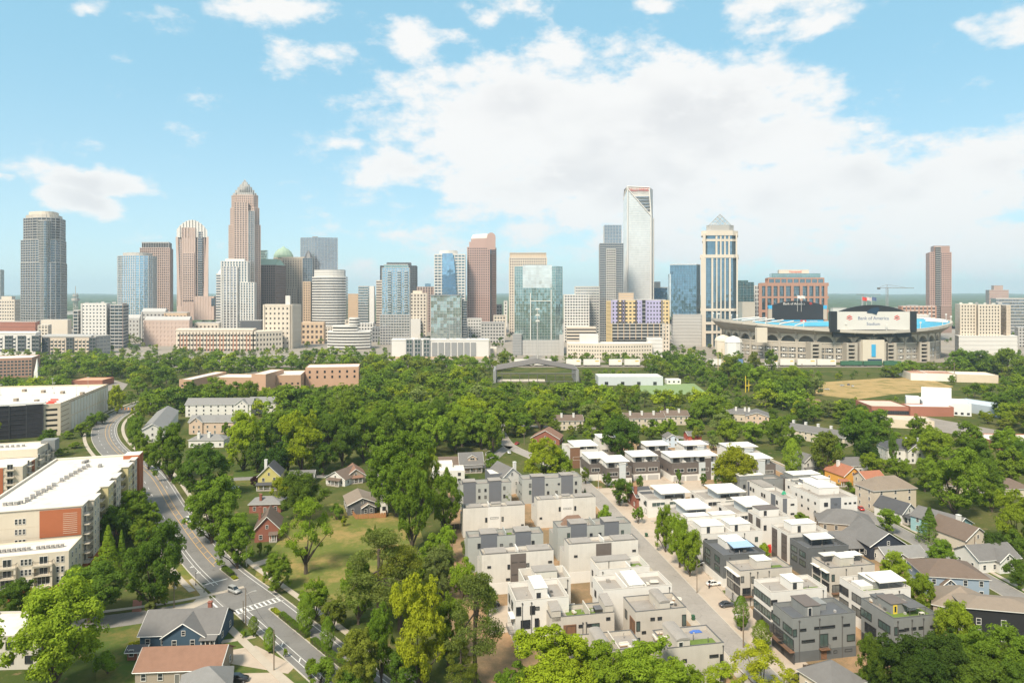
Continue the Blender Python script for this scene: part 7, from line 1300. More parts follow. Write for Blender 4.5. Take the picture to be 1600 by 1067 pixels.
house('pale grey-roofed low house between the navy house and the green tree', 1418, 884, 14, 8, 3.0, 2.2, R(8), 'wh', 'lg', 'x', cross=(-3, 5, 1, 3, 1.6))
house('pale teal house with long grey roof', 1506, 845, 11, 16, 5.6, 2.8, R(28), 'tl', 'gr', 'y'); house('beige house with brown steep roof and white front porch', 1528, 866, 11, 15, 5.4, 3.8, R(16), 'cr', 'br', 'y', porch=(6, 2.2, -5.5), chim=((2, 9, 1.2),))
house('white cottage with grey roof and round bush at the right', 1562, 893, 15, 10, 4.2, 3.0, R(10), 'wh', 'gr', 'x', cross=(1.5, 6, 1.5, 4.0, 2.4)); house('blue-grey house with broad brown roof behind the turf-roofed townhouse', 1496, 935, 17, 13, 6.2, 3.0, R(-8), 'bg', 'br', 'hip', cross=(-2.5, 4, 1.0, 4.2, 1.8))
house('tall black house with brown flat hips at the right edge', 1568, 1002, 17, 9, 8.0, 1.4, R(-12), 'bk', 'tn', 'hip', win=3); house('brown-roofed house left of the black house', 1500, 985, 12, 13, 5.6, 4.0, R(-34), 'tp', 'tn', 'hip')
house('house with grey hipped roof at the bottom edge beside the nearest grey townhouse', 1326, 1100, 9.5, 9, 4.0, 3.4, R(24), 'cr', 'gr', 'hip')
house('white Victorian house with dark hipped roofs and small turrets among trees', 1418, 722, 20, 14, 6.8, 4.2, R(-6), 'wh', 'dg', 'hip', cross=(3, 8, 3, 6.8, 3.4), chim=((-6, 2, 1.3), (1, 3, 1.3), (7, 3, 1.3)))
for i, (x, y) in enumerate(((1490, 771), (1535, 773), (1590, 776))): house('brown-roofed bungalow under trees at the right, %s from the left' % ordinal(i + 1), x, y, 13, 11, 3.6, 3.2, R(-10 + 8 * i), 'cr', 'br', 'hip')
# brick chimney stack + roof of the house beside the street
house('red brick house with tall chimney left of the pale blue houses', 1008, 796, 7, 12, 5.4, 2.4, R(11), 'br', 'dg', 'x', chim=((-3.4, 2, 1.1),))
# wooden fences and walls (boards are separate)
def fence(label, pts, h, m_, name='wooden_fence', bw=.9):
    P = [G(*q) for q in pts]; o = thing(name, label, 'fence', (P[0].x, P[0].y, 0)); b = MB(); b.box(0, -.03, .05, bw - .06, .03, h); me = b.mesh('board', m_); b = MB(); b.box(-.07, -.07, 0, .07, .07, h + .15); mp = b.mesh('post', m_)
    for a, c in zip(P, P[1:]):
        e = c - a; L = e.length; n = max(1, int(L / bw)); rz = math.atan2(e.y, e.x)
        for i in range(n):
            q = a + e * (i / n); link('board', me, o, (q.x - P[0].x, q.y - P[0].y, 0), rz)
            if i % 3 == 0: link('post', mp, o, (q.x - P[0].x, q.y - P[0].y, 0), rz)
FENW = mat('fence_cedar', (.36, .17, .075), .85, .15, .8); FEND = mat('fence_dark', (.10, .08, .065), .9, .15, .8)
fence('orange cedar fence around the charcoal house yard', [(549, 802), (556, 811), (603, 808), (603, 796)], 1.9, FENW); fence('dark board fence behind the leaning tree', [(690, 828), (722, 826)], 2.0, FEND); fence('dark board fence below the nearest grey townhouse', [(1255, 1050), (1300, 1046)], 1.8, FEND)
fence('brown board fence between the white townhouse and charcoal one', [(1206, 868), (1236, 898)], 1.8, FEND)
# ------------------------------------------------------------------ vehicles
TYRE = mat('tyre', (.018, .018, .018), .85, .1); RIM = mat('rim_metal', (.35, .35, .36), .35, .05, metallic=.7); CGL = mat('car_glass', (.012, .014, .017), .06, .1, spec=.8); HL = mat('headlight', (.7, .7, .68), .2, .02, spec=.8); TL = mat('tail_light', (.35, .015, .012), .3, .02)
def car_paint():
    m_ = bpy.data.materials.new('car_paint'); m_.use_nodes = True; t = m_.node_tree; t.nodes.clear(); g = NG(t); oi = g.n('ShaderNodeObjectInfo'); b = g.n('ShaderNodeBsdfPrincipled', i_Roughness=.28); b.inputs['Coat Weight'].default_value = .5; g.set(b.inputs['Base Color'], oi.outputs['Color']); g.n('ShaderNodeOutputMaterial', i_Surface=b.outputs[0]); return m_
PAINT = car_paint()
def loft(secs):
    """body from cross-sections along x: (x, half width low, half width high, z low, z mid, z top)"""
    b = MB(); n = 8; V = []
    for x, wl, wh, z0, z1, z2 in secs: V += [(x, -wl * .92, z0), (x, -wl, z0 + .18), (x, -wl, z1), (x, -wh, z2), (x, wh, z2), (x, wl, z1), (x, wl, z0 + .18), (x, wl * .92, z0)]
    F = [(i * n + j, (i + 1) * n + j, (i + 1) * n + (j + 1) % n, i * n + (j + 1) % n) for i in range(len(secs) - 1) for j in range(n)]
    b.add(V, F + [tuple(range(n)), tuple(range((len(secs) - 1) * n + n - 1, (len(secs) - 1) * n - 1, -1))]); return b
def car_meshes(kind):
    s = 1 if kind == 'sedan' else 1.13; L = 2.3
    body = loft([(-L, .72, .66, .42, .62, .74), (-L + .12, .86, .80, .30, .72, .90 * s), (-1.5, .90, .84, .26, .80, .96 * s), (-.6, .91, .85, .26, .82, .98 * s), (.7, .91, .85, .26, .82, .97 * s), (1.5, .90, .82, .26, .78, .90 * s), (L - .15, .84, .74, .30, .66, .76 * s), (L, .70, .62, .42, .58, .66 * s)]).mesh('body', PAINT, True)
    r0, r1 = (-1.75, -1.05) if kind == 'sedan' else (-2.12, -1.95); zt = 1.44 if kind == 'sedan' else 1.72
    gb = MB(); base = .95 * s; gb.add([(r0, -.80, base), (r0, .80, base), (1.05, .80, base), (1.05, -.80, base), (r1, -.62, zt), (r1, .62, zt), (.18, .62, zt), (.18, -.62, zt)], [(0, 4, 5, 1), (1, 5, 6, 2), (2, 6, 7, 3), (3, 7, 4, 0), (4, 7, 6, 5)]); glassm = gb.mesh('cabin_glass', CGL)
    rb = MB(); rb.box(r1 - .06, -.64, zt - .01, .24, .64, zt + .05)
    for sx in (-1, 1): rb.bar((r1, sx * .64, zt), (r0, sx * .82, base), .045); rb.bar((.18, sx * .64, zt), (1.05, sx * .82, base), .045); rb.bar((-.5, sx * .66, zt), (-.5, sx * .83, base), .04)
    wb = MB(); n = 12; pr = [(.33 * math.cos(6.2832 * i / n), .33 * math.sin(6.2832 * i / n)) for i in range(n)]
    wb.add([(x, -.11, z) for x, z in pr] + [(x, .11, z) for x, z in pr], [(i, (i + 1) % n, n + (i + 1) % n, n + i) for i in range(n)] + [tuple(range(n - 1, -1, -1)), tuple(range(n, 2 * n))]); rm = MB(); rm.add([(x * .62, -.118, z * .62) for x, z in pr] + [(x * .62, .118, z * .62) for x, z in pr], [tuple(range(n - 1, -1, -1)), tuple(range(n, 2 * n))])
    hb = MB(); hb.box(-.16, -.05, -.08, .16, .05, .08); tb = MB(); tb.box(-.16, -.05, -.08, .16, .05, .08)
    return dict(body=body, glass=glassm, roof=rb.mesh('roof', PAINT), wheel=wb.mesh('wheel', TYRE), rim=rm.mesh('rim', RIM), head=hb.mesh('headlight', HL), tail=tb.mesh('tail_light', TL), s=s)
CM = {k: car_meshes(k) for k in ('sedan', 'suv')}
def car(label, x, y, rz, colr, kind='sedan', z=.02, sc=1.0):
    p = G(x, y); M_ = CM[kind]; o = thing('suv' if kind == 'suv' else 'car', label, 'car', (p.x, p.y, z), rz); o.scale = (sc, sc, sc)
    for nm, k in (('body', 'body'), ('roof', 'roof')): q_ = link(nm, M_[k], o); q_.color = (*colr, 1)
    link('cabin_glass', M_['glass'], o)
    for sx in (-1.42, 1.42):
        for sy in (-.80, .80): q_ = link('wheel', M_['wheel'], o, (sx, sy, .33)); link('rim', M_['rim'], q_)
    for sy in (-.55, .55): link('headlight', M_['head'], o, (2.24, sy, .60), R(90)); link('tail_light', M_['tail'], o, (-2.24, sy, .72), R(90))
    return o
AVN = math.atan2(AD.y, AD.x)
car('white suv driving down the avenue', 295, 815, AVN + math.pi, (.70, .69, .66), 'suv'); car('silver suv turning at the avenue crossing', 366, 925, AVN + math.pi + .25, (.36, .36, .35), 'suv'); car('black car on the avenue beside the red brick tower', 208, 744, AVN + math.pi, (.015, .015, .018), 'suv')
car('white car parked beside the yellow house lawn', 368, 764, R(80), (.70, .69, .66)); car('black suv parked in the drive at the bottom left', 372, 1064, R(6), (.012, .013, .016), 'suv'); car('dark grey sedan parked in front of the cream townhouse', 1136, 947, R(12), (.055, .06, .07))
car('dark suv parked under the street trees', 1082, 874, R(10), (.03, .032, .036), 'suv'); car('grey sedan under the street trees beside the charcoal townhouse', 1096, 882, R(10), (.14, .15, .16)); car('black car behind the cream pair at the left grove', 768, 947, R(15), (.012, .012, .014), 'suv'); car('black car at the foot of the nearest grey townhouse', 1254, 1062, R(8), (.012, .014, .02))
car('white car parked before the beige porch house', 1504, 869, R(-10), (.72, .71, .68)); car('red car parked on the east street', 1345, 796, R(80), (.45, .03, .025)); car('blue car parked beside the orange house', 1318, 772, R(20), (.03, .08, .20)); car('light blue car parked next to the blue car', 1327, 776, R(20), (.16, .24, .34)); car('red car in the shade at the lane end', 808, 694, R(70), (.40, .03, .02)); car('white car on the lane below the trees', 795, 708, R(100), (.7, .7, .68))
car('white sports car parked beside the motorcycle', 1115, 914, R(14), (.74, .73, .70))
# motorcycle
p = G(1108, 918); o = thing('motorcycle', 'black motorcycle standing on the drive by the white sports car', 'motorcycle', (p.x, p.y, .02), R(70)); BLKP = mat('bike_black', (.02, .018, .018), .4, .1)
for sx in (-.7, .7):
    q_ = link('wheel', CM['sedan']['wheel'], o, (sx, 0, .33)); q_.scale = (1, .7, 1)
b = MB(); b.bar((-.7, 0, .33), (0, 0, .6), .12); b.bar((0, 0, .55), (.7, 0, .33), .07); b.bar((.7, 0, .33), (.4, 0, 1.0), .05); b.box(-.25, -.16, .3, .25, .16, .62); b.build('frame', BLKP, o); b = MB(); b.box(-.75, -.15, .72, -.05, .15, .84); b.build('seat', BLKP, o); b = MB(); b.box(-.05, -.17, .70, .45, .17, .98); b.build('fuel_tank', mat('tank_red', (.25, .04, .03), .3, .05), o); b = MB(); b.bar((.4, -.4, 1.08), (.4, .4, 1.08), .03); b.build('handlebar', BLKP, o)
for i, (x, y, c_) in enumerate(((1316, 603, (.5, .5, .5)), (1326, 602, (.2, .2, .22)), (1332, 604, (.6, .6, .58)), (1282, 610, (.08, .08, .09)), (1292, 609, (.5, .5, .5)), (150, 602, (.3, .3, .32)), (158, 603, (.1, .12, .2)), (166, 601, (.6, .6, .6)), (1380, 655, (.6, .6, .6)), (1392, 657, (.15, .15, .17)), (1428, 660, (.5, .5, .5)))):
    car('small parked car, %s from the left among the distant car parks' % ordinal(1 + sorted([1316, 1326, 1332, 1282, 1292, 150, 158, 166, 1380, 1392, 1428]).index(x)), x, y, R(20 + 31 * i), c_, 'suv' if i % 2 else 'sedan')
# ------------------------------------------------------------------ poles, lamps, masts
PW = mat('pole_wood', (.19, .145, .105), .9, .15, 1.0); PG = mat('pole_galv', (.44, .42, .39), .5, .1, 1.0); CAB = mat('cable_black', (.03, .03, .03), .7, .05)
def pole(label, x, yb, yt, m_=PW, arm=None, r=.17, xarm=True, tr=False):
    p = G(x, yb); h = (yb - yt) * p.y / FPX; o = thing('utility_pole', label, 'pole', (p.x, p.y, 0), .4); b = MB(); b.cyl(0, 0, -.1, h, r, 8, 0, r * .65); b.build('shaft', m_, o)
    if xarm: b = MB(); b.box(-1.1, -.07, h - .9, 1.1, .07, h - .72); b.build('crossarm', m_, o); b = MB(); [b.cyl(q_, 0, h - .72, h - .5, .06, 6) for q_ in (-.95, -.5, .5, .95)]; b.build('insulator', PG, o)
    if arm: b = MB(); s_ = arm; b.bar((0, 0, h * .82), (s_ * 1.6, 0, h * .88), .05); b.bar((s_ * 1.6, 0, h * .88), (s_ * 2.3, 0, h * .88), .05); b.build('lamp_arm', PG, o); b = MB(); b.box(s_ * 2.3 - .35, -.14, h * .88 - .1, s_ * 2.3 + .35, .14, h * .88 + .05); b.build('lamp_head', PG, o)
    if tr: b = MB(); b.cyl(.35, 0, h * .72, h * .80, .28, 8); b.build('transformer', PG, o)
    return o, h
def lamp(label, x, yb, yt):
    p = G(x, yb); h = (yb - yt) * p.y / FPX; o = thing('street_lamp', label, 'lamp', (p.x, p.y, 0)); b = MB(); b.cyl(0, 0, 0, .5, .16, 8); b.cyl(0, 0, .5, h - .7, .07, 8); b.build('post', mat('lamp_black', (.03, .03, .032), .5, .1), o); b = MB(); b.cyl(0, 0, h - .7, h - .1, .14, 8, 0, .22); b.cyl(0, 0, h - .1, h + .1, .26, 8, 0, .05); b.build('lamp_head', PG, o)
pole('pale metal pole with lamp arm beside the round avenue tree', 385, 884, 832, PG, -1, .2, False); pole('wooden pole with meter box on the left corner lawn', 272, 949, 908, PW, -1, .15, False, True); pole('tall bare pole beside the crossing', 384, 976, 918, PW, 1, .16, False); pole('short leaning pole next to the tall crossing pole', 380, 972, 938, PW, None, .13, False); pole('wooden pole on the verge below the crossing', 428, 1047, 983, PW, None, .15, False)
lamp('black street lamp on the corner verge of the side street', 306, 914, 892); lamp('black lamp by the brick path', 241, 953, 930); lamp('white-topped lamp on the hedge side of the crossing', 319, 925, 913)
pole('slim pole with lamp beside the silver-driveway townhouses', 1089, 926, 874, PW, 1, .14, False); pole('tall wooden pole with lamp in front of the nearest townhouses', 1161.5, 1011, 950, PW, -1, .18, False); pole('pole beside the street tree group', 1027, 858, 806, PG, -1, .14, False); pole('pole at the corner of the canopy houses', 935, 765, 738, PG, 1, .15, False)
pole('tall pole with lamps behind the grey pairs', 758, 741, 700, PW, 1, .18, True, True); pole('wooden pole on the green verge at the right', 1523, 884, 838, PW, None, .2, False, True); pole('pole at the lane end below the trees', 819, 695, 676, PW, None, .2, True); pole('wooden pole beside the bin at the left townhouse', 843, 1025, 968, PW, None, .15, False)
pole('thin white pole by the dark board fence', 703, 830, 795, PG, None, .12, False); pole('brown timber transmission pole left of the goal posts', 1122, 603, 552, mat('pole_yellow', (.40, .32, .16), .9, .1), None, .5, True); pole('second timber transmission pole beside the first', 1128, 601, 545, mat('pole_yellow', (.4, .3, .2)), None, .5, True); pole('timber pole among the trees before the stadium', 1253, 592, 568, PW, None, .4, True); pole('tall pole before the cream warehouse', 1491, 596, 566, PW, None, .4, True)
for i, (x, yb, yt) in enumerate(((340, 565, 540), (703, 548, 508), (732, 548, 505), (580, 576, 563), (1215, 575, 545))): pole('thin pale light mast, %s from the left among the downtown masts' % ordinal(1 + sorted((340, 703, 732, 580, 1215)).index(x)), x, yb, yt, PG, None, .35, False)
p = G(840, 563); o = thing('light_mast', 'tall pale floodlight mast in front of the green glass office', 'mast', (p.x, p.y, 0)); h = (563 - 482) * p.y / FPX; b = MB(); b.cyl(0, 0, 0, h, .9, 8, 0, .45); b.build('shaft', PG, o)
for z in (h - 2, h - 10, h - 18): b = MB(); b.box(-3.2, -.5, z, 3.2, .5, z + .5); b.box(-2.6, -.8, z + .6, 2.6, .2, z + 2.2); b.build('lamp_bank', ST['wht'], o)
YG = mat('goal_yellow', (.70, .52, .05), .5, .05)
for i, x in enumerate((1165, 1170)): p = G(x, 613 - i); o = thing('goal_post', 'yellow football goal posts beside the practice field, %s one' % ('left', 'right')[i], 'goal post', (p.x, p.y, 0)); b = MB(); b.cyl(0, 0, 0, 15 + i * 2, .35, 6); b.build('upright', YG, o); b = MB(); b.bar((0, 0, 6), (3.5, 0, 6), .3); b.build('crossbar', YG, o)
# tower crane and radio tower on the horizon
def lattice(b, x, y, z0, z1, w_, n):
    for sx in (-1, 1):
        for sy in (-1, 1): b.bar((x + sx * w_, y + sy * w_, z0), (x + sx * w_, y + sy * w_, z1), w_ * .22)
    for i in range(n): za, zb = z0 + (z1 - z0) * i / n, z0 + (z1 - z0) * (i + 1) / n; s_ = 1 if i % 2 else -1; b.bar((x - s_ * w_, y - w_, za), (x + s_ * w_, y - w_, zb), w_ * .16); b.bar((x + w_, y - s_ * w_, za), (x + w_, y + s_ * w_, zb), w_ * .16)
d = 1900; kk = d / FPX; o = thing('tower_crane', 'grey tower crane on the horizon behind the stadium', 'crane', (px2x(1386, d), d, 0)); b = MB(); lattice(b, 0, 0, 0, hgt(449, d), 2.2, 18); b.build('mast', MR['grey'], o); b = MB(); z = hgt(449.5, d); b.bar((-15 * kk, 0, z), (42 * kk, 0, z - 1), .9); b.bar((0, 0, z + 6 * kk * .8), (30 * kk, 0, z), .4); b.bar((0, 0, z + 6 * kk * .8), (-14 * kk, 0, z), .4); b.bar((0, 0, z), (0, 0, z + 6 * kk * .8), .9); b.build('jib', MR['grey'], o); b = MB(); b.box(-15 * kk, -2, z - 5, -11 * kk, 2, z); b.build('counterweight', MR['dgrey'], o)
o = thing('tower_crane', 'smaller tower crane left of the grey one on the horizon', 'crane', (px2x(1348, 2300), 2300, 0)); b = MB(); lattice(b, 0, 0, 0, hgt(459, 2300), 2.2, 14); b.build('mast', MR['grey'], o); b = MB(); z = hgt(460, 2300); b.bar((-22, 0, z), (60, 0, z), 1.0); b.build('jib', MR['grey'], o)
d = 1800; o = thing('radio_tower', 'pale lattice radio tower right of the rounded balcony tower', 'tower', (px2x(118, d), d, 0)); b = MB(); lattice(b, 0, 0, 0, hgt(458, d), 3.5, 16); b.build('lattice_mast', MR['lgrey'], o); b = MB(); b.cyl(0, 0, hgt(470, d), hgt(466, d), 9, 10); b.cyl(0, 0, hgt(463, d), hgt(461, d), 7, 10); b.build('platform', MR['lgrey'], o); b = MB(); b.cyl(0, 0, hgt(458, d), hgt(447, d), .8, 6); b.build('antenna', MR['lgrey'], o)
p = G(58, 594); o = thing('church_spire', 'slim white church spire above the garage trees', 'spire', (p.x, p.y, 0)); b = MB(); b.box(-2, -2, 0, 2, 2, 9); b.build('base', ST['wht'], o); b = MB(); b.prism([(-1.8, -1.8), (1.8, -1.8), (1.8, 1.8), (-1.8, 1.8)], 9, 23, p1=[(-.1, -.1), (.1, -.1), (.1, .1), (-.1, .1)]); b.build('spire', ST['wht'], o)
# overhead cables between poles
def cable(label, a, c, sag=1.2):
    b = MB(); a, c = Vector(a), Vector(c); pv = None
    for i in range(13):
        t = i / 12; q_ = a.lerp(c, t) - Vector((0, 0, sag * 4 * t * (1 - t)))
        if pv is not None: b.bar(pv, q_, .035)
        pv = q_
    tag(b.build('overhead_cable', CAB), label, 'cable')
def ptop(x, yb, yt): p = G(x, yb); return (p.x, p.y, (yb - yt) * p.y / FPX - .4)
cable('overhead cable between the street poles past the tree group', ptop(1027, 858, 806), ptop(1089, 926, 874)); cable('overhead cable from the mid-street pole to the tall front pole', ptop(1089, 926, 874), ptop(1161.5, 1011, 950)); cable('overhead cable along the avenue verge', ptop(384, 976, 918), ptop(428, 1047, 983)); cable('overhead cable across the corner lawn', ptop(272, 949, 908), ptop(384, 976, 918))
# signs
p = G(211, 722); o = thing('road_sign', 'yellow diamond road sign on the avenue verge', 'sign', (p.x, p.y, 0)); b = MB(); b.cyl(0, 0, 0, 4, .06, 6); b.build('post', PG, o); b = MB(); b.add([(0, -.1, 2.6), (1.3, -.1, 3.9), (0, -.1, 5.2), (-1.3, -.1, 3.9)], [(0, 1, 2, 3)]); b.add([(0, -.04, 2.6), (1.3, -.04, 3.9), (0, -.04, 5.2), (-1.3, -.04, 3.9)], [(3, 2, 1, 0)]); b.build('sign_plate', YG, o)
p = G(319, 927); o = thing('street_sign', 'small green street name sign at the crossing corner', 'sign', (p.x, p.y, 0)); b = MB(); b.cyl(0, 0, 0, 3, .05, 6); b.build('post', PG, o); b = MB(); b.box(-.6, -.03, 2.8, .6, .03, 3.1); b.build('sign_plate', BING, o)
for i in range(4):
    p = G(190 + i * 5.5, 640); o = thing('traffic_barrel', 'orange work-zone barrel at the top of the avenue, %s from the left' % ordinal(i + 1), 'barrel', (p.x, p.y, 0), 0, 'work zone barrels'); b = MB(); b.cyl(0, 0, 0, 1.6, .7, 8, 0, .5); b.build('body', mat('barrel_orange', (.75, .28, .03), .6, .05), o); b = MB(); b.cyl(0, 0, .6, .9, .66, 8); b.build('reflective_band', ST['wht'], o)
# ------------------------------------------------------------------ trees
def leaf_mat():
    m = bpy.data.materials.new('foliage'); m.use_nodes = True; t = m.node_tree; t.nodes.clear(); g = NG(t)
    oi = g.n('ShaderNodeObjectInfo'); pos = g.n('ShaderNodeNewGeometry').outputs['Position']
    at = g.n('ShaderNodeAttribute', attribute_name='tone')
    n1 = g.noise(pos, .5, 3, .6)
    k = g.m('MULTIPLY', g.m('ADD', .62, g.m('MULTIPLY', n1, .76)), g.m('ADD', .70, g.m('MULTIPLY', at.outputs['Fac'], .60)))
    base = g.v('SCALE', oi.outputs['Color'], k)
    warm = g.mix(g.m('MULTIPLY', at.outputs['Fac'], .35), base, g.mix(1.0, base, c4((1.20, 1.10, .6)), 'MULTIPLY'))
    d = g.n('ShaderNodeBsdfDiffuse', i_Color=warm)
    tr = g.n('ShaderNodeBsdfTranslucent', i_Color=g.mix(1.0, warm, c4((1.25, 1.2, .5)), 'MULTIPLY'))
    mx = g.n('ShaderNodeMixShader', i_0=.42); t.links.new(d.outputs[0], mx.inputs[1]); t.links.new(tr.outputs[0], mx.inputs[2])
    g.n('ShaderNodeOutputMaterial', i_Surface=mx.outputs[0]); return m
LEAF = leaf_mat(); BARK = mat('bark', (.085, .065, .048), .95, .25, 1.5)
def leaves_mesh(name, P, N, size, tone, rng, aspect=.75):
    n = len(P); N = N / np.linalg.norm(N, axis=1, keepdims=True)
    a = np.cross(N, rng.normal(size=(n, 3))); a /= np.linalg.norm(a, axis=1, keepdims=True) + 1e-9; b = np.cross(N, a)
    s = size[:, None]; j = lambda: rng.uniform(.55, 1.0, (n, 1))
    V = np.stack([P + a * s * j(), P + b * s * aspect * j(), P - a * s * j(), P - b * s * aspect * j()], 1).reshape(-1, 3)
    me = bpy.data.meshes.new(name); me.vertices.add(4 * n); me.vertices.foreach_set('co', V.astype(np.float32).ravel())
    me.loops.add(4 * n); me.loops.foreach_set('vertex_index', np.arange(4 * n, dtype=np.int32))
    me.polygons.add(n); me.polygons.foreach_set('loop_start', np.arange(0, 4 * n, 4, dtype=np.int32)); me.polygons.foreach_set('loop_total', np.full(n, 4, np.int32))
    at = me.attributes.new('tone', 'FLOAT', 'FACE'); at.data.foreach_set('value', tone.astype(np.float32))
    me.materials.append(LEAF); me.update(calc_edges=True); return me
def sph(rng, n):
    v = rng.normal(size=(n, 3)); return v / np.linalg.norm(v, axis=1, keepdims=True)
def limb_mesh(name, lobes, h0, rng, tr=.032, lean=0):
    """tapered trunk with limbs running into the crown; nominal tree height 1"""
    b = MB(); top = Vector((lean, 0, h0 + .22)); base = Vector((0, 0, -.01))
    def cone(a, c, r0, r1, n=6):
        a, c = Vector(a), Vector(c); d = (c - a).normalized(); u = d.orthogonal().normalized(); w_ = d.cross(u); vs = []
        for q, r in ((a, r0), (c, r1)):
            for i in range(n): an = 2 * math.pi * i / n; vs.append(tuple(q + u * math.cos(an) * r + w_ * math.sin(an) * r))
        b.add(vs, [(i, (i + 1) % n, n + (i + 1) % n, n + i) for i in range(n)] + [tuple(range(n, 2 * n))])
    cone(base, Vector((lean * .5, 0, h0 * .5)), tr * 1.35, tr); cone(Vector((lean * .5, 0, h0 * .5)), top, tr, tr * .6)
    for k in rng.choice(len(lobes), min(9, len(lobes)), replace=False):
        e = Vector(lobes[k][:3]); st = Vector((lean * .7, 0, h0 * rng.uniform(.62, 1.1))); mid = st.lerp(e, .5) + Vector((0, 0, .03)); cone(st, mid, tr * .45, tr * .28, 5); cone(mid, e, tr * .28, tr * .10, 5)
    return b.mesh(name, BARK)
def broad(seed, nl, leaf, h0=.22, nlobe=46, rw=.46, flat=.40, airy=0.0, lobe=(.085, .15), sub=0):
    """broadleaf crown, nominal height 1: lobes spread through an uneven ellipsoid, leaf-sized faces on each lobe"""
    rng = np.random.default_rng(seed); zc = h0 + (1 - h0) * .5; L = []
    ph = rng.uniform(0, 6.28, 3)
    for k in range(nlobe):
        d = sph(rng, 1)[0]
        if d[2] < -.75 and rng.random() < .5: d[2] *= -1
        an = math.atan2(d[1], d[0]); wob = 1 + .14 * math.sin(2 * an + ph[0]) + .10 * math.sin(3 * an + ph[1]) + .08 * math.sin(5 * d[2] + ph[2])
        rr = rng.uniform(.60, .90) if rng.random() < .86 else rng.uniform(.1, .5)
        r = rng.uniform(*lobe) * (1.0 if d[2] > -.2 else .8)
        L.append((d[0] * rw * rr * wob, d[1] * rw * rr * wob, zc + d[2] * (1 - h0) * .5 * rr * (1 + .06 * math.sin(3 * an)), r, d))
    if sub:      # smaller knobs on every lobe make the outline ragged
        L2 = list(L)
        for l in L:
            for dd in sph(rng, sub):
                if dd[2] < -.5: dd[2] *= -1
                rr = l[3] * rng.uniform(.75, 1.15); L2.append((l[0] + dd[0] * rr, l[1] + dd[1] * rr, l[2] + dd[2] * rr * .85, l[3] * rng.uniform(.30, .55), dd))
        L = [(x, y, z, r * (.86 if i < nlobe else 1), d) for i, (x, y, z, r, d) in enumerate(L2)]
    wts = np.array([l[3] ** 2 for l in L]); ids = rng.choice(len(L), nl, p=wts / wts.sum())
    C_ = np.array([l[:3] for l in L])[ids]; rr = np.array([l[3] for l in L])[ids]; out = np.array([l[4] for l in L])[ids]
    D = sph(rng, nl); flip = (D * (out + np.array([0, 0, .5]))).sum(1) < -.35; D[flip] *= -1
    sq = np.array([1, 1, .78]); rad = rr * (rng.uniform(.55, 1.0, nl) ** .5 + (rng.random(nl) < .10) * rng.uniform(0, .35, nl))
    if airy: rad *= 1 + airy * rng.normal(size=nl) * .5
    P = C_ + D * sq * rad[:, None]; N = D + np.array([0, 0, .55]) + rng.normal(size=(nl, 3)) * .42
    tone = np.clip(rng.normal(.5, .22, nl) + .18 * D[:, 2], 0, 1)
    size = rng.uniform(.7, 1.25, nl) * leaf
    if not airy:      # larger inner sprays close the lobes; their low tone paints in self-shadow
        LI = L[:nlobe]; ni = nlobe * 11; ii = np.repeat(np.arange(nlobe), 11); Di = sph(rng, ni); ri = np.array([l[3] for l in L])[ii]
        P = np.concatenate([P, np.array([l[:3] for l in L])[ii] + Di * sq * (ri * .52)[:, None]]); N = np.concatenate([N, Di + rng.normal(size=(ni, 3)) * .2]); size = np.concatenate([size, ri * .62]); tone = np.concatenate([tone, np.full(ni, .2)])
    return leaves_mesh('crown', P, N, size, tone, rng), limb_mesh('trunk', L, h0, rng)
def pine(seed, nl, leaf):
    rng = np.random.default_rng(seed); L = []
    for k in range(44):
        t = rng.uniform(0, 1) ** .8; z = .30 + .68 * t; r = (.30 * (1 - t) ** .55 + .05) * rng.uniform(.45, 1); a = rng.uniform(0, 6.283)
        L.append((r * math.cos(a), r * math.sin(a), z, rng.uniform(.055, .10), None))
    ids = rng.choice(len(L), nl); C_ = np.array([l[:3] for l in L])[ids]; rr = np.array([l[3] for l in L])[ids]
    D = sph(rng, nl); P = C_ + D * np.array([1.25, 1.25, .6]) * (rr * rng.uniform(.2, 1, nl) ** .5)[:, None]
    N = D * .6 + rng.normal(size=(nl, 3)) * .8 + np.array([0, 0, .4])
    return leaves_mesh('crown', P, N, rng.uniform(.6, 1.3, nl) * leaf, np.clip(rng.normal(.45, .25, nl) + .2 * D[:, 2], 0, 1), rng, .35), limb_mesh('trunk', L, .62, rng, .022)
def conifer(seed, nl, leaf, rw=.30, power=1.0, h0=.04, tiers=True):
    rng = np.random.default_rng(seed); t = rng.uniform(0, 1, nl) ** .72 if power >= 1 else rng.uniform(0, 1, nl)
    if tiers: tq = np.floor(t * 11) / 11; t = np.clip(tq + (t - tq) * .75, 0, 1)
    if power >= 1: rmax = rw * (1 - t) ** power + .012
    else: rmax = rw * np.sin(np.clip(t * .93 + .07, 0, 1) * math.pi) ** power
    a = rng.uniform(0, 6.283, nl); lump = 1 + .13 * np.sin(a * 5 + t * 17) + .10 * np.sin(a * 3 - t * 23)
    r = rmax * lump * rng.uniform(.55, 1, nl) ** .4
    P = np.stack([r * np.cos(a), r * np.sin(a), h0 + (1 - h0) * t - .10 * r * (power >= 1)], 1)
    N = np.stack([np.cos(a), np.sin(a), np.full(nl, .7)], 1) + rng.normal(size=(nl, 3)) * .45
    L = [(0, 0, .5, .1, None), (0.02, 0, .8, .1, None)]
    return leaves_mesh('crown', P, N, rng.uniform(.7, 1.25, nl) * leaf, np.clip(rng.normal(.5, .24, nl), 0, 1), rng, .6), limb_mesh('trunk', L, .5, rng, .02)
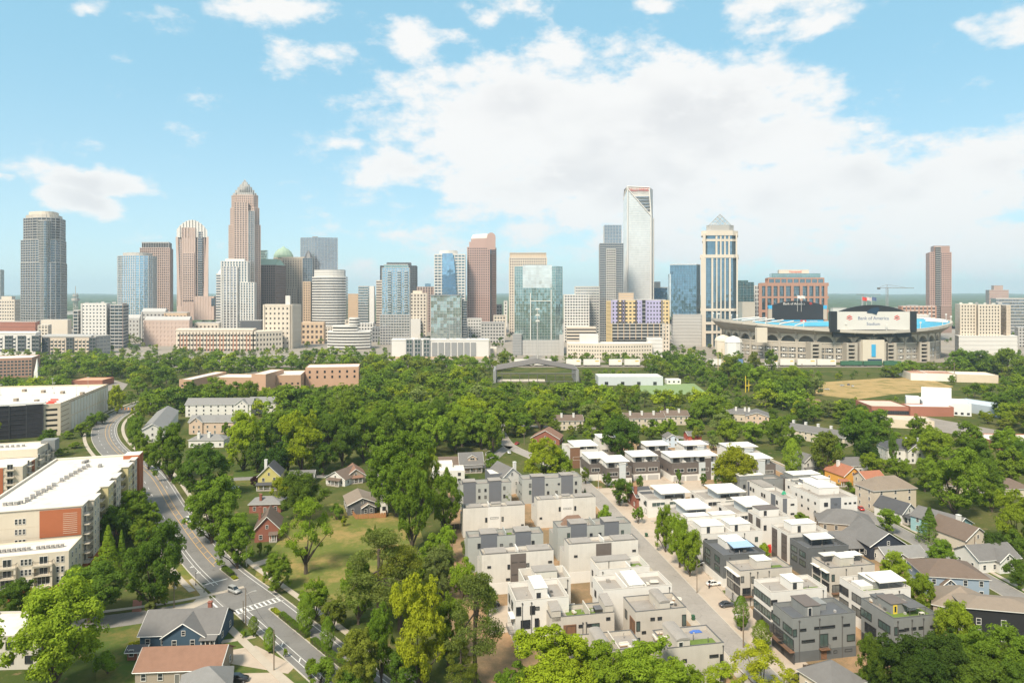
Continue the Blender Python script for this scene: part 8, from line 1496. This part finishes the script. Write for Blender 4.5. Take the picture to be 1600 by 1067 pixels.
PROTO = {
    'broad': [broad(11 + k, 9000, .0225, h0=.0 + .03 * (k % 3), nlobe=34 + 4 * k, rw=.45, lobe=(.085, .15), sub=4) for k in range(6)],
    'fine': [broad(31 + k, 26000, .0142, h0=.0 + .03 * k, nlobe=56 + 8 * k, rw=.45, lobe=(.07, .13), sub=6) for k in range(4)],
    'airy': [broad(51 + k, 9500, .0150, h0=.14, nlobe=52, rw=.44, airy=.5, lobe=(.05, .10)) for k in range(2)],
    'pine': [pine(61 + k, 15000, .0155) for k in range(2)],
    'cone': [conifer(71, 9000, .016, .27, 1.0), conifer(72, 9000, .016, .33, 1.05)],
    'column': [conifer(81, 8000, .0165, .24, .55, .14, False), conifer(82, 8000, .0165, .20, .6, .10, False)],
    'shrub': [broad(91 + k, 3600, .034, h0=.02, nlobe=22, rw=.50, lobe=(.13, .22)) for k in range(2)],
}
WNOM = {'broad': 1.10, 'fine': 1.10, 'airy': .96, 'pine': .66, 'cone': .58, 'column': .46, 'shrub': 1.1}
COLS = {'mid': (.162, .245, .030), 'dark': (.112, .182, .028), 'deep': (.058, .105, .022), 'lime': (.270, .335, .026), 'yellow': (.275, .315, .026), 'fresh': (.205, .290, .030),
        'olive': (.175, .215, .036), 'pine': (.145, .180, .046), 'grey': (.185, .235, .075), 'plum': (.055, .026, .030)}
CWORD = {'mid': 'mid green', 'dark': 'dark green', 'deep': 'deep green', 'lime': 'lime green', 'yellow': 'yellow green', 'fresh': 'fresh green', 'olive': 'olive green', 'pine': 'dull green', 'grey': 'grey green', 'plum': 'plum coloured'}
KWORD = {'broad': 'tree', 'fine': 'leafy tree', 'airy': 'thinly leaved tree', 'pine': 'pine', 'cone': 'conical conifer', 'column': 'upright narrow tree', 'shrub': 'shrub'}
TREES = []    # (px x, world x, y, height, width, kind, colour, zone)
def tree_px(x, yt, yb, wpx, kind, colr, zone):
    p = G(x, yb); d = p.y; TREES.append([x, p.x, d, (yb - yt) * d / FPX * (1.0), wpx * d / FPX, kind, colr, zone])
def tree_w(x, y, h, wd, kind, colr, zone): TREES.append([800 + x * FPX / y, x, y, h, wd, kind, colr, zone])
def plant_all():
    byz = {}
    for t in TREES: byz.setdefault(t[7], []).append(t)
    rng = np.random.default_rng(5)
    for z, ts in byz.items():
        ts.sort(key=lambda t: t[0])
        for n, (px, x, y, h, wd, kind, colr, _) in enumerate(ts):
            cm, tm = PROTO[kind][int(rng.integers(len(PROTO[kind])))]
            nm = {'pine': 'pine_tree', 'cone': 'conifer_tree', 'shrub': 'shrub'}.get(kind, 'tree')
            lab = '%s %s %s' % (CWORD[colr], KWORD[kind], z)
            if len(ts) > 1: lab += ', %s from left' % ordinal(n + 1)
            o = thing(nm, lab, {'shrub': 'shrub'}.get(kind, 'tree'), (x, y, 0), float(rng.uniform(0, 6.283)), None if len(ts) < 2 else 'plants ' + z)
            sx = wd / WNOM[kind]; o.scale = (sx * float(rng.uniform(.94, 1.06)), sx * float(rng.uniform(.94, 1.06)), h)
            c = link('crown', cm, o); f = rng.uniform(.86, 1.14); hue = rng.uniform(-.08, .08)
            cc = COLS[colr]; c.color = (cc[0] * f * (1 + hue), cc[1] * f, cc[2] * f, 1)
            link('trunk', tm, o)
Z = dict(ll='by the lower left houses', ap='beside the cream apartment building', av='along the right side of the avenue', lw='on or around the dry lawn', gv='in the grove between avenue and townhouses', ft='at the bottom before the townhouses', st='along the townhouse street', mid='between the canopy-roofed houses', rt='among the houses at the right', br='in the bottom right corner', lc='around the grey-roofed townhouse complex', ga='in front of the parking garage', yh='behind the yellow house')
def TP(z, rows):
    for r in rows: tree_px(*r, Z[z])
TP('ll', [(85, 905, 1085, 190, 'fine', 'fresh'), (140, 880, 972, 120, 'fine', 'dark'), (30, 905, 975, 75, 'fine', 'dark'), (168, 1018, 1052, 40, 'shrub', 'mid'), (215, 1000, 1010, 14, 'shrub', 'yellow'), (205, 1003, 1010, 10, 'shrub', 'yellow'), (352, 968, 980, 16, 'shrub', 'plum'), (396, 962, 994, 15, 'column', 'mid'), (421, 979, 1020, 20, 'column', 'mid'), (446, 1012, 1026, 8, 'shrub', 'mid'), (380, 985, 996, 9, 'shrub', 'fresh'), (486, 1030, 1060, 26, 'broad', 'mid')])
TP('ap', [(240, 815, 950, 112, 'fine', 'dark'), (169, 818, 905, 40, 'cone', 'fresh'), (190, 826, 900, 24, 'cone', 'mid'), (155, 870, 912, 34, 'broad', 'fresh'), (205, 770, 842, 72, 'fine', 'mid'), (180, 790, 862, 62, 'broad', 'dark'), (236, 782, 838, 46, 'broad', 'mid'), (205, 748, 776, 34, 'broad', 'mid'), (115, 885, 940, 50, 'broad', 'dark'), (244, 930, 950, 22, 'shrub', 'olive'), (258, 926, 946, 16, 'shrub', 'mid'), (232, 940, 956, 18, 'shrub', 'grey'), (205, 755, 800, 50, 'broad', 'fresh'), (225, 808, 862, 50, 'broad', 'mid')])
TP('av', [(331, 743, 848, 102, 'fine', 'mid'), (371, 808, 888, 76, 'fine', 'mid'), (431, 867, 924, 64, 'fine', 'mid'), (318, 692, 782, 92, 'fine', 'dark'), (266, 667, 752, 72, 'fine', 'mid'), (232, 694, 734, 36, 'broad', 'mid'), (212, 642, 688, 26, 'broad', 'mid'), (222, 622, 662, 24, 'broad', 'fresh'), (231, 606, 640, 24, 'broad', 'mid'), (212, 660, 704, 28, 'broad', 'mid'), (222, 672, 716, 28, 'broad', 'mid'), (378, 868, 884, 14, 'shrub', 'mid')])
TP('yh', [(380, 647, 735, 76, 'fine', 'lime'), (416, 645, 692, 44, 'broad', 'mid'), (472, 640, 742, 80, 'fine', 'lime'), (430, 690, 748, 56, 'broad', 'deep'), (402, 690, 738, 40, 'broad', 'dark'), (505, 690, 742, 50, 'broad', 'dark'), (402, 743, 762, 20, 'shrub', 'plum'), (450, 676, 738, 44, 'broad', 'mid'), (535, 640, 728, 66, 'fine', 'dark'), (568, 640, 722, 70, 'fine', 'mid'), (605, 628, 712, 72, 'fine', 'mid'), (510, 628, 698, 60, 'broad', 'dark'), (420, 662, 726, 44, 'broad', 'dark'), (480, 612, 676, 56, 'broad', 'mid'), (545, 612, 680, 58, 'broad', 'mid')])
TP('lw', [(478, 778, 896, 82, 'airy', 'fresh'), (470, 735, 812, 94, 'fine', 'dark'), (436, 746, 792, 36, 'broad', 'lime'), (525, 788, 812, 22, 'shrub', 'mid'), (620, 668, 806, 122, 'fine', 'mid'), (644, 722, 862, 74, 'fine', 'mid'), (696, 735, 836, 58, 'fine', 'mid'), (578, 826, 842, 16, 'shrub', 'dark'), (586, 818, 840, 9, 'cone', 'dark'), (538, 806, 822, 10, 'shrub', 'yellow'), (418, 850, 866, 12, 'shrub', 'mid'), (405, 846, 870, 9, 'shrub', 'mid'), (660, 690, 800, 60, 'fine', 'fresh'), (600, 720, 800, 50, 'broad', 'mid'), (498, 899, 918, 9, 'cone', 'fresh')])
TP('gv', [(592, 832, 992, 118, 'pine', 'pine'), (625, 850, 985, 92, 'pine', 'olive'), (560, 868, 975, 70, 'fine', 'mid'), (655, 897, 1078, 112, 'fine', 'yellow'), (742, 893, 1078, 92, 'pine', 'pine'), (555, 988, 1095, 98, 'fine', 'olive'), (478, 925, 992, 30, 'column', 'mid'), (512, 962, 1022, 24, 'column', 'mid'), (492, 908, 968, 56, 'broad', 'fresh'), (520, 925, 985, 50, 'broad', 'olive'), (596, 945, 1070, 60, 'fine', 'mid'), (690, 852, 935, 62, 'fine', 'grey'), (655, 855, 930, 52, 'broad', 'mid'), (722, 868, 940, 44, 'broad', 'fresh'), (700, 822, 880, 40, 'broad', 'fresh'), (680, 836, 880, 40, 'shrub', 'fresh'), (735, 838, 872, 32, 'shrub', 'grey'), (630, 1010, 1085, 60, 'broad', 'dark'), (700, 930, 1040, 64, 'fine', 'mid'), (720, 1000, 1090, 50, 'pine', 'olive'), (560, 1040, 1100, 60, 'shrub', 'dark'), (760, 915, 960, 30, 'shrub', 'mid'), (500, 1030, 1070, 50, 'shrub', 'mid'), (640, 880, 960, 40, 'broad', 'dark')])
TP('ft', [(872, 985, 1110, 178, 'fine', 'lime'), (1018, 1002, 1112, 150, 'fine', 'fresh'), (945, 1010, 1120, 110, 'fine', 'fresh'), (1190, 1008, 1095, 104, 'airy', 'yellow'), (1125, 1040, 1120, 90, 'airy', 'lime'), (800, 1030, 1110, 60, 'broad', 'mid'), (850, 990, 1030, 14, 'cone', 'dark'), (1075, 1040, 1110, 60, 'broad', 'fresh'), (1235, 1045, 1075, 30, 'airy', 'yellow')])
TP('st', [(1158, 930, 985, 24, 'column', 'mid'), (1190, 968, 1018, 26, 'column', 'mid'), (997, 788, 818, 20, 'broad', 'mid'), (968, 748, 790, 40, 'broad', 'dark'), (945, 790, 832, 28, 'broad', 'fresh'), (1040, 793, 862, 42, 'fine', 'fresh'), (1062, 803, 886, 50, 'fine', 'fresh'), (1078, 825, 900, 44, 'fine', 'fresh'), (985, 752, 786, 16, 'broad', 'olive'), (1195, 848, 872, 22, 'shrub', 'fresh'), (1252, 802, 822, 26, 'shrub', 'mid'), (924, 812, 824, 12, 'shrub', 'dark'), (1248, 918, 935, 26, 'shrub', 'lime'), (914, 762, 774, 6, 'cone', 'dark'), (760, 962, 978, 12, 'shrub', 'dark'), (1262, 985, 1002, 12, 'shrub', 'dark')])
TP('mid', [(852, 684, 762, 78, 'fine', 'lime'), (875, 700, 762, 46, 'broad', 'fresh'), (970, 648, 722, 76, 'fine', 'dark'), (1148, 697, 776, 76, 'fine', 'yellow'), (1128, 728, 772, 34, 'airy', 'mid'), (1238, 684, 746, 32, 'column', 'fresh'), (1290, 676, 746, 62, 'broad', 'olive'), (948, 735, 762, 16, 'broad', 'dark'), (915, 730, 756, 16, 'broad', 'olive'), (1000, 742, 764, 14, 'broad', 'dark'), (1100, 738, 760, 14, 'broad', 'dark'), (768, 706, 738, 32, 'broad', 'mid'), (1090, 668, 694, 22, 'shrub', 'olive'), (1135, 652, 700, 46, 'broad', 'fresh'), (1225, 650, 706, 44, 'fine', 'mid'), (1115, 680, 704, 20, 'broad', 'grey'), (1040, 650, 692, 44, 'broad', 'fresh'), (792, 760, 790, 14, 'column', 'mid'), (1060, 734, 758, 10, 'shrub', 'dark')])
TP('rt', [(1515, 660, 722, 52, 'broad', 'mid'), (1570, 668, 730, 56, 'fine', 'fresh'), (1435, 650, 706, 44, 'broad', 'mid'), (1600, 690, 742, 50, 'broad', 'dark'), (1342, 645, 728, 82, 'fine', 'dark'), (1492, 695, 806, 102, 'fine', 'mid'), (1590, 765, 862, 78, 'fine', 'fresh'), (1452, 791, 846, 46, 'cone', 'dark'), (1386, 795, 832, 40, 'broad', 'mid'), (1472, 845, 894, 54, 'fine', 'mid'), (1398, 865, 935, 62, 'fine', 'fresh'), (1440, 893, 965, 52, 'fine', 'fresh'), (1470, 925, 960, 40, 'broad', 'dark'), (1545, 722, 790, 60, 'fine', 'dark'), (1550, 868, 888, 28, 'shrub', 'olive'), (1592, 875, 920, 40, 'broad', 'dark'), (1365, 705, 748, 44, 'broad', 'fresh'), (1402, 708, 752, 48, 'broad', 'mid'), (1445, 712, 768, 50, 'fine', 'mid'), (1305, 688, 738, 34, 'broad', 'mid'), (1550, 752, 800, 36, 'broad', 'mid'), (1325, 752, 766, 12, 'shrub', 'dark'), (1333, 762, 778, 16, 'shrub', 'mid'), (1354, 774, 788, 14, 'shrub', 'mid'), (1365, 785, 796, 12, 'shrub', 'plum'), (1580, 700, 762, 60, 'broad', 'mid'), (1420, 682, 722, 30, 'broad', 'fresh'), (1460, 668, 728, 66, 'fine', 'fresh'), (1530, 690, 760, 62, 'fine', 'dark'), (1585, 830, 872, 34, 'shrub', 'dark'), (1370, 640, 690, 52, 'broad', 'mid'), (1555, 830, 880, 30, 'shrub', 'deep'), (1395, 675, 730, 16, 'broad', 'dark'), (1350, 690, 735, 40, 'broad', 'deep')])
TP('br', [(1402, 985, 1100, 112, 'fine', 'deep'), (1365, 990, 1090, 60, 'fine', 'dark'), (1492, 935, 1040, 74, 'fine', 'fresh'), (1470, 985, 1095, 100, 'fine', 'deep'), (1545, 972, 1085, 118, 'fine', 'mid'), (1600, 1000, 1100, 90, 'fine', 'mid'), (1440, 1010, 1110, 90, 'fine', 'deep'), (1535, 1025, 1120, 110, 'fine', 'dark'), (1590, 1040, 1130, 90, 'fine', 'dark')])
TP('ga', [(75, 672, 716, 40, 'broad', 'dark'), (62, 690, 726, 36, 'broad', 'mid'), (58, 716, 752, 24, 'broad', 'mid'), (128, 660, 682, 28, 'broad', 'mid'), (150, 640, 664, 24, 'broad', 'mid'), (160, 645, 662, 22, 'broad', 'grey'), (140, 648, 672, 22, 'broad', 'mid'), (104, 674, 686, 20, 'shrub', 'mid'), (183, 602, 646, 30, 'broad', 'lime'), (120, 690, 700, 22, 'shrub', 'mid'), (96, 700, 712, 22, 'shrub', 'fresh'), (48, 735, 760, 22, 'shrub', 'mid')])
TP('lc', [(305, 590, 634, 46, 'broad', 'dark'), (335, 590, 634, 46, 'broad', 'mid'), (365, 592, 636, 44, 'broad', 'mid'), (392, 596, 640, 40, 'broad', 'mid'), (448, 598, 646, 44, 'broad', 'mid'), (322, 650, 668, 12, 'shrub', 'mid'), (352, 660, 682, 16, 'broad', 'mid'), (415, 604, 640, 30, 'broad', 'fresh'), (438, 640, 690, 40, 'broad', 'mid')])
tree_rows = [(1140, 552, 602, 44, 'broad', 'olive'), (1160, 560, 606, 40, 'broad', 'mid'), (1186, 572, 612, 46, 'broad', 'fresh'), (1212, 578, 618, 44, 'broad', 'mid'), (1236, 572, 610, 40, 'broad', 'fresh'), (1252, 588, 622, 36, 'broad', 'mid'), (1125, 580, 622, 40, 'broad', 'dark'), (1205, 546, 580, 26, 'broad', 'mid'), (1178, 548, 582, 26, 'broad', 'olive'), (1395, 570, 590, 40, 'broad', 'mid'), (1420, 560, 588, 44, 'broad', 'fresh'), (1450, 566, 586, 30, 'broad', 'mid'), (1500, 545, 585, 40, 'broad', 'mid'), (1530, 548, 588, 44, 'broad', 'dark'), (1570, 545, 590, 46, 'broad', 'mid')]
Z['sd'] = 'before the football stadium'; TP('sd', tree_rows)
Z['cb'] = 'behind the dormered house in the centre'; TP('cb', [(642, 628, 705, 62, 'fine', 'mid'), (678, 640, 712, 58, 'broad', 'fresh'), (690, 618, 690, 64, 'fine', 'dark'), (722, 632, 698, 60, 'fine', 'fresh'), (752, 640, 702, 52, 'broad', 'mid'), (738, 612, 672, 56, 'broad', 'lime'), (780, 628, 684, 54, 'broad', 'fresh'), (770, 655, 708, 40, 'broad', 'mid'), (655, 665, 722, 48, 'broad', 'dark'), (712, 662, 708, 44, 'broad', 'mid'), (812, 636, 680, 46, 'broad', 'mid'), (590, 640, 716, 50, 'broad', 'dark')])
# ---- trees scattered through the wooded belts: nearest as individuals, the rest as one wood
PROT = [(140, 640, 212, 745), (215, 622, 440, 697), (282, 577, 398, 606), (427, 572, 557, 603), (612, 528, 765, 556), (772, 568, 905, 598), (935, 588, 1062, 602), (1005, 600, 1100, 611), (1290, 588, 1500, 622), (1423, 580, 1482, 597), (1495, 583, 1560, 600), (1365, 625, 1445, 650), (1442, 608, 1530, 652), (1165, 523, 1490, 566), (1190, 567, 1410, 580), (882, 648, 898, 662), (988, 643, 1068, 656), (1150, 632, 1198, 656), (1245, 655, 1310, 676), (1390, 655, 1500, 676), (800, 566, 1000, 578), (110, 592, 200, 606), (1118, 545, 1130, 600), (0, 600, 172, 690), (838, 482, 842, 560), (0, 545, 60, 590), (803, 530, 880, 556), (886, 524, 1035, 548), (1048, 670, 1098, 696), (1160, 590, 1174, 615), (823, 668, 878, 690)]
def ok(x, y, h, wd):
    if y < 395: return False
    yb = YH + CAM_H * FPX / y; yt = YH + (CAM_H - h) * FPX / y; xc = 800 + x * FPX / y; hw_ = wd * FPX / y * .42
    if xc < -30 or xc > 1630: return False
    for x0, y0, x1, y1 in PROT:
        if xc + hw_ > x0 and xc - hw_ < x1 and yt < y1 - 2 and yb > y0 + (y1 - y0) * .4: return False
    for f in FOOT:
        if inside((x, y), f, wd * .30): return False
    return True
rng = np.random.default_rng(17); cand = []; grid = {}
for (d0, d1, sp, n_) in ((395, 560, 13.5, 4000), (560, 836, 16.5, 6000), (872, 1000, 15, 700)):
    for k in range(n_):
        y = rng.uniform(d0, d1); x = rng.uniform(-.79, .79) * y; h = rng.uniform(12, 21) if d0 < 800 else rng.uniform(7, 13); wd = h * rng.uniform(1.0, 1.35); key = (int(x // sp), int(y // sp))
        if any((x - a) ** 2 + (y - c) ** 2 < (sp * .86) ** 2 for i in (-1, 0, 1) for j in (-1, 0, 1) for a, c in grid.get((key[0] + i, key[1] + j), ())): continue
        for s_ in (1.0, .62, .38):
            if ok(x, y, h * s_, wd * s_): grid.setdefault(key, []).append((x, y)); cand.append((y, x, h * s_, wd * s_)); break
for k in range(420):       # streets and gardens of the city centre
    y = rng.uniform(985, 1500); x = rng.uniform(-.78, .78) * y; h = rng.uniform(6, 12)
    if ok(x, y, h, h) : cand.append((y, x, h, h * 1.1))
cand.sort(); MARK = [(-100, 175, 'rounded balcony tower'), (175, 272, 'bowed blue glass tower'), (272, 340, 'flared tan tower'), (340, 412, 'crowned tan tower'), (412, 486, 'green-domed tower'), (486, 590, 'white striped office'), (590, 668, 'light blue residential tower'), (668, 728, 'white curved tower'), (728, 795, 'rose barrel-topped tower'), (795, 882, 'green glass office'), (882, 945, 'white grid office'), (945, 1030, 'slanted glass tower'), (1030, 1094, 'deep blue office'), (1094, 1180, 'pyramid-roofed tower'), (1180, 1296, 'brick headquarters'), (1296, 1425, 'stadium name board'), (1425, 1490, 'lone brown tower'), (1490, 1800, 'beige apartment pair')]
pal = ['mid', 'mid', 'dark', 'fresh', 'fresh', 'lime', 'dark', 'olive', 'mid', 'grey']
NIND = 150; wood = []
for i, (y, x, h, wd) in enumerate(cand):
    cl = pal[int(rng.integers(len(pal)))]; xc = 800 + x * FPX / y
    if i < NIND and y < 640:
        zn = 'in the %s belt below the %s' % ('near' if y < 500 else 'middle', next(n for a, c, n in MARK if a <= xc < c)); tree_w(x, y, h, wd, 'broad', cl, zn)
    else: wood.append((x, y, h, wd, cl))
def tint_mat():
    m_ = LEAF.copy(); m_.name = 'foliage_wood'; t = m_.node_tree; oi = next(n for n in t.nodes if n.type == 'OBJECT_INFO'); at = t.nodes.new('ShaderNodeAttribute'); at.attribute_name = 'tint'
    for l in list(t.links):
        if l.from_node == oi: t.links.new(at.outputs['Color'], l.to_socket)
    return m_
def merged_wood(name, items, label, nleaf):
    """one canopy of many crowns too many to build singly; every leaf clump is a real face"""
    rg = np.random.default_rng(23); Vs = []; tone = []; tint = []; trunks = MB(); src = []
    for k in range(4): 
        me = broad(300 + k, nleaf, .046, h0=.06, nlobe=20, rw=.45, lobe=(.11, .18), sub=3)[0]; co = np.empty(len(me.vertices) * 3, np.float32); me.vertices.foreach_get('co', co); tn = np.empty(len(me.polygons), np.float32); me.attributes['tone'].data.foreach_get('value', tn); src.append((co.reshape(-1, 3), tn)); bpy.data.meshes.remove(me)
    for x, y, h, wd, cl in items:
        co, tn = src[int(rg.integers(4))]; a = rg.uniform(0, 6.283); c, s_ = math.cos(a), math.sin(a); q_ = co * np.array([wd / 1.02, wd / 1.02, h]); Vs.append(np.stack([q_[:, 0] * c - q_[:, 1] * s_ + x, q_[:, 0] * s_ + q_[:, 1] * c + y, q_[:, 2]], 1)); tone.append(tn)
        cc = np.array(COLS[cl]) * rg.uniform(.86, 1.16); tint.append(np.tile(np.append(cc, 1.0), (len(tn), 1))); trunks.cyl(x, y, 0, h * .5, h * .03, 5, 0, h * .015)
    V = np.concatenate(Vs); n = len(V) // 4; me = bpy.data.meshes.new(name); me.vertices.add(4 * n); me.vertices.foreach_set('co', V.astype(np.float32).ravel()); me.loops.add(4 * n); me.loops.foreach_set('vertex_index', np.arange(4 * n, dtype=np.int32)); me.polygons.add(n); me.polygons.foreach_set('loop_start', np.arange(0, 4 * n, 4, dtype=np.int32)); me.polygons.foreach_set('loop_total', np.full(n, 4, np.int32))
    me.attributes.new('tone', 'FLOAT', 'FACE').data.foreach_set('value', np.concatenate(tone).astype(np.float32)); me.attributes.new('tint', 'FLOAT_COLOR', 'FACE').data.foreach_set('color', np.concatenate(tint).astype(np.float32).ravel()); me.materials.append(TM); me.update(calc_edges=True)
    o = link(name, me, None, kind='stuff'); tag(o, label, 'trees'); link('trunks', trunks.mesh('trunks', BARK), o, kind='stuff')
TM = tint_mat()
merged_wood('woodland', wood, 'wooded belt of mixed green trees before the downtown towers', 900)
print('TREES', len(TREES), 'wood', len(wood))
# hedges on the planted medians
def hedge(label, s0, s1, o0, o1, h, colr):
    a, c = Vector(AV(s0, (o0 + o1) / 2)), Vector(AV(s1, (o0 + o1) / 2)); L = (c - a).length; rg = np.random.default_rng(int(abs(s0) * 7)); n = int(L * 260); u = rg.uniform(-.5, .5, (n, 3)); ax = rg.integers(0, 3, n)
    for k in range(n):
        if ax[k] == 2: u[k, 2] = .5
        elif ax[k] == 1: u[k, 1] = .5 * np.sign(u[k, 1])
        elif rg.random() < .15: u[k, 0] = .5 * np.sign(u[k, 0])
        else: u[k, 2] = .5
    N = np.where(np.abs(u) > .499, np.sign(u), 0) + rg.normal(size=(n, 3)) * .35; P = u * np.array([L, o1 - o0, h]) + rg.normal(size=(n, 3)) * .06; P[:, 2] += h / 2
    o = thing('hedge', label, 'hedge', ((a.x + c.x) / 2, (a.y + c.y) / 2, .14), math.atan2(AD.y, AD.x)); q_ = link('foliage', leaves_mesh('foliage', P, N, rg.uniform(.10, .2, n), np.clip(rg.normal(.5, .22, n), 0, 1), rg), o); q_.color = (*COLS[colr], 1); b = MB(); b.box(-L / 2 + .1, -(o1 - o0) / 2 + .1, 0, L / 2 - .1, (o1 - o0) / 2 - .1, h - .12); b.build('branches', BARK, o)
hedge('clipped hedge on the short median above the crossing', 28, 35.5, .85, 2.35, 1.2, 'dark'); hedge('low yellow planting at the end of the short median', 25, 27.4, .95, 2.25, .45, 'yellow'); hedge('clipped hedge on the long median below the crossing', -24, -8, .85, 2.35, 1.2, 'dark'); hedge('second clipped hedge farther down the long median', -46, -27, .85, 2.35, 1.2, 'dark'); hedge('low yellow planting at the tip of the long median', -6.6, -2.5, .95, 2.25, .45, 'yellow')
plant_all()
# ------------------------------------------------------------------ far country and air
def far_forest():
    rg = np.random.default_rng(3); nr, na = 150, 260; r = 2150 * (15500 / 2150) ** (np.linspace(0, 1, nr)); a = np.linspace(-R(44), R(44), na); RR, AA = np.meshgrid(r, a, indexing='ij')
    X = RR * np.sin(AA) + rg.uniform(-.3, .3, RR.shape) * RR * .0055; Y = RR * np.cos(AA) + rg.uniform(-.3, .3, RR.shape) * RR * .012
    lump = rg.uniform(0, 1, RR.shape); roll = .5 + .5 * np.sin(X / 900 + 1.3) * np.cos(Y / 1300 + .4) * .8 + .25 * np.sin(X / 310 + Y / 470)
    t = (RR - 2150) / 13350; Zz = 3 + lump * 15 + (roll * 16) * np.clip(t * 3, 0, 1) + 92 * np.clip(t, 0, 1) ** 1.1 + 26 * t * np.sin(AA * 23 + 1) * np.cos(AA * 9)
    V = np.stack([X, Y, Zz], -1).reshape(-1, 3); F = [(i * na + j, i * na + j + 1, (i + 1) * na + j + 1, (i + 1) * na + j) for i in range(nr - 1) for j in range(na - 1)]
    me = bpy.data.meshes.new('far_forest'); me.from_pydata(V.tolist(), [], F); me.materials.append(mat('far_canopy', (.052, .082, .028), .95, .35, .004)); me.update()
    o = link('far_forest', me, None, kind='stuff'); tag(o, 'hazy wooded country reaching to the horizon', 'forest')
far_forest()
rng = random.Random(8); fx = [100, 133, 140, 152, 160, 175, 1310, 1335, 1410, 1425, 1432, 1525, 1535]
for i, x in enumerate(fx):
    d = rng.uniform(2250, 3400) if x < 1000 else rng.uniform(2300, 4200); wd = rng.uniform(16, 50); o = thing('far_building', 'tiny pale building in the hazy distance, %s from the left' % ordinal(i + 1), 'building', (px2x(x, d), d, 0)); z0 = 12 + 40 * (d - 2150) / 13350; b = MB(); h = z0 + rng.uniform(14, 30); b.box(-wd, -wd * .4, 0, wd, wd * .4, h); b.build('wall', MR[rng.choice(['white', 'cream', 'lgrey'])], o); b = MB(); b.box(-wd - 1, -wd * .4 - 1, h, wd + 1, wd * .4 + 1, h + 1.5); b.build('roof', MR['roof'], o)
HAZE_DENSITY = 7.5e-5
b = MB(); b.box(-19000, -9000, -1, 19000, 19000, 480); hz = b.build('haze', bpy.data.materials.new('haze_air')); hz['kind'] = 'stuff'; hm = hz.data.materials[0]; hm.use_nodes = True; t = hm.node_tree; t.nodes.clear(); g = NG(t)
pv = g.n('ShaderNodeVolumePrincipled', i_Color=c4((.66, .84, 1.0)), i_Density=HAZE_DENSITY, i_Anisotropy=.2); g.n('ShaderNodeOutputMaterial', i_Volume=pv.outputs[0])
